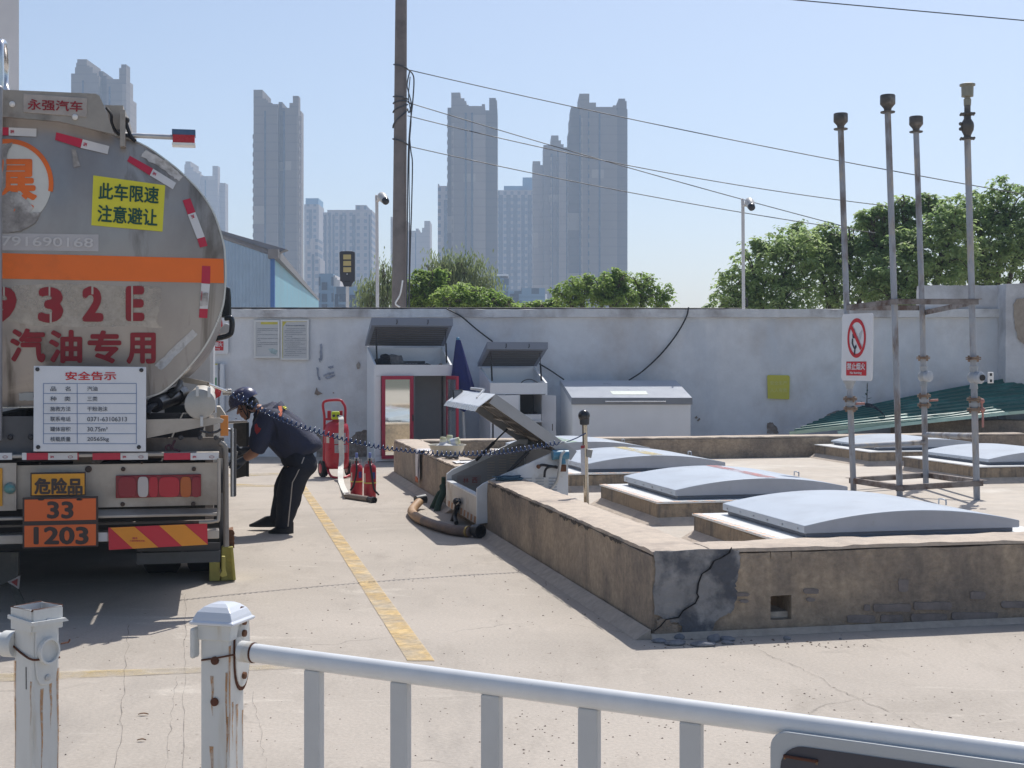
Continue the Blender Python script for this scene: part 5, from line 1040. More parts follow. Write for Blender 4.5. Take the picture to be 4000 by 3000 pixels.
# ------------------------------------------------------------------ cabinets against the wall
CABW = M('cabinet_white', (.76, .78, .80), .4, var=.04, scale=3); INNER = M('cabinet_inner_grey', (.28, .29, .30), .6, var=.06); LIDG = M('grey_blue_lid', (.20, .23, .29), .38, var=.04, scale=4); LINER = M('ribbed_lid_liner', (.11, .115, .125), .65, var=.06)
CMG = M('magenta_red_frame', (.40, .015, .055), .35, var=.05)
KX = V((math.cos(R(15)), math.sin(R(15)), 0)); KY = V((-math.sin(R(15)), math.cos(R(15)), 0))
def zF(x, y): return (1350 + x / 2.37, 1200 + y / 2.37)
def kframe(xl, Y):
    o = P(xl, HY, Y); o.z = 0
    return lambda a, b, z: o + KX * a + KY * b + UP * z
def zat(y, Y): return EYE - (y - HY) / F * Y
def opencab(label, xl, Y, W, dep, yf, yb, ylid_top, ylid_bot, door_z):
    f = kframe(xl, Y); zf, zb = zat(yf, Y), zat(yb, Y + dep)
    rt = empty('equipment_cabinet', f(W / 2, dep / 2, 0), label, 'cabinet', 'white cabinets along the wall')
    t = .03; q = MB()
    for a in (0, W - t): q.prism([f(a, 0, 0), f(a, dep, 0), f(a, dep, zb), f(a, 0, zf)], KX * t)
    q.obox(f(t, dep - t, 0), KX * (W - 2 * t), KY * t, UP * (zb - .02)); q.build('body', CABW, rt)
    q = MB(); q.obox(f(t, .002, door_z), KX * (W - 2 * t), KY * t, UP * (zf - door_z)); q.obox(f(t, 0, .01), KX * (W - 2 * t), KY * .02, UP * .08); q.build('front_rail', CABW, rt)
    q = MB(); q.obox(f(t, t + .003, zf - .10), KX * (W - 2 * t), KY * (dep - 2 * t - .006), UP * .015); q.build('shelf', CABW, rt)
    # lid, hinged along the back edge
    hz_ = zb + .01; fr_top, fr_bot = zat(ylid_top, Y + .15), zat(ylid_bot, Y + .15); fy = .10
    q = MB(); q.prism([f(-.03, dep, hz_), f(-.03, fy, fr_bot), f(-.03, fy - .02, fr_top), f(-.03, dep, hz_ + .06)], KX * (W + .06)); lid = q.build('lid', LIDG, rt, bevel=.004)
    q = MB(); dn = (f(0, fy, fr_bot) - f(0, dep, hz_)).normalized(); nn = dn.cross(KX); nn = nn if nn.z < 0 else -nn
    for k in range(9):
        s = .06 + k * .10; pA = f(.03, dep, hz_).lerp(f(.03, fy, fr_bot), s); q.obox(pA + nn * .004, KX * (W - .06), dn * .045, nn * .006)
    q.build('lid_liner', LINER, lid)
    q = MB(); q.obox(f(-.031, fy - .026, fr_bot), KX * (W + .062), KY * .004, UP * (fr_top - fr_bot)); q.build('lid_skirt', LIDG, lid)
    for a in (.30, .70):
        q = MB(); q.tube([f(W * a, fy - .03, fr_bot + (fr_top - fr_bot) * .75), f(W * a, fy - .045, fr_bot + (fr_top - fr_bot) * .4), f(W * a - .01, fy - .03, fr_bot + .02)], .006, 6); q.build('latch', DARK, lid)
    for a in (.06, W - .06):
        q = MB(); s0 = f(a, .12, zf + .03); s1 = f(a, fy + .12, fr_bot + .03); q.tube([s0, s0.lerp(s1, .5)], .013, 8); q.tube([s0.lerp(s1, .5), s1], .006, 6); q.build('gas_strut', BLACK, rt, smooth=50)
    return rt, f, zf, zb
rtA, fA, zfA, zbA = opencab('tall white cabinet with open lid and magenta framed glass door', 1462, 20.5, 1.21, .72, 1425, 1354, 1241, 1271, 1.31)
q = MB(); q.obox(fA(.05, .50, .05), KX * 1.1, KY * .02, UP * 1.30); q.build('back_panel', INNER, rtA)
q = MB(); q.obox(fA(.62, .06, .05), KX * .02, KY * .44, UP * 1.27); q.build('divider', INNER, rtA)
def glazed(rt, a, b, z0, z1, nm='door', fw=.055, glass=None):
    d = (b - a); d.z = 0; L_ = d.length; d.normalize(); n_ = d.cross(UP); q = MB()
    for o, ww, hh in ((a, fw, z1 - z0), (a + d * (L_ - fw), fw, z1 - z0)): q.obox(V((o.x, o.y, z0)), d * ww, n_ * .035, UP * hh)
    for z in (z0, z1 - fw): q.obox(V((a.x, a.y, z)) + d * fw, d * (L_ - 2 * fw), n_ * .035, UP * fw)
    o = q.build(nm, CMG, rt)
    q = MB(); q.obox(V((a.x, a.y, z0 + fw)) + d * fw + n_ * .012, d * (L_ - 2 * fw), n_ * .006, UP * (z1 - z0 - 2 * fw)); q.build('glass_pane', glass, o); return o
MIRR = M('mirror_glass', (.82, .84, .80), .03, metal=1.0, var=.0)
jl = onplane(1488, 1500, fA(0, 0, 0), KY); jw = (jl - fA(0, 0, 0)).dot(KX); q = MB(); q.obox(fA(.031, .001, .095), KX * (jw - .033), KY * .02, UP * 1.21); q.build('door_jamb', CABW, rtA)
dl = glazed(rtA, onplane(1490, 1500, fA(0, -.02, 0), KY), onplane(1614, 1500, fA(0, -.02, 0), KY), .05, 1.31, glass=MIRR)
GLS = M('clear_door_glass', (.75, .82, .86), .05, var=.02, trans=.9)
h0 = onplane(1737, 1500, fA(0, -.03, 0), KY); glazed(rtA, V((P(1783, 0, 20.0).x, 20.0, 0)), h0 + V((.02, 0, 0)), .12, 1.31, fw=.05, glass=GLS)
q = MB(); q.tube([fA(.585, -.05, .62), fA(.585, -.05, .72)], .012, 6); q.build('door_handle', BLACK, dl)
rtB, fB, zfB, zbB = opencab('lower white cabinet with open lid and shelf beside the folded umbrella', 1915, 20.4, .90, .70, 1496, 1434, 1336, 1364, 1.03)
q = MB(); p0 = onplane(1928, 1500, fB(0, -.01, 0), KY); p1 = onplane(2026, 1500, fB(0, -.01, 0), KY); q.prism([V((p0.x, p0.y, .06)), V((p1.x, p1.y, .06)), V((p1.x, p1.y, 1.02)), V((p0.x, p0.y, 1.02))], -KY * .02); q.build('door', CABW, rtB, bevel=.003)
q = MB(); p0 = onplane(2117, 1500, fB(0, -.01, 0), KY); p1 = P(2172, 1500, 20.1); od = [V((p0.x, p0.y, .06)), V((p1.x, p1.y, .06)), V((p1.x, p1.y, 1.02)), V((p0.x, p0.y, 1.02))]; q.prism(od, KY * .02); dB = q.build('door', CABW, rtB, bevel=.003)
q = MB(); q.obox(V((p1.x - .06, p1.y - .025, .50)), (.012, 0, 0), (0, .02, 0), (0, 0, .10)); q.build('door_handle', BLACK, dB)
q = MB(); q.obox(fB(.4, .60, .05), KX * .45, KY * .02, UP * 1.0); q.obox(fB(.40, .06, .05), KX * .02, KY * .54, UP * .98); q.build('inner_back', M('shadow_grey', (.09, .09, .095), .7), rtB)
q = MB(); q.obox(fB(.42, .03, .60), KX * .44, KY * .55, UP * .03); q.obox(fB(.455, .03, .05), KX * .02, KY * .02, UP * .97); q.build('inner_shelf', CABW, rtB)
bx = empty('storage_tray', fB(.66, .2, .632), 'white shallow tray on the inner shelf of the lower cabinet', 'tray')
q = MB(); q.obox(fB(.50, .06, .632), KX * .32, KY * .3, UP * .09); q.build('tray', CABW, bx, bevel=.004)
q = MB()
for k in range(4): q.ball(fB(.55 + .07 * k, .2, .735), .035, 10, 6, (1.2, 1, .6))
q.build('tray_contents', BLACK, bx)
q = MB(); q.tube(spline([fB(.50, .25, zfB - .08), fB(.58, .25, zfB + .02), fB(.70, .25, zfB + .05), fB(.82, .25, zfB)], 6), .007, 6); tag(q.build('wire_hoop', DARK, smooth=60), 'thin dark wire hoop standing in the top of the lower cabinet', 'wire')
# things lying in the tall cabinet's top
zs = zfA - .085
bag = empty('work_bag', fA(.28, .3, zs), 'bundled black and grey work bag lying in the top of the tall cabinet', 'bag')
def lump(c, r, sq, seed, mat, parent, name):
    q = MB(); q.ball(c, r, 22, 14, sq); c = V(c)
    for k, p in enumerate(q.v):
        d = V(p) - c; w = 1 + .28 * mn.noise(d * 14 + V((seed, 0, 0))) + .12 * mn.noise(d * 34 + V((0, seed, 0))); q.v[k] = tuple(c + d * w)
    return q.build(name, mat, parent, smooth=80)
BAGM = M('black_cloth', (.02, .022, .027), .85, var=.3, scale=20)
lump(fA(.17, .28, zs + .09), .13, (1.1, .8, .8), 1, BAGM, bag, 'bag'); lump(fA(.22, .3, zs + .19), .08, (1.1, .9, .8), 3, BAGM, bag, 'cap')
lump(fA(.37, .28, zs + .12), .14, (1.0, .7, .9), 2, M('grey_cloth', (.16, .155, .15), .95, var=.3, scale=24), bag, 'cloth')
rc = empty('recorder_box', fA(.66, .3, zs), 'black rack recorder box with rows of buttons in the tall cabinet top', 'recorder')
q = MB(); q.obox(fA(.52, .24, zs + .005), KX * .27, KY * .25, UP * .07); q.obox(fA(.50, .22, zs + .078), KX * .33, KY * .28, UP * .065); q.build('case', M('black_case', (.035, .037, .045), .5, var=.1), rc, bevel=.004)
for k in range(12):
    q = MB(); q.ball(fA(.53 + .024 * k, .219, zs + .105) if k < 8 else fA(.54 + .05 * (k - 8), .239, zs + .045), .006, 8, 5); q.build('button', SIL, rc)
lump(fA(.90, .3, zs + .05), .07, (1.1, .7, .8), 6, BAGM, tag(empty('cloth_bundle', fA(.90, .3, zs)), 'small black cloth bundle right of the recorder box', 'cloth'), 'cloth')
lump(fA(1.09, .3, zs + .05), .06, (.9, .7, 1), 7, BAGM, tag(empty('cloth_bundle', fA(1.09, .3, zs)), 'black cloth lump at the right end of the tall cabinet top', 'cloth'), 'cloth')
# closed chest
def zG(x, y): return (2050 + x / 2.765, 1300 + y / 2.765)
Yc = 20.35; KX0 = V((1, .0, 0)); f0 = P(2232.6, 1553, Yc); zt = f0.z; WC = P(2704, 0, Yc).x - f0.x
K2 = V((-.16, .987, 0)); fc = lambda a, b, z: V((f0.x, Yc, 0)) + KX0 * a + K2 * b + UP * z
cdp = .95; zbk = zat(1486, Yc + cdp)
chst = empty('storage_chest', fc(WC / 2, .4, 0), 'long closed white chest with sloping grey lid and handle bar', 'chest', 'white cabinets along the wall')
q = MB(); q.prism([fc(.02, .02, 0), fc(.02, cdp - .03, 0), fc(.02, cdp - .03, zbk - .05), fc(.02, .02, zt - .05)], KX0 * (WC - .04)); q.build('body', CABW, chst)
q = MB(); q.prism([fc(0, 0, zt - .10), fc(0, 0, zt), fc(0, cdp * .9, zbk), fc(0, cdp, zbk), fc(0, cdp, zbk - .08), fc(0, cdp * .85, zbk - .08)], KX0 * WC); ld_ = q.build('lid', M('pale_lid_enamel', (.42, .45, .50), .3, var=.03), chst, bevel=.005)
q = MB(); q.obox(fc(-.002, -.006, zt - .105), KX0 * (WC + .004), K2 * .005, UP * .10); q.build('lid_skirt', M('mid_grey_skirt', (.22, .235, .26), .4, var=.04), ld_)
q = MB(); hz0_ = zt - .06; q.tube([fc(WC * .275, -.04, hz0_), fc(WC * .775, -.04, hz0_)], .010, 8); [q.tube([fc(WC * k, -.04, hz0_), fc(WC * k, 0, hz0_ + .005)], .008, 6) for k in (.32, .715)]; q.build('handle_bar', M('polished_tube', (.7, .7, .7)), chst, smooth=50)
nl = V((0, -(zbk - zt), cdp * .9)).normalized()
q = MB(); pl_ = lambda a, b: fc(a, cdp * .9 * b, zt + (zbk - zt) * b) + nl * .003; q.prism([pl_(WC * .36, .16), pl_(WC * .655, .16), pl_(WC * .66, .36), pl_(WC * .355, .36)], nl * .001); lb_ = q.build('pale_label', M('pale_green_label', (.56, .62, .56), .5, var=.1, scale=30), chst)
q = MB(); [q.obox(fc(WC * a, -.003, .05), KX0 * (WC * .25), K2 * .004, UP * .075) for a in (.16, .60)]; q.build('plinth_slot', M('mid_grey_skirt', (.22, .235, .26)), chst)

# folded parasol leaning between the cabinets
um = empty('folded_parasol', P(1812, 1800, 20.75), 'closed dark blue parasol standing on a white pole between two cabinets', 'parasol')
UBL = M('navy_canvas', (.02, .028, .13), .8, var=.2, scale=14)
q = MB(); n = 28; rows = []
yt, yb_ = 1328, 1602
for i in range(13):
    s = i / 12; y = yt + (yb_ - yt) * s; xc_ = 1790 + 24 * s; w = 9 + 50 * s ** .9 if s < .97 else 56
    for k in range(n):
        a = 6.2832 * k / n; fl = 1 + .16 * s * math.cos(8 * a); rows.append(P(xc_ + w * fl * math.cos(a), y + (6 * s * math.cos(8 * a)), 20.75 + 0) + V((0, w / F * 20.75 * fl * math.sin(a) * .7, 0)))
q.add(rows, [(i * n + k, i * n + (k + 1) % n, (i + 1) * n + (k + 1) % n, (i + 1) * n + k) for i in range(12) for k in range(n)] + [tuple(range(n))]); q.build('canopy', UBL, um, smooth=50)
q = MB(); a = P(1818, 1798, 20.75); a.z = .0; q.tube([P(1788, 1330, 20.75), P(1809, 1605, 20.75), a], .022, 10); q.build('pole', WHITE, um, smooth=50)
q = MB(); q.ball(P(1789, 1324, 20.75), .03, 10, 6); q.build('finial', M('blue_roof_screen', (.07, .22, .36)), um)

# ------------------------------------------------------------------ extinguishers
def zH(x, y): return (1200 + x / 3.3175, 1500 + y / 3.3175)
Yx = 17.8; X_ = lambda x, y, d=0: P(*zH(x, y), Yx + d)
ex = empty('trolley_extinguisher', V((X_(382, 0).x, Yx, 0)), 'large red wheeled fire extinguisher with a white hose by the wall', 'fire extinguisher')
cxm = X_(382, 0).x; rC = (X_(540, 0).x - X_(225, 0).x) / 2
z0c, z1c = X_(0, 1092).z, X_(0, 478).z
q = MB(); hC = z1c - z0c; q.lathe([(rC * .80, 0), (rC * .97, .03), (rC, .09), (rC, hC - .12), (rC * .9, hC - .05), (rC * .62, hC - .01), (.06, hC), (.06, hC + .05)], V((cxm, Yx, z0c)), UP, 32); cyl = q.build('cylinder', RED, ex, smooth=50)
q = MB(); q.tube(spline([X_(215, 1090, -.02), X_(222, 600, -.02), X_(222, 420, -.02), X_(204, 270, -.02), X_(240, 222, -.02), X_(340, 208, -.02), X_(430, 212, -.02), X_(462, 245, -.02), X_(492, 310, -.02), X_(492, 460, -.02), X_(490, 800, .1)], 6), .017, 8); q.tube([X_(215, 455, -.02), X_(497, 455, -.02)], .016, 8); q.build('frame', RED, ex, smooth=50)
q = MB(); q.tube(spline([X_(265, 1090, -.05), X_(285, 1160, -.15), X_(330, 1205, -.22), X_(420, 1215, -.24), X_(500, 1205, -.2), X_(552, 1180, -.1)], 6), .016, 8); q.build('foot_bar', RED, ex, smooth=50)
q = MB()
for x in (285, 437): q.box(X_(x, 395), (.045, .04, .10))
q.build('frame_lugs', RED, ex, bevel=.006)
for x, d in ((205, .02), (535, .12)):
    q = MB(); c = V((X_(x, 0).x, Yx + d, .115)); q.lathe([(.05, -.035), (.105, -.04), (.115, -.02), (.115, .02), (.105, .04), (.05, .035)], c, V((.9, .44, 0)).normalized(), 24); w_ = q.build('wheel', TYRE, ex, smooth=45)
    q = MB(); q.lathe([(.065, -.042), (.05, -.046), (.02, -.05)], c, V((.9, .44, 0)).normalized(), 16); q.build('hub', RED, w_)
q = MB(); q.tube([V((X_(205, 0).x, Yx + .02, .115)), V((X_(535, 0).x, Yx + .12, .115))], .014, 8); q.build('axle', RED, ex)
HV = M('lime_valve_cover', (.52, .62, .02), .5, var=.15)
q = MB(); q.box(X_(370, 408, -.02), (.105, .09, .105)); vc = q.build('valve_cover', HV, ex, bevel=.012)
for x in (345, 402):
    q = MB(); q.lathe([(.018, 0), (.018, .02)], X_(x, 412, -.075), V((0, -1, 0)), 12); q.build('gauge', DARK, vc)
q = MB()
for x0, y0, x1, y1 in ((372, 628, 530, 768), (375, 782, 528, 884)):
    pts = []
    for k in range(7):
        s = k / 6; x = x0 + (x1 - x0) * s; xa = X_(x, 0).x - cxm; yy = -math.sqrt(max(rC * rC - xa * xa, 0)) - .002; pts.append((X_(x, 0).x, yy))
    o = len(q.v); q.add([V((x, Yx + y, X_(0, y1).z)) for x, y in pts] + [V((x, Yx + y, X_(0, y0).z)) for x, y in pts], [(k, k + 1, 8 + k, 7 + k) for k in range(6)])
q.build('grey_label', M('silver_label', (.34, .33, .35), .5, var=.2, scale=40), cyl)
q = MB(); xa = X_(232, 0).x - cxm; q.add([V((X_(x, 0).x, Yx - math.sqrt(max(rC ** 2 - (X_(x, 0).x - cxm) ** 2, 0)) - .002, X_(0, y).z)) for x, y in ((236, 758), (270, 758), (305, 758), (305, 678), (270, 678), (236, 678))], [(0, 1, 4, 5), (1, 2, 3, 4)]); q.build('instruction_card', M('cream_card', (.55, .50, .44), .6, var=.1), cyl)
Yn = 14.9; N_ = lambda x, y, d=0: P(*zH(x, y), Yn + d)
hs = [X_(425, 408, -.08), X_(442, 470, -.19), X_(440, 620, -.20), X_(438, 780, -.20), X_(446, 930, -.22), X_(438, 1060, -.30), X_(430, 1150, -.6), G(*zH(440, 1268), .02), G(*zH(480, 1370), .02), N_(520, 1432)]
q = MB(); pth = spline(hs, 7); m = len(pth); W_ = []
for i, p in enumerate(pth):
    s = i / (m - 1); wd = .033 if s < .55 else .034; W_ += [p - V((wd, 0, 0)) + V((0, .006 * math.sin(i), 0)), p + V((wd, 0, 0)) - V((0, .006 * math.sin(i), 0))]
q.add(W_, [(2 * i, 2 * i + 1, 2 * i + 3, 2 * i + 2) for i in range(m - 1)])
q.v += [(x, y + .012, z) for x, y, z in q.v]; o = 2 * m; q.f += [(2 * i + 2 + o, 2 * i + 3 + o, 2 * i + 1 + o, 2 * i + o) for i in range(m - 1)] + [(2 * i, 2 * i + 2, 2 * i + 2 + o, 2 * i + o) for i in range(m - 1)] + [(2 * i + 1 + o, 2 * i + 3 + o, 2 * i + 3, 2 * i + 1) for i in range(m - 1)]; q.mi = [0] * len(q.f)
hos = q.build('flat_hose', M('white_canvas_hose', (.66, .64, .58), .8, var=.15, scale=14), ex, smooth=50)
a, b = G(*zH(510, 1450), .03), G(*zH(795, 1492), .03); c = G(*zH(880, 1508), .03)
q = MB(); q.tube([a, b], .031, 14); q.build('discharge_tube', M('brown_tube', (.22, .17, .14), .6, var=.15, scale=20), hos, smooth=50)
q = MB(); q.tube([b, b.lerp(c, .5)], .026, 12); q.lathe([(.036, 0), (.036, .04), (.028, .04), (.028, .005)], b.lerp(c, .62), (c - b).normalized(), 16); q.build('nozzle', DARK, hos, smooth=45)
# a pair of small red extinguishers
BAND = M('yellow_tie', (.62, .55, .10), .6); BLU = M('blue_pin', (.16, .22, .50), .4)
def bottle(label, x, ybase, seed):
    Yb = F * EYE / (zH(0, ybase)[1] - HY); c = V((P(zH(x, 0)[0], 0, Yb).x, Yb, 0)); rt = empty('fire_extinguisher', c, label, 'fire extinguisher', 'pair of small red extinguishers')
    r = .070; h = zat(zH(0, 1028)[1], Yb)
    q = MB(); q.lathe([(r * .92, 0), (r, .01), (r, h - .06), (r * .9, h - .03), (r * .6, h - .005), (.022, h), (.022, h + .03)], c, UP, 28); cy_ = q.build('cylinder', RED, rt, smooth=50)
    q = MB(); q.box(c + UP * (h + .045), (.05, .04, .035)); q.tube([c + V((-.02, 0, h + .03)), c + V((-.055, 0, h + .015)), c + V((-.06, 0, h - .03))], .008, 6); q.tube([c + V((.02, 0, h + .03)), c + V((.05, 0, h + .05)), c + V((.055, 0, h))], .007, 6); q.build('valve', STEEL, rt, smooth=40)
    q = MB(); q.box(c + UP * (h + .09), (.03, .028, .06)); q.build('blue_pin', BLU, rt, bevel=.006)
    q = MB(); q.tube(spline([c + V((.0, -.03, h + .05)), c + V((.01, -.075, h - .05)), c + V((.0, -.078, h * .6)), c + V((-.03, -.07, h * .3)), c + V((-.065, -.04, .06))] if seed == 0 else [c + V((.0, -.03, h + .05)), c + V((.02, -.074, h - .06)), c + V((.035, -.068, h * .55)), c + V((.055, -.055, h * .25)), c + V((.09, -.05, .05)), c + V((.105, -.06, .035))], 6), .011, 8); q.build('hose', BLACK, rt, smooth=50)
    q = MB(); q.lathe([(r + .003, .0), (r + .003, .012)], c + UP * h * .42, UP, 28); q.build('tie_band', BAND, rt)
    q = MB(); q.add([c + V((math.sin(a) * (r + .0015), -math.cos(a) * (r + .0015), z)) for z in (h * .55, h * .75) for a in (.45, .75, 1.05)], [(0, 1, 4, 3), (1, 2, 5, 4)]); q.build('label', M('blue_print_label', (.05, .06, .22), .5, var=.2, scale=60), cy_)
    q = MB(); q.add([c + V((math.sin(a) * (r + .0015), -math.cos(a) * (r + .0015), z)) for z in (h * .45, h * .72) for a in (-.95, -.8, -.65)], [(0, 1, 4, 3), (1, 2, 5, 4)]); q.build('label', M('cream_card', (.55, .5, .44)), cy_)
    return rt
bottle('small red extinguisher on the left of the pair, nearer the white flat hose', 640, 1440, 0)
bottle('small red extinguisher on the right of the pair with its hose end on the ground', 812, 1470, 1)
# ------------------------------------------------------------------ unloading box built across the bund wall
BOXW = M('unloading_white', (.72, .75, .78), .38, var=.06, scale=5, c2=(.48, .46, .42), thr=.64, scale2=5)
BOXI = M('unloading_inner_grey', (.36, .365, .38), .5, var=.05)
v0, v1, uf, ur = 4.63, 6.26, -.09, .74
ub = empty('unloading_box', D(.3, 5.4, 0), 'white metal fuel unloading box with raised lid set across the low bund wall', 'unloading box')
side = [(uf, .085), (uf, .40), (uf + .06, .445), (.66, .735), (ur, .735), (ur, .185)]
def sidepanel(v, nm):
    q = MB(); q.prism([D(u, v, z) for u, z in side], D1 * .03); return q.build(nm, BOXW, ub, bevel=.004)
near = sidepanel(v0, 'near_side_panel'); far = sidepanel(v1 - .03, 'far_side_panel')
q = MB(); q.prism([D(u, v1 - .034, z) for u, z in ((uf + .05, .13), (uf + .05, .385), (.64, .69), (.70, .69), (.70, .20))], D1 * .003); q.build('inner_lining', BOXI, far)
q = MB(); q.obox(D(uf, v0 + .031, .085), D1 * (v1 - v0 - .062), D2 * .025, UP * .245); fp = q.build('front_panel', M('dirty_white_front', (.62, .60, .56), .5, var=.1, scale=5, c2=(.40, .33, .25), thr=.60, soft=.1, scale2=4), ub)
q = MB(); q.obox(D(uf - .004, v0 + .031, .325), D1 * (v1 - v0 - .062), D2 * .06, UP * .014); q.build('front_lip', BOXW, ub)
q = MB(); q.obox(D(ur - .03, v0 + .031, .19), D1 * (v1 - v0 - .062), D2 * .025, UP * .5); q.build('rear_panel', BOXI, ub)
q = MB(); q.obox(D(uf + .03, v0 + .031, .09), D1 * (v1 - v0 - .062), D2 * .7, UP * .02); q.build('bottom_panel', BOXI, ub)
qa, qb = MB(), MB()
for k in range(18):
    v = v0 + .06 + k * .085; (qa, qb)[k % 2].prism([D(uf - .002, v, .09), D(uf - .002, v + .08, .09), D(uf - .002, v + .05, .15), D(uf - .002, v - .03, .15)], D2 * .001)
qa.build('warning_stripes', M('dull_orange_stripe', (.42, .20, .09), .6, var=.25, scale=20), fp); qb.build('warning_stripes', M('dull_white_stripe', (.55, .50, .45), .6, var=.15, scale=20), fp)
# louvres and name panel
def louvres(parent, v, cols, out, m):
    q = MB()
    for u, z, n in cols:
        for k in range(n): q.obox(D(u, v, z + k * .026), D2 * .075, D1 * out, UP * .010)
    q.build('louvres', m, parent)
louvres(near, v0 - .001, ((.33, .40, 4), (.44, .37, 5), (.56, .37, 5)), -.006, M('louvre_grey', (.42, .45, .49), .4))
louvres(far, v1 - .036, ((.32, .35, 7), (.44, .40, 6), (.55, .44, 6)), -.006, M('louvre_pale', (.50, .47, .43), .5))
q = MB(); q.obox(D(.015, v1 - .041, .28), D2 * .24, D1 * .005, UP * .105); npn = q.build('name_panel', M('faded_name_panel', (.34, .31, .31), .6, var=.08), far)
q = MB()
for ch, u in (('林', .075), ('西', .165)): write(q, ch, lambda s, t, u=u: D(u + .055 * s, v1 - .0425, .362 - .055 * t), .004)
q.build('lettering', M('faded_red_letter', (.33, .07, .07), .6), npn)
# raised lid, hinged along its back edge
hu, hz_, fu, fz = .80, .70, .06, 1.215
dl_ = (D2 * (fu - hu) + UP * (fz - hz_)); nl_ = dl_.cross(D1).normalized(); nl_ = nl_ if nl_.z > 0 else -nl_
LT = M('lid_aluminium', (.36, .375, .40), .35, metal=.35, var=.06)
q = MB(); va, vb = v0 - .03, v1 + .03
q.obox(D(hu, va, hz_), dl_, D1 * (vb - va), nl_ * .02)
for v in (va, vb - .02): q.obox(D(hu, v, hz_) - nl_ * .075, dl_, D1 * .02, nl_ * .0745)
lid = q.build('lid', LT, ub)
q = MB(); q.obox(D(hu, va + .0205, hz_) - nl_ * .075, dl_.normalized() * .02, D1 * (vb - va - .041), nl_ * .0745); q.build('lid_back_flange', LT, lid)
fl0 = D(fu, va, fz); fd = D2 * -.145 + UP * -.105
q = MB(); q.obox(fl0 + nl_ * .02, fd, D1 * (vb - va), nl_ * -.02); q.build('lid_front_flap', BOXW, lid, bevel=.003)
q = MB(); q.obox(fl0 + fd * 1.002 + nl_ * .021, fd.normalized() * .012, D1 * (vb - va), -nl_ * .05); q.build('flap_edge', M('bright_rim_steel', (.6, .58, .55)), lid)
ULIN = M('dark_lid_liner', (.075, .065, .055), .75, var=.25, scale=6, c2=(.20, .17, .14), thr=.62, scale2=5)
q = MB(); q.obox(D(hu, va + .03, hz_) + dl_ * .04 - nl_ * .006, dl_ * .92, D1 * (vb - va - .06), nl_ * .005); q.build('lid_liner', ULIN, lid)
q = MB()
for s in (.22, .5, .78): q.obox(D(hu, va + .03, hz_) + dl_ * s - nl_ * .03, dl_ * .035, D1 * (vb - va - .06), nl_ * .023)
for s in (.32, .66): q.obox(D(hu, va + (vb - va) * s, hz_) + dl_ * .05 - nl_ * .038, dl_ * .9, D1 * .03, nl_ * .007)
q.build('lid_braces', M('brace_grey', (.20, .175, .15), .6, var=.2), lid)
q = MB(); [q.obox(D(hu, va + .1 + k * .55, hz_) + dl_ * (.1 + .12 * k) - nl_ * .048, dl_ * .05, D1 * .3, nl_ * .008) for k in range(3)]; q.build('foil_patch', M('pale_foil', (.46, .42, .36), .5, var=.2, scale=20), lid)
for v in (v0 + .05, v1 - .06):
    q = MB(); a = D(.20, v, .535); b = D(hu, v, hz_) + dl_ * .34 - nl_ * .02
    q.tube([a, a.lerp(b, .55)], .017, 10); q.tube([a.lerp(b, .55), b], .008, 8); q.build('gas_strut', BLACK, ub, smooth=50)
fx, fz_ = D2, (UP + D1 * .35).normalized(); fy_ = fx.cross(fz_).normalized()
q = MB(); nf = fd.cross(D1).normalized(); c = onplane(1788, 1541, fl0 + nl_ * .02, nf) - V((-.04, 1, .03)) * .06; q.box(c, (.10, .025, .105), fx, fy_, fz_); sp_ = q.build('spot_lamp', BLACK, lid, bevel=.004)
ff = -fy_ if fy_.y > 0 else fy_
q = MB(); q.box(c + ff * .0145, (.078, .004, .082), fx, fy_, fz_); q.build('lamp_glass', M('grey_lens', (.22, .22, .22), .25), sp_)
q = MB(); a = fl0 + nl_ * .05 + D1 * 1.25; b = fl0 + nl_ * .05 + D1 * .62; q.tube([a, b], .014, 8); q.tube([b, fl0 + fd * .5 + D1 * .5 + nl_ * .025], .011, 6); q.build('lamp_bracket', STEEL, lid, smooth=50)
# blue junction head, valve bars and grey conduit on the near panel
JB = M('blue_enamel_casting', (.07, .23, .36), .4, var=.12, scale=14)
zI = lambda x, y: (1500 + x / 2.212, 1600 + y / 2.212)
jn = lambda x, y, o: onplane(*zI(x, y), D(0, v0 - o, 0), D1)
q = MB(); q.tube([jn(1462, 392, .06), jn(1592, 390, .06)], .042, 18); q.tube([jn(1540, 400, .06), jn(1545, 468, .06)], .028, 14); jb = q.build('junction_head', JB, near, smooth=50)
q = MB(); q.lathe([(.046, -.008), (.046, .008)], jn(1462, 392, .06), D2, 18); q.build('junction_cap', JB, jb)
q = MB(); q.box(jn(1540, 505, .06), (.07, .06, .06)); q.build('junction_base', RUST, near, bevel=.006)
q = MB(); q.tube(spline([jn(1335, 490, .05), jn(1370, 478, .06), jn(1430, 488, .06), jn(1500, 500, .06)], 5), .012, 8); q.tube(spline([jn(1490, 492, .07), jn(1420, 498, .08), jn(1392, 530, .08), jn(1386, 585, .08)], 5), .011, 8); q.build('valve_bars', BLACK, near, smooth=50)
q = MB(); q.ball(jn(1335, 492, .05), .020, 10, 6); q.build('valve_knob', RUST, near)
q = MB(); q.tube(spline([jn(1560, 360, .11), jn(1530, 400, .12), jn(1515, 520, .10), jn(1490, 620, .06), jn(1420, 708, .03)], 6), .013, 8); q.build('grey_conduit', M('pale_conduit', (.50, .51, .50), .5), near, smooth=60)
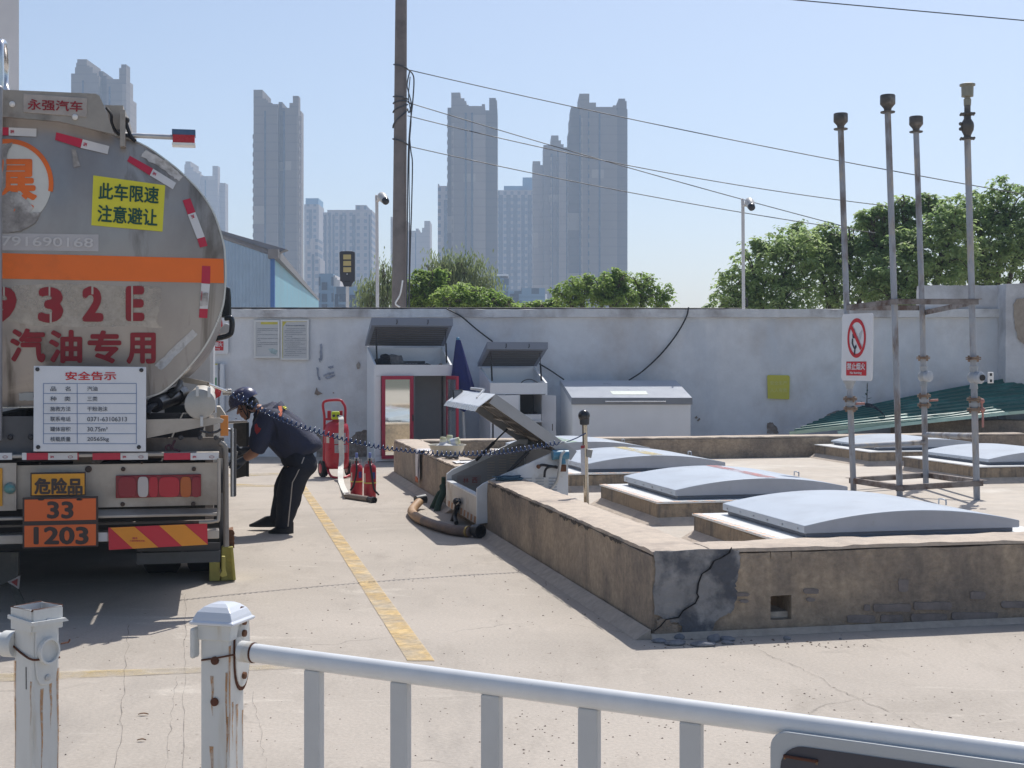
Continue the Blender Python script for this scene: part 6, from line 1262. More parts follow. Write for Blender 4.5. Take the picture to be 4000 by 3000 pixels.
# inner coupling visible through the front
q = MB(); c = D(.16, v0 + .45, .33); q.tube([c, c + D2 * .12 + UP * .06], .03, 12); q.tube([c + D2 * -.08 - UP * .08, c], .022, 10); q.lathe([(.042, 0), (.042, .03)], c, (D2 * .12 + UP * .06).normalized(), 14); q.build('inner_coupling', STEEL, ub, smooth=45)
# pole with touch ball for discharging static
Yp = 10.4; sp = empty('static_discharge_post', V((P(2289, 0, Yp).x, Yp, .18)), 'steel post topped by a black touch ball beside the unloading box', 'post')
zJ = lambda x, y: (2200 + x / 2.212, 1600 + y / 2.212)
jp = lambda x, y, d=0: P(*zJ(x, y), Yp + d)
q = MB(); q.tube([V((jp(208, 840).x, Yp, .18)), jp(185, 130)], .0205, 14); q.build('pole', M('polished_post', (.55, .50, .42), .18, metal=.9, var=.06), sp, smooth=60)
q = MB(); q.ball(jp(180, 52), .046, 24, 14); q.build('touch_ball', M('gloss_black', (.02, .022, .026)), sp, smooth=80)
q = MB(); q.lathe([(.028, 0), (.036, .006), (.040, .07), (.036, .075)], jp(184, 133), UP, 18); q.build('ball_socket', M('black_case', (.035, .037, .045)), sp, smooth=40)
q = MB(); q.prism([jp(205, 340, -.03), jp(257, 348, -.03), jp(243, 420, -.03), jp(200, 408, -.03)], (0, .05, 0)); q.build('clamp_box', M('grey_clamp', (.30, .30, .29), .5, metal=.3), sp, bevel=.004)
q = MB(); q.prism([jp(150, 310, -.04), jp(184, 305, -.02), jp(190, 565, -.02), jp(156, 560, -.04)], (0, .006, 0)); tgp = q.build('hanging_tag', M('pale_tag', (.50, .50, .53), .5, var=.12, scale=20), sp)
q = MB(); q.prism([jp(152, 312, -.043), jp(186, 307, -.023), jp(186, 332, -.023), jp(152, 337, -.043)], (0, .002, 0)); q.build('tag_header', SRED, tgp)

# coiled earthing cable from the lorry to the post
cpx = [(888, 1533), (960, 1565), (1060, 1618), (1150, 1655), (1260, 1690), (1380, 1724), (1500, 1748), (1620, 1763), (1740, 1772), (1860, 1771), (1960, 1764), (2050, 1752), (2130, 1738), (2178, 1729)]
cax = spline([P(x, y, 9.2 + 1.05 * (x - 888) / 1290) for x, y in cpx], 16)
cum = [0.0]
for a, b in zip(cax, cax[1:]): cum.append(cum[-1] + (b - a).length)
Lc = cum[-1]; turns = 74; N = turns * 12; hel = []
j = 0
for i in range(N + 1):
    d = Lc * i / N
    while j < len(cum) - 2 and cum[j + 1] < d: j += 1
    t = (d - cum[j]) / max(cum[j + 1] - cum[j], 1e-9); c = cax[j].lerp(cax[j + 1], t); ax = (cax[j + 1] - cax[j]).normalized(); x, y = frame_of(ax)
    ph = 6.2832 * turns * i / N; r = .0165 * (1 + .15 * math.sin(i * .011) + .08 * math.sin(i * .037)); hel.append(c + x * r * math.cos(ph) + y * r * math.sin(ph))
hel += [P(2200, 1727, 10.3), P(2225, 1722, 10.32), P(2255, 1710, 10.35), P(2288, 1692, 10.37)]
cw = empty('coiled_cable', cax[100], 'blue coiled earthing cable stretched from the tanker to the steel post', 'cable')
q = MB(); q.tube(hel, .0047, 6); q.build('cable', M('navy_cable', (.012, .04, .13), .18, var=.1), cw, smooth=80)

# rubber suction hose on the ground in front of the box
sh = empty('suction_hose', G(1760, 2080, 0), 'thick brown suction hose with black couplings lying below the white box', 'hose')
hp = [(1638, 1972), (1615, 1985), (1609, 2000), (1628, 2020), (1660, 2036), (1720, 2057), (1780, 2072), (1838, 2078)]
hw = [G(x, y, .047) for x, y in hp]; hw[0].z = .08
pth = spline(hw, 10)
HB1 = M('amber_ribbed_hose', (.36, .22, .12), .6, var=.2, scale=10, c2=(.46, .30, .16), thr=.55); HB2 = M('brown_ribbed_hose', (.17, .125, .105), .6, var=.25, scale=14, c2=(.26, .17, .12), thr=.6)
rad = [.042 + .002 * (k % 2) for k in range(len(pth))]
sm = spline(pth, 4); rad = [.042 + .0022 * math.sin(k * 2.1) for k in range(len(sm))]; cut = int(len(sm) * .56)
q = MB(); q.tube(sm[:cut + 1], rad[:cut + 1], 18); q.build('pale_hose_end', HB1, sh, smooth=50)
q = MB(); q.tube(sm[cut:], rad[cut:], 18); q.build('hose_body', HB2, sh, smooth=50)
def coupling(c, d, nm, r=.055):
    q = MB(); q.lathe([(.036, -.06), (.048, -.06), (.050, -.02), (r, -.015), (r, .05), (r - .010, .05), (r - .012, .0), (.002, -.005)], c, d, 24); return q.build(nm, M('black_coupling', (.03, .032, .036), .45, metal=.3, var=.2), sh, smooth=40)
c = hw[-1] + V((.06, -.02, .012)); dd = (hw[-1] - hw[-2]).normalized(); coupling(c, (dd + V((.25, -.75, 0))).normalized(), 'coupling', .058)
coupling(hw[0] + V((.015, .03, .02)), V((.75, .5, .1)).normalized(), 'coupling', .05)
q = MB(); q.lathe([(.047, -.01), (.051, -.008), (.051, .008), (.047, .01)], hw[-1] - dd * .03, dd, 20); q.build('hose_clip', M('brass_clip', (.45, .33, .12), .4, metal=.7), sh)
# straps
gs = empty('green_strap', onplane(*zI(470, 880), D(-.10, 0, 0), D2), 'dark green forked canvas strap leaning on the bund wall beside the white box', 'strap')
GSM = M('dark_green_canvas', (.022, .055, .035), .85, var=.25, scale=16)
gpt = lambda x, y, o: onplane(*zI(x, y), D(-o, 0, 0), D2)
q = MB(); q.tube(spline([gpt(514, 585, .03), gpt(512, 640, .03), gpt(500, 690, .05), gpt(455, 780, .10), gpt(418, 855, .14)], 5), [.022] * 12 + [.034] * 9, 8); q.tube(spline([gpt(505, 660, .045), gpt(510, 720, .05), gpt(478, 800, .10), gpt(455, 885, .14)], 5), .034, 8); q.build('strap', GSM, gs, smooth=60)
q = MB(); [q.ball(gpt(x, y, .15), .035, 10, 6, (1.3, 1, .5)) for x, y in ((415, 862), (452, 890))]; q.build('strap_ends', BLACK, gs)
bs = empty('black_strap', gpt(610, 980, .12), 'black rubber strap with buckle hanging on the front of the white box', 'strap')
q = MB(); q.tube(spline([gpt(625, 790, .11), gpt(632, 830, .115), gpt(615, 890, .12), gpt(592, 965, .13)], 5), .024, 8); q.tube(spline([gpt(628, 850, .12), gpt(612, 920, .13), gpt(625, 980, .15)], 5), .020, 8); q.build('strap', BLACK, bs, smooth=60)
q = MB(); q.tube([gpt(612, 790, .12), gpt(650, 776, .12), gpt(658, 800, .12), gpt(630, 820, .12)], .013, 8); q.ball(gpt(625, 795, .12), .035, 12, 8); q.build('buckle', M('gloss_black', (.02, .022, .026)), bs, smooth=60)
# basin with bottles, towel, papers, tangled cord, all on the wall top
vb_ = 7.72; cb_ = D(.165, vb_, BH + .002)
ba = empty('enamel_basin', cb_, 'cream enamel basin standing on the bund wall top', 'basin')
q = MB(); q.lathe([(.125, 0), (.15, .015), (.185, .07), (.198, .108), (.212, .112), (.212, .119), (.194, .117), (.178, .07), (.14, .02), (.002, .016)], cb_, UP, 36); q.build('basin', M('cream_enamel', (.58, .55, .46), .3, var=.06, scale=6), ba, smooth=50)
JAR = M('pale_jar_plastic', (.62, .63, .52), .35, var=.08, scale=16); LBL = M('pale_blue_label', (.48, .52, .62), .5, var=.1, scale=20)
def jar(label, dx, dy, dz, tilt, r=.036, h=.105):
    c = cb_ + D2 * dx + D1 * dy + UP * dz; ax = V((math.sin(tilt), 0, math.cos(tilt))); rt = empty('sample_jar', c, label, 'jar', 'jars in the basin')
    q = MB(); q.lathe([(r * .9, 0), (r, .006), (r, h * .82), (r * .8, h * .86)], c, ax, 18); q.build('body', JAR, rt, smooth=45)
    q = MB(); q.lathe([(r * .95, h * .86), (r * .95, h), (r * .85, h * 1.03)], c, ax, 18); q.build('lid', M('pale_lime_lid', (.60, .60, .38), .4), rt, smooth=45)
    q = MB(); q.lathe([(r + .0015, h * .2), (r + .0015, h * .6)], c, ax, 18); q.build('label', LBL, rt, smooth=45)
jar('upright pale sample jar standing leftmost in the basin', -.055, -.02, .07, .05, h=.13); jar('upright pale sample jar, tallest, at the back of the basin', .035, .06, .075, .03, h=.14); jar('pale sample jar lying tilted at the right of the basin', .02, -.02, .13, 1.25, .04, .12)
q = MB(); q.ball(cb_ + UP * .10, .1, 16, 8, (1.3, 1.2, .35)); tag(q.build('white_rag', M('white_rag_cloth', (.62, .62, .62), .9, var=.15, scale=20), smooth=70), 'crumpled white rag beneath the jars in the basin', 'rag')
tw = empty('hanging_towel', D(.0, 8.62, BH), 'white striped towel with orange fringe draped over the bund wall side', 'towel')
TWM = M('white_terry', (.62, .60, .60), .95, var=.08, scale=30, bump=.4)
def drape(s, t):
    v = 8.47 + .30 * s
    w = .012 * math.sin(s * 9 + t * 4) * t
    if t < .32: u = .20 - .225 * t / .32; return D(u, v, BH + .006 + .004 * math.sin(s * 8))
    k = (t - .32) / .68; return D(-.03 - abs(w), v - .02 * k, BH + .002 - .34 * k)
q = MB(); q.solid(drape, 16, 20, UP * .004 - D2 * .003); q.build('cloth', TWM, tw, smooth=60)
q = MB(); q.solid(lambda s, t: drape(.04 + .05 * s, .35 + .64 * t) - D2 * .008, 2, 14, -D2 * .001); q.solid(lambda s, t: drape(.13 + .05 * s, .35 + .64 * t) - D2 * .008, 2, 14, -D2 * .001); q.build('stripes', M('navy_stripe', (.035, .04, .07), .9), tw)
q = MB(); q.solid(lambda s, t: drape(.3 + .65 * s, .945 + .055 * t) - D2 * .006 - UP * (.025 * t + .01 * math.sin(s * 30)), 18, 2, -D2 * .003); q.build('fringe', M('orange_fringe', (.50, .15, .06), .9, var=.2, scale=30), tw)
pa = empty('paper_sheets', D(.18, 6.62, BH + .004), 'white paper sheets with a pen on the bund wall top beside the white box', 'paper')
q = MB(); q.solid(lambda s, t: D(.05 + .22 * s, 6.45 + .30 * t + .03 * s, BH + .006 + .003 * math.sin(s * 5 + t * 3)), 6, 6, UP * .003); q.solid(lambda s, t: D(.09 + .21 * s, 6.40 + .28 * t, BH + .0125 + .004 * math.sin(s * 4)), 6, 6, UP * .002); q.build('sheets', M('white_paper', (.74, .74, .76), .7, var=.03), pa)
q = MB(); q.tube([D(.10, 6.55, BH + .026), D(.26, 6.60, BH + .026)], .005, 8); q.build('pen', DARK, pa)
cl = [D(.12 + .06 * math.cos(k * 1.7) + .02 * math.sin(k * .9), 7.18 + .16 * math.sin(k * 1.3) + .04 * math.cos(k * 2.9), BH + .012 + .010 * (k % 3)) for k in range(22)]
q = MB(); q.tube(spline(cl, 6), .007, 6); tag(q.build('cord_tangle', M('dark_grey_cord', (.06, .06, .065), .7), smooth=70), 'dark tangled cord lying beside the basin on the bund wall top', 'cord')
cl = [D(.16 + .11 * math.cos(k * 1.9) + .02 * math.sin(k), 4.47 + .10 * math.sin(k * 1.37), BH + .010 + .011 * (k % 3)) for k in range(24)]
q = MB(); q.tube(spline(cl, 6), .007, 6); tag(q.build('cord_tangle', M('blue_teal_cord', (.04, .10, .15), .5), smooth=70), 'blue tangled cord heaped on the bund wall top beside the white box', 'cord')
# ------------------------------------------------------------------ vent pipes on their frame
PIPE = M('weathered_pipe_paint', (.33, .35, .385), .6, var=.16, scale=7, c2=(.18, .15, .135), thr=.56, soft=.07, scale2=4, stretch=(1.5, 1.5, .5), c3=(.42, .38, .33), thr3=.60, scale3=6, stretch3=(1.5, 1.5, .6))
PCAP = M('oxidised_cap', (.105, .095, .085), .5, metal=.4, var=.3, scale=12, c2=(.22, .20, .18), thr=.6, scale2=10)
FLG = M('rusty_flange', (.30, .22, .16), .75, metal=.2, var=.3, scale=14, c2=(.15, .09, .06), thr=.55, scale2=9)
VALV = M('grey_valve_paint', (.34, .36, .38), .5, var=.12, scale=10)
zK = lambda x, y: (3100 + x / 1.7467, 300 + y / 1.7467)
zL = lambda x, y: (3300 + x / 2.553, 1050 + y / 2.553)
vs_ = empty('vent_stack', V((4.1, 13.6, .18)), 'four tall weathered vent pipes held in a rusty angle iron frame', 'vent pipes')
base = {1: (3334.5, 1916), 2: (3515, 1939), 3: (3617, 1896), 4: (3816, 1952.6)}
bz = {k: G(x, y, .18) for k, (x, y) in base.items()}
Yk = {k: p.y for k, p in bz.items()}
pipes = {}
def pp_(k, x, y): return P(x, y, Yk[k])
tops = {1: (3284, 502), 2: (3467.5, 436), 3: (3578.5, 513), 4: (3779, 545)}
mids = {1: (3307, 1200), 2: (3494, 1200), 3: (3602, 1200), 4: (3797, 1200)}
for k in (1, 2, 3, 4):
    q = MB(); q.tube([bz[k], pp_(k, *mids[k]), pp_(k, *tops[k])], .031, 16); pipes[k] = q.build('vent_pipe', PIPE, vs_, smooth=60)
def axis_at(k, y):
    # x of the pipe's centre line at sighted height y
    pts = [tops[k], mids[k], base[k]]
    for a, b in zip(pts, pts[1:]):
        if y <= b[1] or b is pts[-1]: return a[0] + (b[0] - a[0]) * (y - a[1]) / (b[1] - a[1])
def ax3(k, y): return pp_(k, axis_at(k, y), y)
for k, (yt, yb, r) in {1: (443, 502, .073), 2: (371, 436, .074), 3: (455, 513, .073)}.items():
    a = ax3(k, yb); h = (ax3(k, yt) - a).length; q = MB()
    q.lathe([(.070, -.012), (.072, 0), (.035, .006), (.038, .03), (r * .95, h * .42), (r, h * .45), (r, h * .95), (r * .92, h), (.02, h * 1.02)], a, UP, 24); q.build('vent_cap', PCAP, pipes[k], smooth=40)
a = ax3(4, 545); s4 = Yk[4] / F
q = MB(); q.lathe([(.060, 0), (.060, .018), (.034, .02), (.034, .04), (.058, .09), (.062, .13), (.058, .16), (.034, .2), (.034, .235), (.066, .237), (.066, .255), (.030, .257), (.030, .33)], a + UP * .0, UP, 20); q.build('breather_valve', PCAP, pipes[4], smooth=40)
q = MB(); b_ = a + UP * .33; q.lathe([(.034, 0), (.036, .06), (.028, .065), (.028, .08), (.056, .085), (.058, .185), (.074, .19), (.074, .205), (.06, .21)], b_, UP, 22); q.build('vent_cap', M('brass_grey_cap', (.30, .28, .22), .45, metal=.5, var=.15), pipes[4], smooth=40)
q = MB()
for zz in (.009, .246):
    for kk in range(6): q.ball(a + V((.068 * math.cos(kk * 1.05 + .3), .068 * math.sin(kk * 1.05 + .3), zz)), .013, 8, 5)
for zz in (.10, .15): q.ball(a + V((-.07, -.01, zz)), .018, 8, 5)
q.build('valve_bolts', PCAP, pipes[4])
def flange(k, y, r=.072, th=.014, bolts=True):
    c = ax3(k, y); q = MB(); q.lathe([(.03, -th), (r, -th), (r, -.002), (.033, -.001), (.033, .001), (r, .002), (r, th), (.03, th)], c, UP, 22)
    o = q.build('flange', FLG, pipes[k], smooth=35)
    q = MB()
    for i in range(4): q.tube([c + V((r * .8 * math.cos(i * 1.571 + .4), r * .8 * math.sin(i * 1.571 + .4), -th - .02)), c + V((r * .8 * math.cos(i * 1.571 + .4), r * .8 * math.sin(i * 1.571 + .4), th + .014))], .009, 6)
    q.build('bolts', FLG, o); return c
def ball_valve(k, ya, yb, handle):
    a, b = flange(k, ya), flange(k, yb); q = MB(); h = (a - b).length; q.lathe([(.034, 0), (.052, h * .3), (.052, h * .7), (.034, h)], b, UP, 18); v = q.build('valve_body', VALV, pipes[k], smooth=45)
    m_ = a.lerp(b, .5); q = MB()
    if handle == 1: q.tube([m_ + V((.05, -.02, 0)), m_ + V((.14, -.04, .005))], .012, 8)
    else: q.tube([m_ + V((.05, -.05, .03)), m_ + V((.06, -.06, -.10)), m_ + V((.06, -.06, -.22))], .011, 8); q.ball(m_ + V((.055, -.055, .035)), .025, 10, 6); q.ball(m_ + V((.058, -.058, -.05)), .026, 10, 6)
    q.build('valve_handle', M('faded_red_handle', (.42, .20, .17), .7, var=.2), v, smooth=50)
ball_valve(1, 1558, 1596, 1); ball_valve(3, 1546, 1582, 1); ball_valve(4, 1560, 1600, 2)
for k, yf, ybv in ((3, 1398, 1470), (4, 1400, 1475)):
    flange(k, yf); c = ax3(k, ybv); q = MB(); q.ball(c, .062, 20, 12); fa = q.build('flame_arrester', VALV, pipes[k], smooth=60)
    q = MB(); q.lathe([(.054, 0), (.058, .01), (.058, .05), (.05, .056)], c + V((.02, -.02, 0)), V((.55, -.83, 0)).normalized(), 22); q.build('arrester_disc', M('pale_valve_disc', (.40, .43, .47), .4, var=.08), fa, smooth=40)
    q = MB(); q.lathe([(.040, -.11), (.036, -.07), (.034, -.05)], c, UP, 16); q.lathe([(.034, .05), (.036, .08), (.042, .11)], c, UP, 16); q.build('reducer', VALV, fa, smooth=45)
q = MB(); c = ax3(4, 1475) + V((.065, -.07, .0)); q.lathe([(.03, -.01), (.03, .012)], c + V((-.01, 0, 0)), V((.3, -.95, 0)).normalized(), 16); q.build('gauge', BLACK, pipes[4])
q = MB(); q.box(c + V((.065, -.02, 0)), (.055, .02, .105)); gb = q.build('gauge_board', WHITE, pipes[4], bevel=.004)
q = MB(); [q.box(c + V((.065, -.0315, dz)), (.02, .002, .026)) for dz in (-.03, .03)]; q.build('gauge_marks', BLACK, gb)
q = MB(); c = ax3(1, 1500); q.lathe([(.032, -.05), (.045, -.01), (.075, .05), (.08, .11), (.06, .14)], c, UP, 18); q.build('reducer', VALV, pipes[1], smooth=45)
# frame: angle bars low and high, tie pipes
ANG = M('rusted_angle_iron', (.28, .25, .23), .8, metal=.2, var=.3, scale=9, c2=(.12, .075, .055), thr=.55, scale2=6)
def angle(a, b, ext=.05, w=.05):
    d = (b - a).normalized(); a = a - d * ext; b = b + d * ext; n_ = d.cross(UP).normalized(); q = MB(); q.obox(a, b - a, n_ * .005, UP * w); q.obox(a + UP * (w + .0005), b - a, n_ * -w, UP * .005); return q.build('angle_bar', ANG, vs_)
o = V((.0, -.04, 0)); low = {k: ax3(k, y) for k, y in ((1, 1888), (2, 1916), (3, 1868), (4, 1898))}
angle(low[1] + o, low[2] + o); angle(low[2] + o, low[4] + o); angle(low[1] + V((0, .04, 0)), low[3] + V((0, .04, 0))); angle(low[3] + V((.04, 0, 0)), low[4] + V((.05, .02, 0)))
hi = {k: ax3(k, y) for k, y in ((1, 1212), (2, 1190), (3, 1212), (4, 1190))}
angle(hi[1] + o, hi[2] + o); angle(hi[2] + o, hi[4] + o); angle(hi[1] + V((0, .04, 0)), hi[3] + V((0, .04, 0)), .02); angle(hi[3] + V((.04, 0, -.05)), hi[4] + V((.04, .02, 0)))
q = MB(); a, b = ax3(1, 1742), ax3(3, 1728); q.tube(spline([a, a.lerp(b, .9), b + UP * .01, b + UP * .08], 5), .027, 12); q.build('tie_pipe', PIPE, vs_, smooth=60)
q = MB(); a, b = ax3(3, 1698), ax3(4, 1704); q.tube([a, b], .030, 12); q.build('tie_pipe', PIPE, vs_, smooth=60)
# sign hung on the first pipe
sy = 13.75
tl_, tr_, bl_ = P(3290, 1227, 13.98), P(3410, 1222, 13.62), P(3286, 1486, 13.98)
br_ = tr_ + bl_ - tl_
def sf(s, t): return (tl_ * (1 - s) + tr_ * s) * (1 - t) + (bl_ * (1 - s) + br_ * s) * t
nr = (tr_ - tl_).cross(bl_ - tl_).normalized(); nr = nr if nr.y < 0 else -nr
no_burning('white no burning sign hanging on the leftmost vent pipe', sf, nr)
# fallen green roofing sheets leaning behind the bund
GRM = M('faded_green_sheet', (.012, .095, .075), .5, var=.15, scale=2, c2=(.05, .20, .17), thr=.58, scale2=1.2, c3=(.26, .28, .25), thr3=.72, scale3=3)
GRE = M('pale_green_edge', (.46, .62, .50), .5, var=.12, scale=5)
def corr(label, tl, tr, br, bl, ridges=7):
    rt = empty('roofing_sheet', (tl + tr + br + bl) / 4 * V((1, 1, 0)) + V((0, 0, min(bl.z, br.z))), label, 'roofing sheet', 'fallen green roofing sheets')
    n_ = (tr - tl).cross(bl - tl).normalized(); n_ = n_ if n_.z > 0 else -n_
    def f(s, t):
        r = (t * ridges) % 1; b_ = .02 if r < .16 else (.02 * (1 - (r - .16) / .08) if r < .24 else (0 if r < .92 else .02 * (r - .92) / .08))
        return (tl * (1 - s) + tr * s) * (1 - t) + (bl * (1 - s) + br * s) * t + n_ * (b_ + .02 * math.sin(s * 3 + t))
    q = MB(); q.solid(f, 12, ridges * 12, -n_ * .004); q.build('sheet', GRM, rt)
    q = MB(); q.solid(lambda s, t: f(s, 1.0) - n_ * (.004 + .05 * t) + (bl - tl).normalized() * .006, 12, 1, (bl - tl).normalized() * .003); q.build('sheet_edge', GRE, rt); return rt
corr('upper fallen green corrugated sheet leaning on the boundary wall behind the vent pipes', P(3270, 1612, 21.3), P(3960, 1478, 21.5), P(4150, 1590, 20.4), P(3085, 1694, 20.2), 8)
corr('pale edged green sheet strip lying along the foot of the leaning sheet', P(3460, 1672, 20.1), P(3880, 1594, 20.1), P(3938, 1608, 19.95), P(3275, 1692, 19.9), 2)
lb2 = empty('low_brick_wall', P(3900, 1700, 20.5) * V((1, 1, 0)), 'low brown rendered wall stub behind the corner hatch under the green sheets', 'low wall')
q = MB(); a = P(3500, 0, 20.5); rough_box(q, (a.x, 20.5, 0), (3.2, 0, 0), (0, .3, 0), (0, 0, zat(1640, 20.5)), 20, 2, 6, .012, edge=.02); q.build('wall', STUCCO, lb2, smooth=50)
# weed at the sheet's top and a torn dark strip
wd_ = empty('wall_weed', P(3386, 1590, 21.3), 'small green weed growing against the wall above the green sheet', 'weed')
q = MB(); g_ = random.Random(5)
for k in range(26):
    t = g_.random(); o_ = P(3386 + 6 * (t - .5), 1590 - 95 * t, 21.35); a_ = g_.uniform(0, 6.28); L_ = .12 * (1.25 - t); d = V((math.cos(a_), math.sin(a_) * .5, g_.uniform(-.1, .6))).normalized(); s_ = d.cross(UP).normalized()
    q.add([o_, o_ + d * L_ * .5 + s_ * L_ * .18, o_ + d * L_, o_ + d * L_ * .5 - s_ * L_ * .18], [(0, 1, 2, 3)])
q.build('leaves', leafmat('weed_leaf', (.03, .09, .05), (.05, .12, .06)), wd_, recalc=False)
q = MB(); q.tube([P(3386, 1592, 21.35), P(3388, 1500, 21.35)], .008, 5); q.build('stem', BARK, wd_)
ts = empty('torn_strip', P(3420, 1640, 20.6), 'dark torn roofing strip lying on the green sheet by the first vent pipe', 'roofing scrap')
q = MB(); q.solid(lambda s, t: P(3376 + 75 * s + 8 * t, 1583 + 40 * s ** 1.4 + 14 * t - 8 * math.sin(3.1 * s), 20.9 - .4 * s) + V((0, 0, .02)), 10, 2, (0, 0, .01)); q.build('strip', M('torn_felt', (.05, .06, .085), .9, var=.4, scale=14, c2=(.30, .30, .34), thr=.62, scale2=9), ts)
# ------------------------------------------------------------------ the worker bending at the lorry's side locker
YW_ = 12.02
def B(x, y, d=0.0): return P(700 + x / 2.074, 1350 + y / 2.074, YW_) + V((0, d, 0))
def skin(name, mat, parent, nodes, edges, root, sub=2, smooth=True, flat=None):
    # nodes: name -> (point, (rx, ry)); grown by a Skin modifier and applied
    ks = list(nodes); off = ORIG[parent.name]
    me = bpy.data.meshes.new(name); me.from_pydata([nodes[k][0] - off for k in ks], [(ks.index(a), ks.index(b)) for a, b in edges], [])
    o = bpy.data.objects.new(name, me); col.objects.link(o)
    o.modifiers.new('skin', 'SKIN'); sv = me.skin_vertices[0].data
    for i, k in enumerate(ks):
        r = nodes[k][1]; sv[i].radius = r if hasattr(r, '__len__') else (r, r); sv[i].use_root = (k == root)
    sm_ = o.modifiers.new('sub', 'SUBSURF'); sm_.levels = sub; sm_.render_levels = sub
    dg = bpy.context.evaluated_depsgraph_get(); dg.update(); m2 = bpy.data.meshes.new_from_object(o.evaluated_get(dg)); m2.name = name
    bpy.data.objects.remove(o); bpy.data.meshes.remove(me)
    m2.materials.clear(); m2.materials.append(mat); m2.polygons.foreach_set('use_smooth', [True] * len(m2.polygons))
    o = bpy.data.objects.new(name, m2); col.objects.link(o); o.parent = parent; ORIG[o.name] = off
    return o
def wrinkle(o, amp, sc1=9, sc2=22, stretch=(1, 1, 1)):
    st = V(stretch)
    for v in o.data.vertices:
        p = v.co * st; k = mn.noise(p * sc1) * amp + mn.noise(p * sc2 + V((3, 1, 2))) * amp * .5; v.co += v.normal * k
    o.data.update()
wk = empty('person', V((B(850, 0).x, YW_ + .05, 0)), 'person in dark navy work clothes and navy helmet bending forward at the tanker side locker', 'person')
SKINM = M('tanned_skin', (.40, .205, .135), .55, var=.08, scale=20); NAVY = M('navy_work_cloth', (.028, .033, .066), .85, var=.2, scale=18, bump=.3, bscale=60); NAVY2 = M('black_navy_trousers', (.014, .016, .026), .88, var=.2, scale=18, bump=.3, bscale=60)
HELM = M('navy_helmet', (.045, .05, .11), .3, var=.1, scale=14); SHOE = M('black_shoe', (.012, .012, .013), .5, var=.15); GLOV = M('dark_grey_glove', (.06, .07, .09), .85, var=.25, scale=30)
# body: one continuous surface, head with a face, neck, trunk, arms and legs
bn = {
 'pelvis': (B(1010, 850), (.12, .13)), 'waist': (B(930, 770), (.12, .13)), 'chest': (B(800, 650), (.12, .14)), 'upper': (B(710, 565), (.09, .12)), 'neck0': (B(655, 525), .060), 'neck': (B(618, 508), .056),
 'skull': (B(548, 462), (.088, .076)), 'brow': (B(502, 498), (.045, .052)), 'cheek': (B(530, 545), (.052, .048)), 'jaw': (B(548, 583), (.030, .030)), 'nose': (B(476, 545), .011), 'nosetip': (B(468, 558), .009),
 'lip': (B(502, 580), (.014, .022)), 'chin': (B(530, 603), .017),
 'shN': (B(735, 600, -.16), .062), 'elN': (B(652, 850, -.19), .054), 'wrN': (B(548, 908, -.12), .036), 'shF': (B(700, 585, .16), .062), 'elF': (B(628, 805, .20), .046), 'wrF': (B(540, 845, .08), .030),
 'hipN': (B(1000, 900, -.09), .10), 'knN': (B(885, 1180, -.10), .062), 'anN': (B(850, 1455, -.10), .042), 'hipF': (B(985, 900, .09), .10), 'knF': (B(850, 1170, .09), .062), 'anF': (B(765, 1405, .10), .042)}
be = [('pelvis', 'waist'), ('waist', 'chest'), ('chest', 'upper'), ('upper', 'neck0'), ('neck0', 'neck'), ('neck', 'skull'), ('skull', 'brow'), ('brow', 'nose'), ('nose', 'nosetip'), ('skull', 'cheek'), ('cheek', 'lip'), ('cheek', 'jaw'), ('jaw', 'chin'),
      ('upper', 'shN'), ('shN', 'elN'), ('elN', 'wrN'), ('upper', 'shF'), ('shF', 'elF'), ('elF', 'wrF'), ('pelvis', 'hipN'), ('hipN', 'knN'), ('knN', 'anN'), ('pelvis', 'hipF'), ('hipF', 'knF'), ('knF', 'anF')]
body = skin('body', SKINM, wk, bn, be, 'pelvis')
tre = BVHTree.FromPolygons([tuple(v.co + ORIG[body.name]) for v in body.data.vertices], [tuple(p.vertices) for p in body.data.polygons])
def hit(tree, x, y, o=.004):
    d = (B(x, y) - EYEP).normalized(); h = tree.ray_cast(EYEP, d); return (h[0] - d * o) if h[0] else B(x, y, -.2)
q = MB(); e_ = hit(tre, 503, 533, .002); q.ball(e_, .007, 10, 6); q.build('eye', M('dark_eye', (.02, .015, .012), .3), wk)
q = MB(); q.tube([hit(tre, 490, 520), hit(tre, 505, 516), hit(tre, 520, 520)], .0045, 6); q.build('eyebrow', M('black_hair', (.012, .011, .012), .8), wk)
q = MB(); ep = hit(tre, 592, 520, .004); q.lathe([(.004, .004), (.018, .008), (.021, .0), (.012, -.006)], ep, V((.2, -1, 0)), 14); q.build('ear', SKINM, wk, smooth=60)
q = MB(); q.tube([hit(tre, 492, 583, .001), hit(tre, 506, 586, .001)], .003, 6); q.build('mouth', M('lip_brown', (.16, .06, .05), .6), wk)
q = MB(); q.ball(B(585, 478), .088, 20, 14, (.75, .86, .85)); q.build('hair', M('black_hair', (.012, .011, .012)), wk, smooth=80)
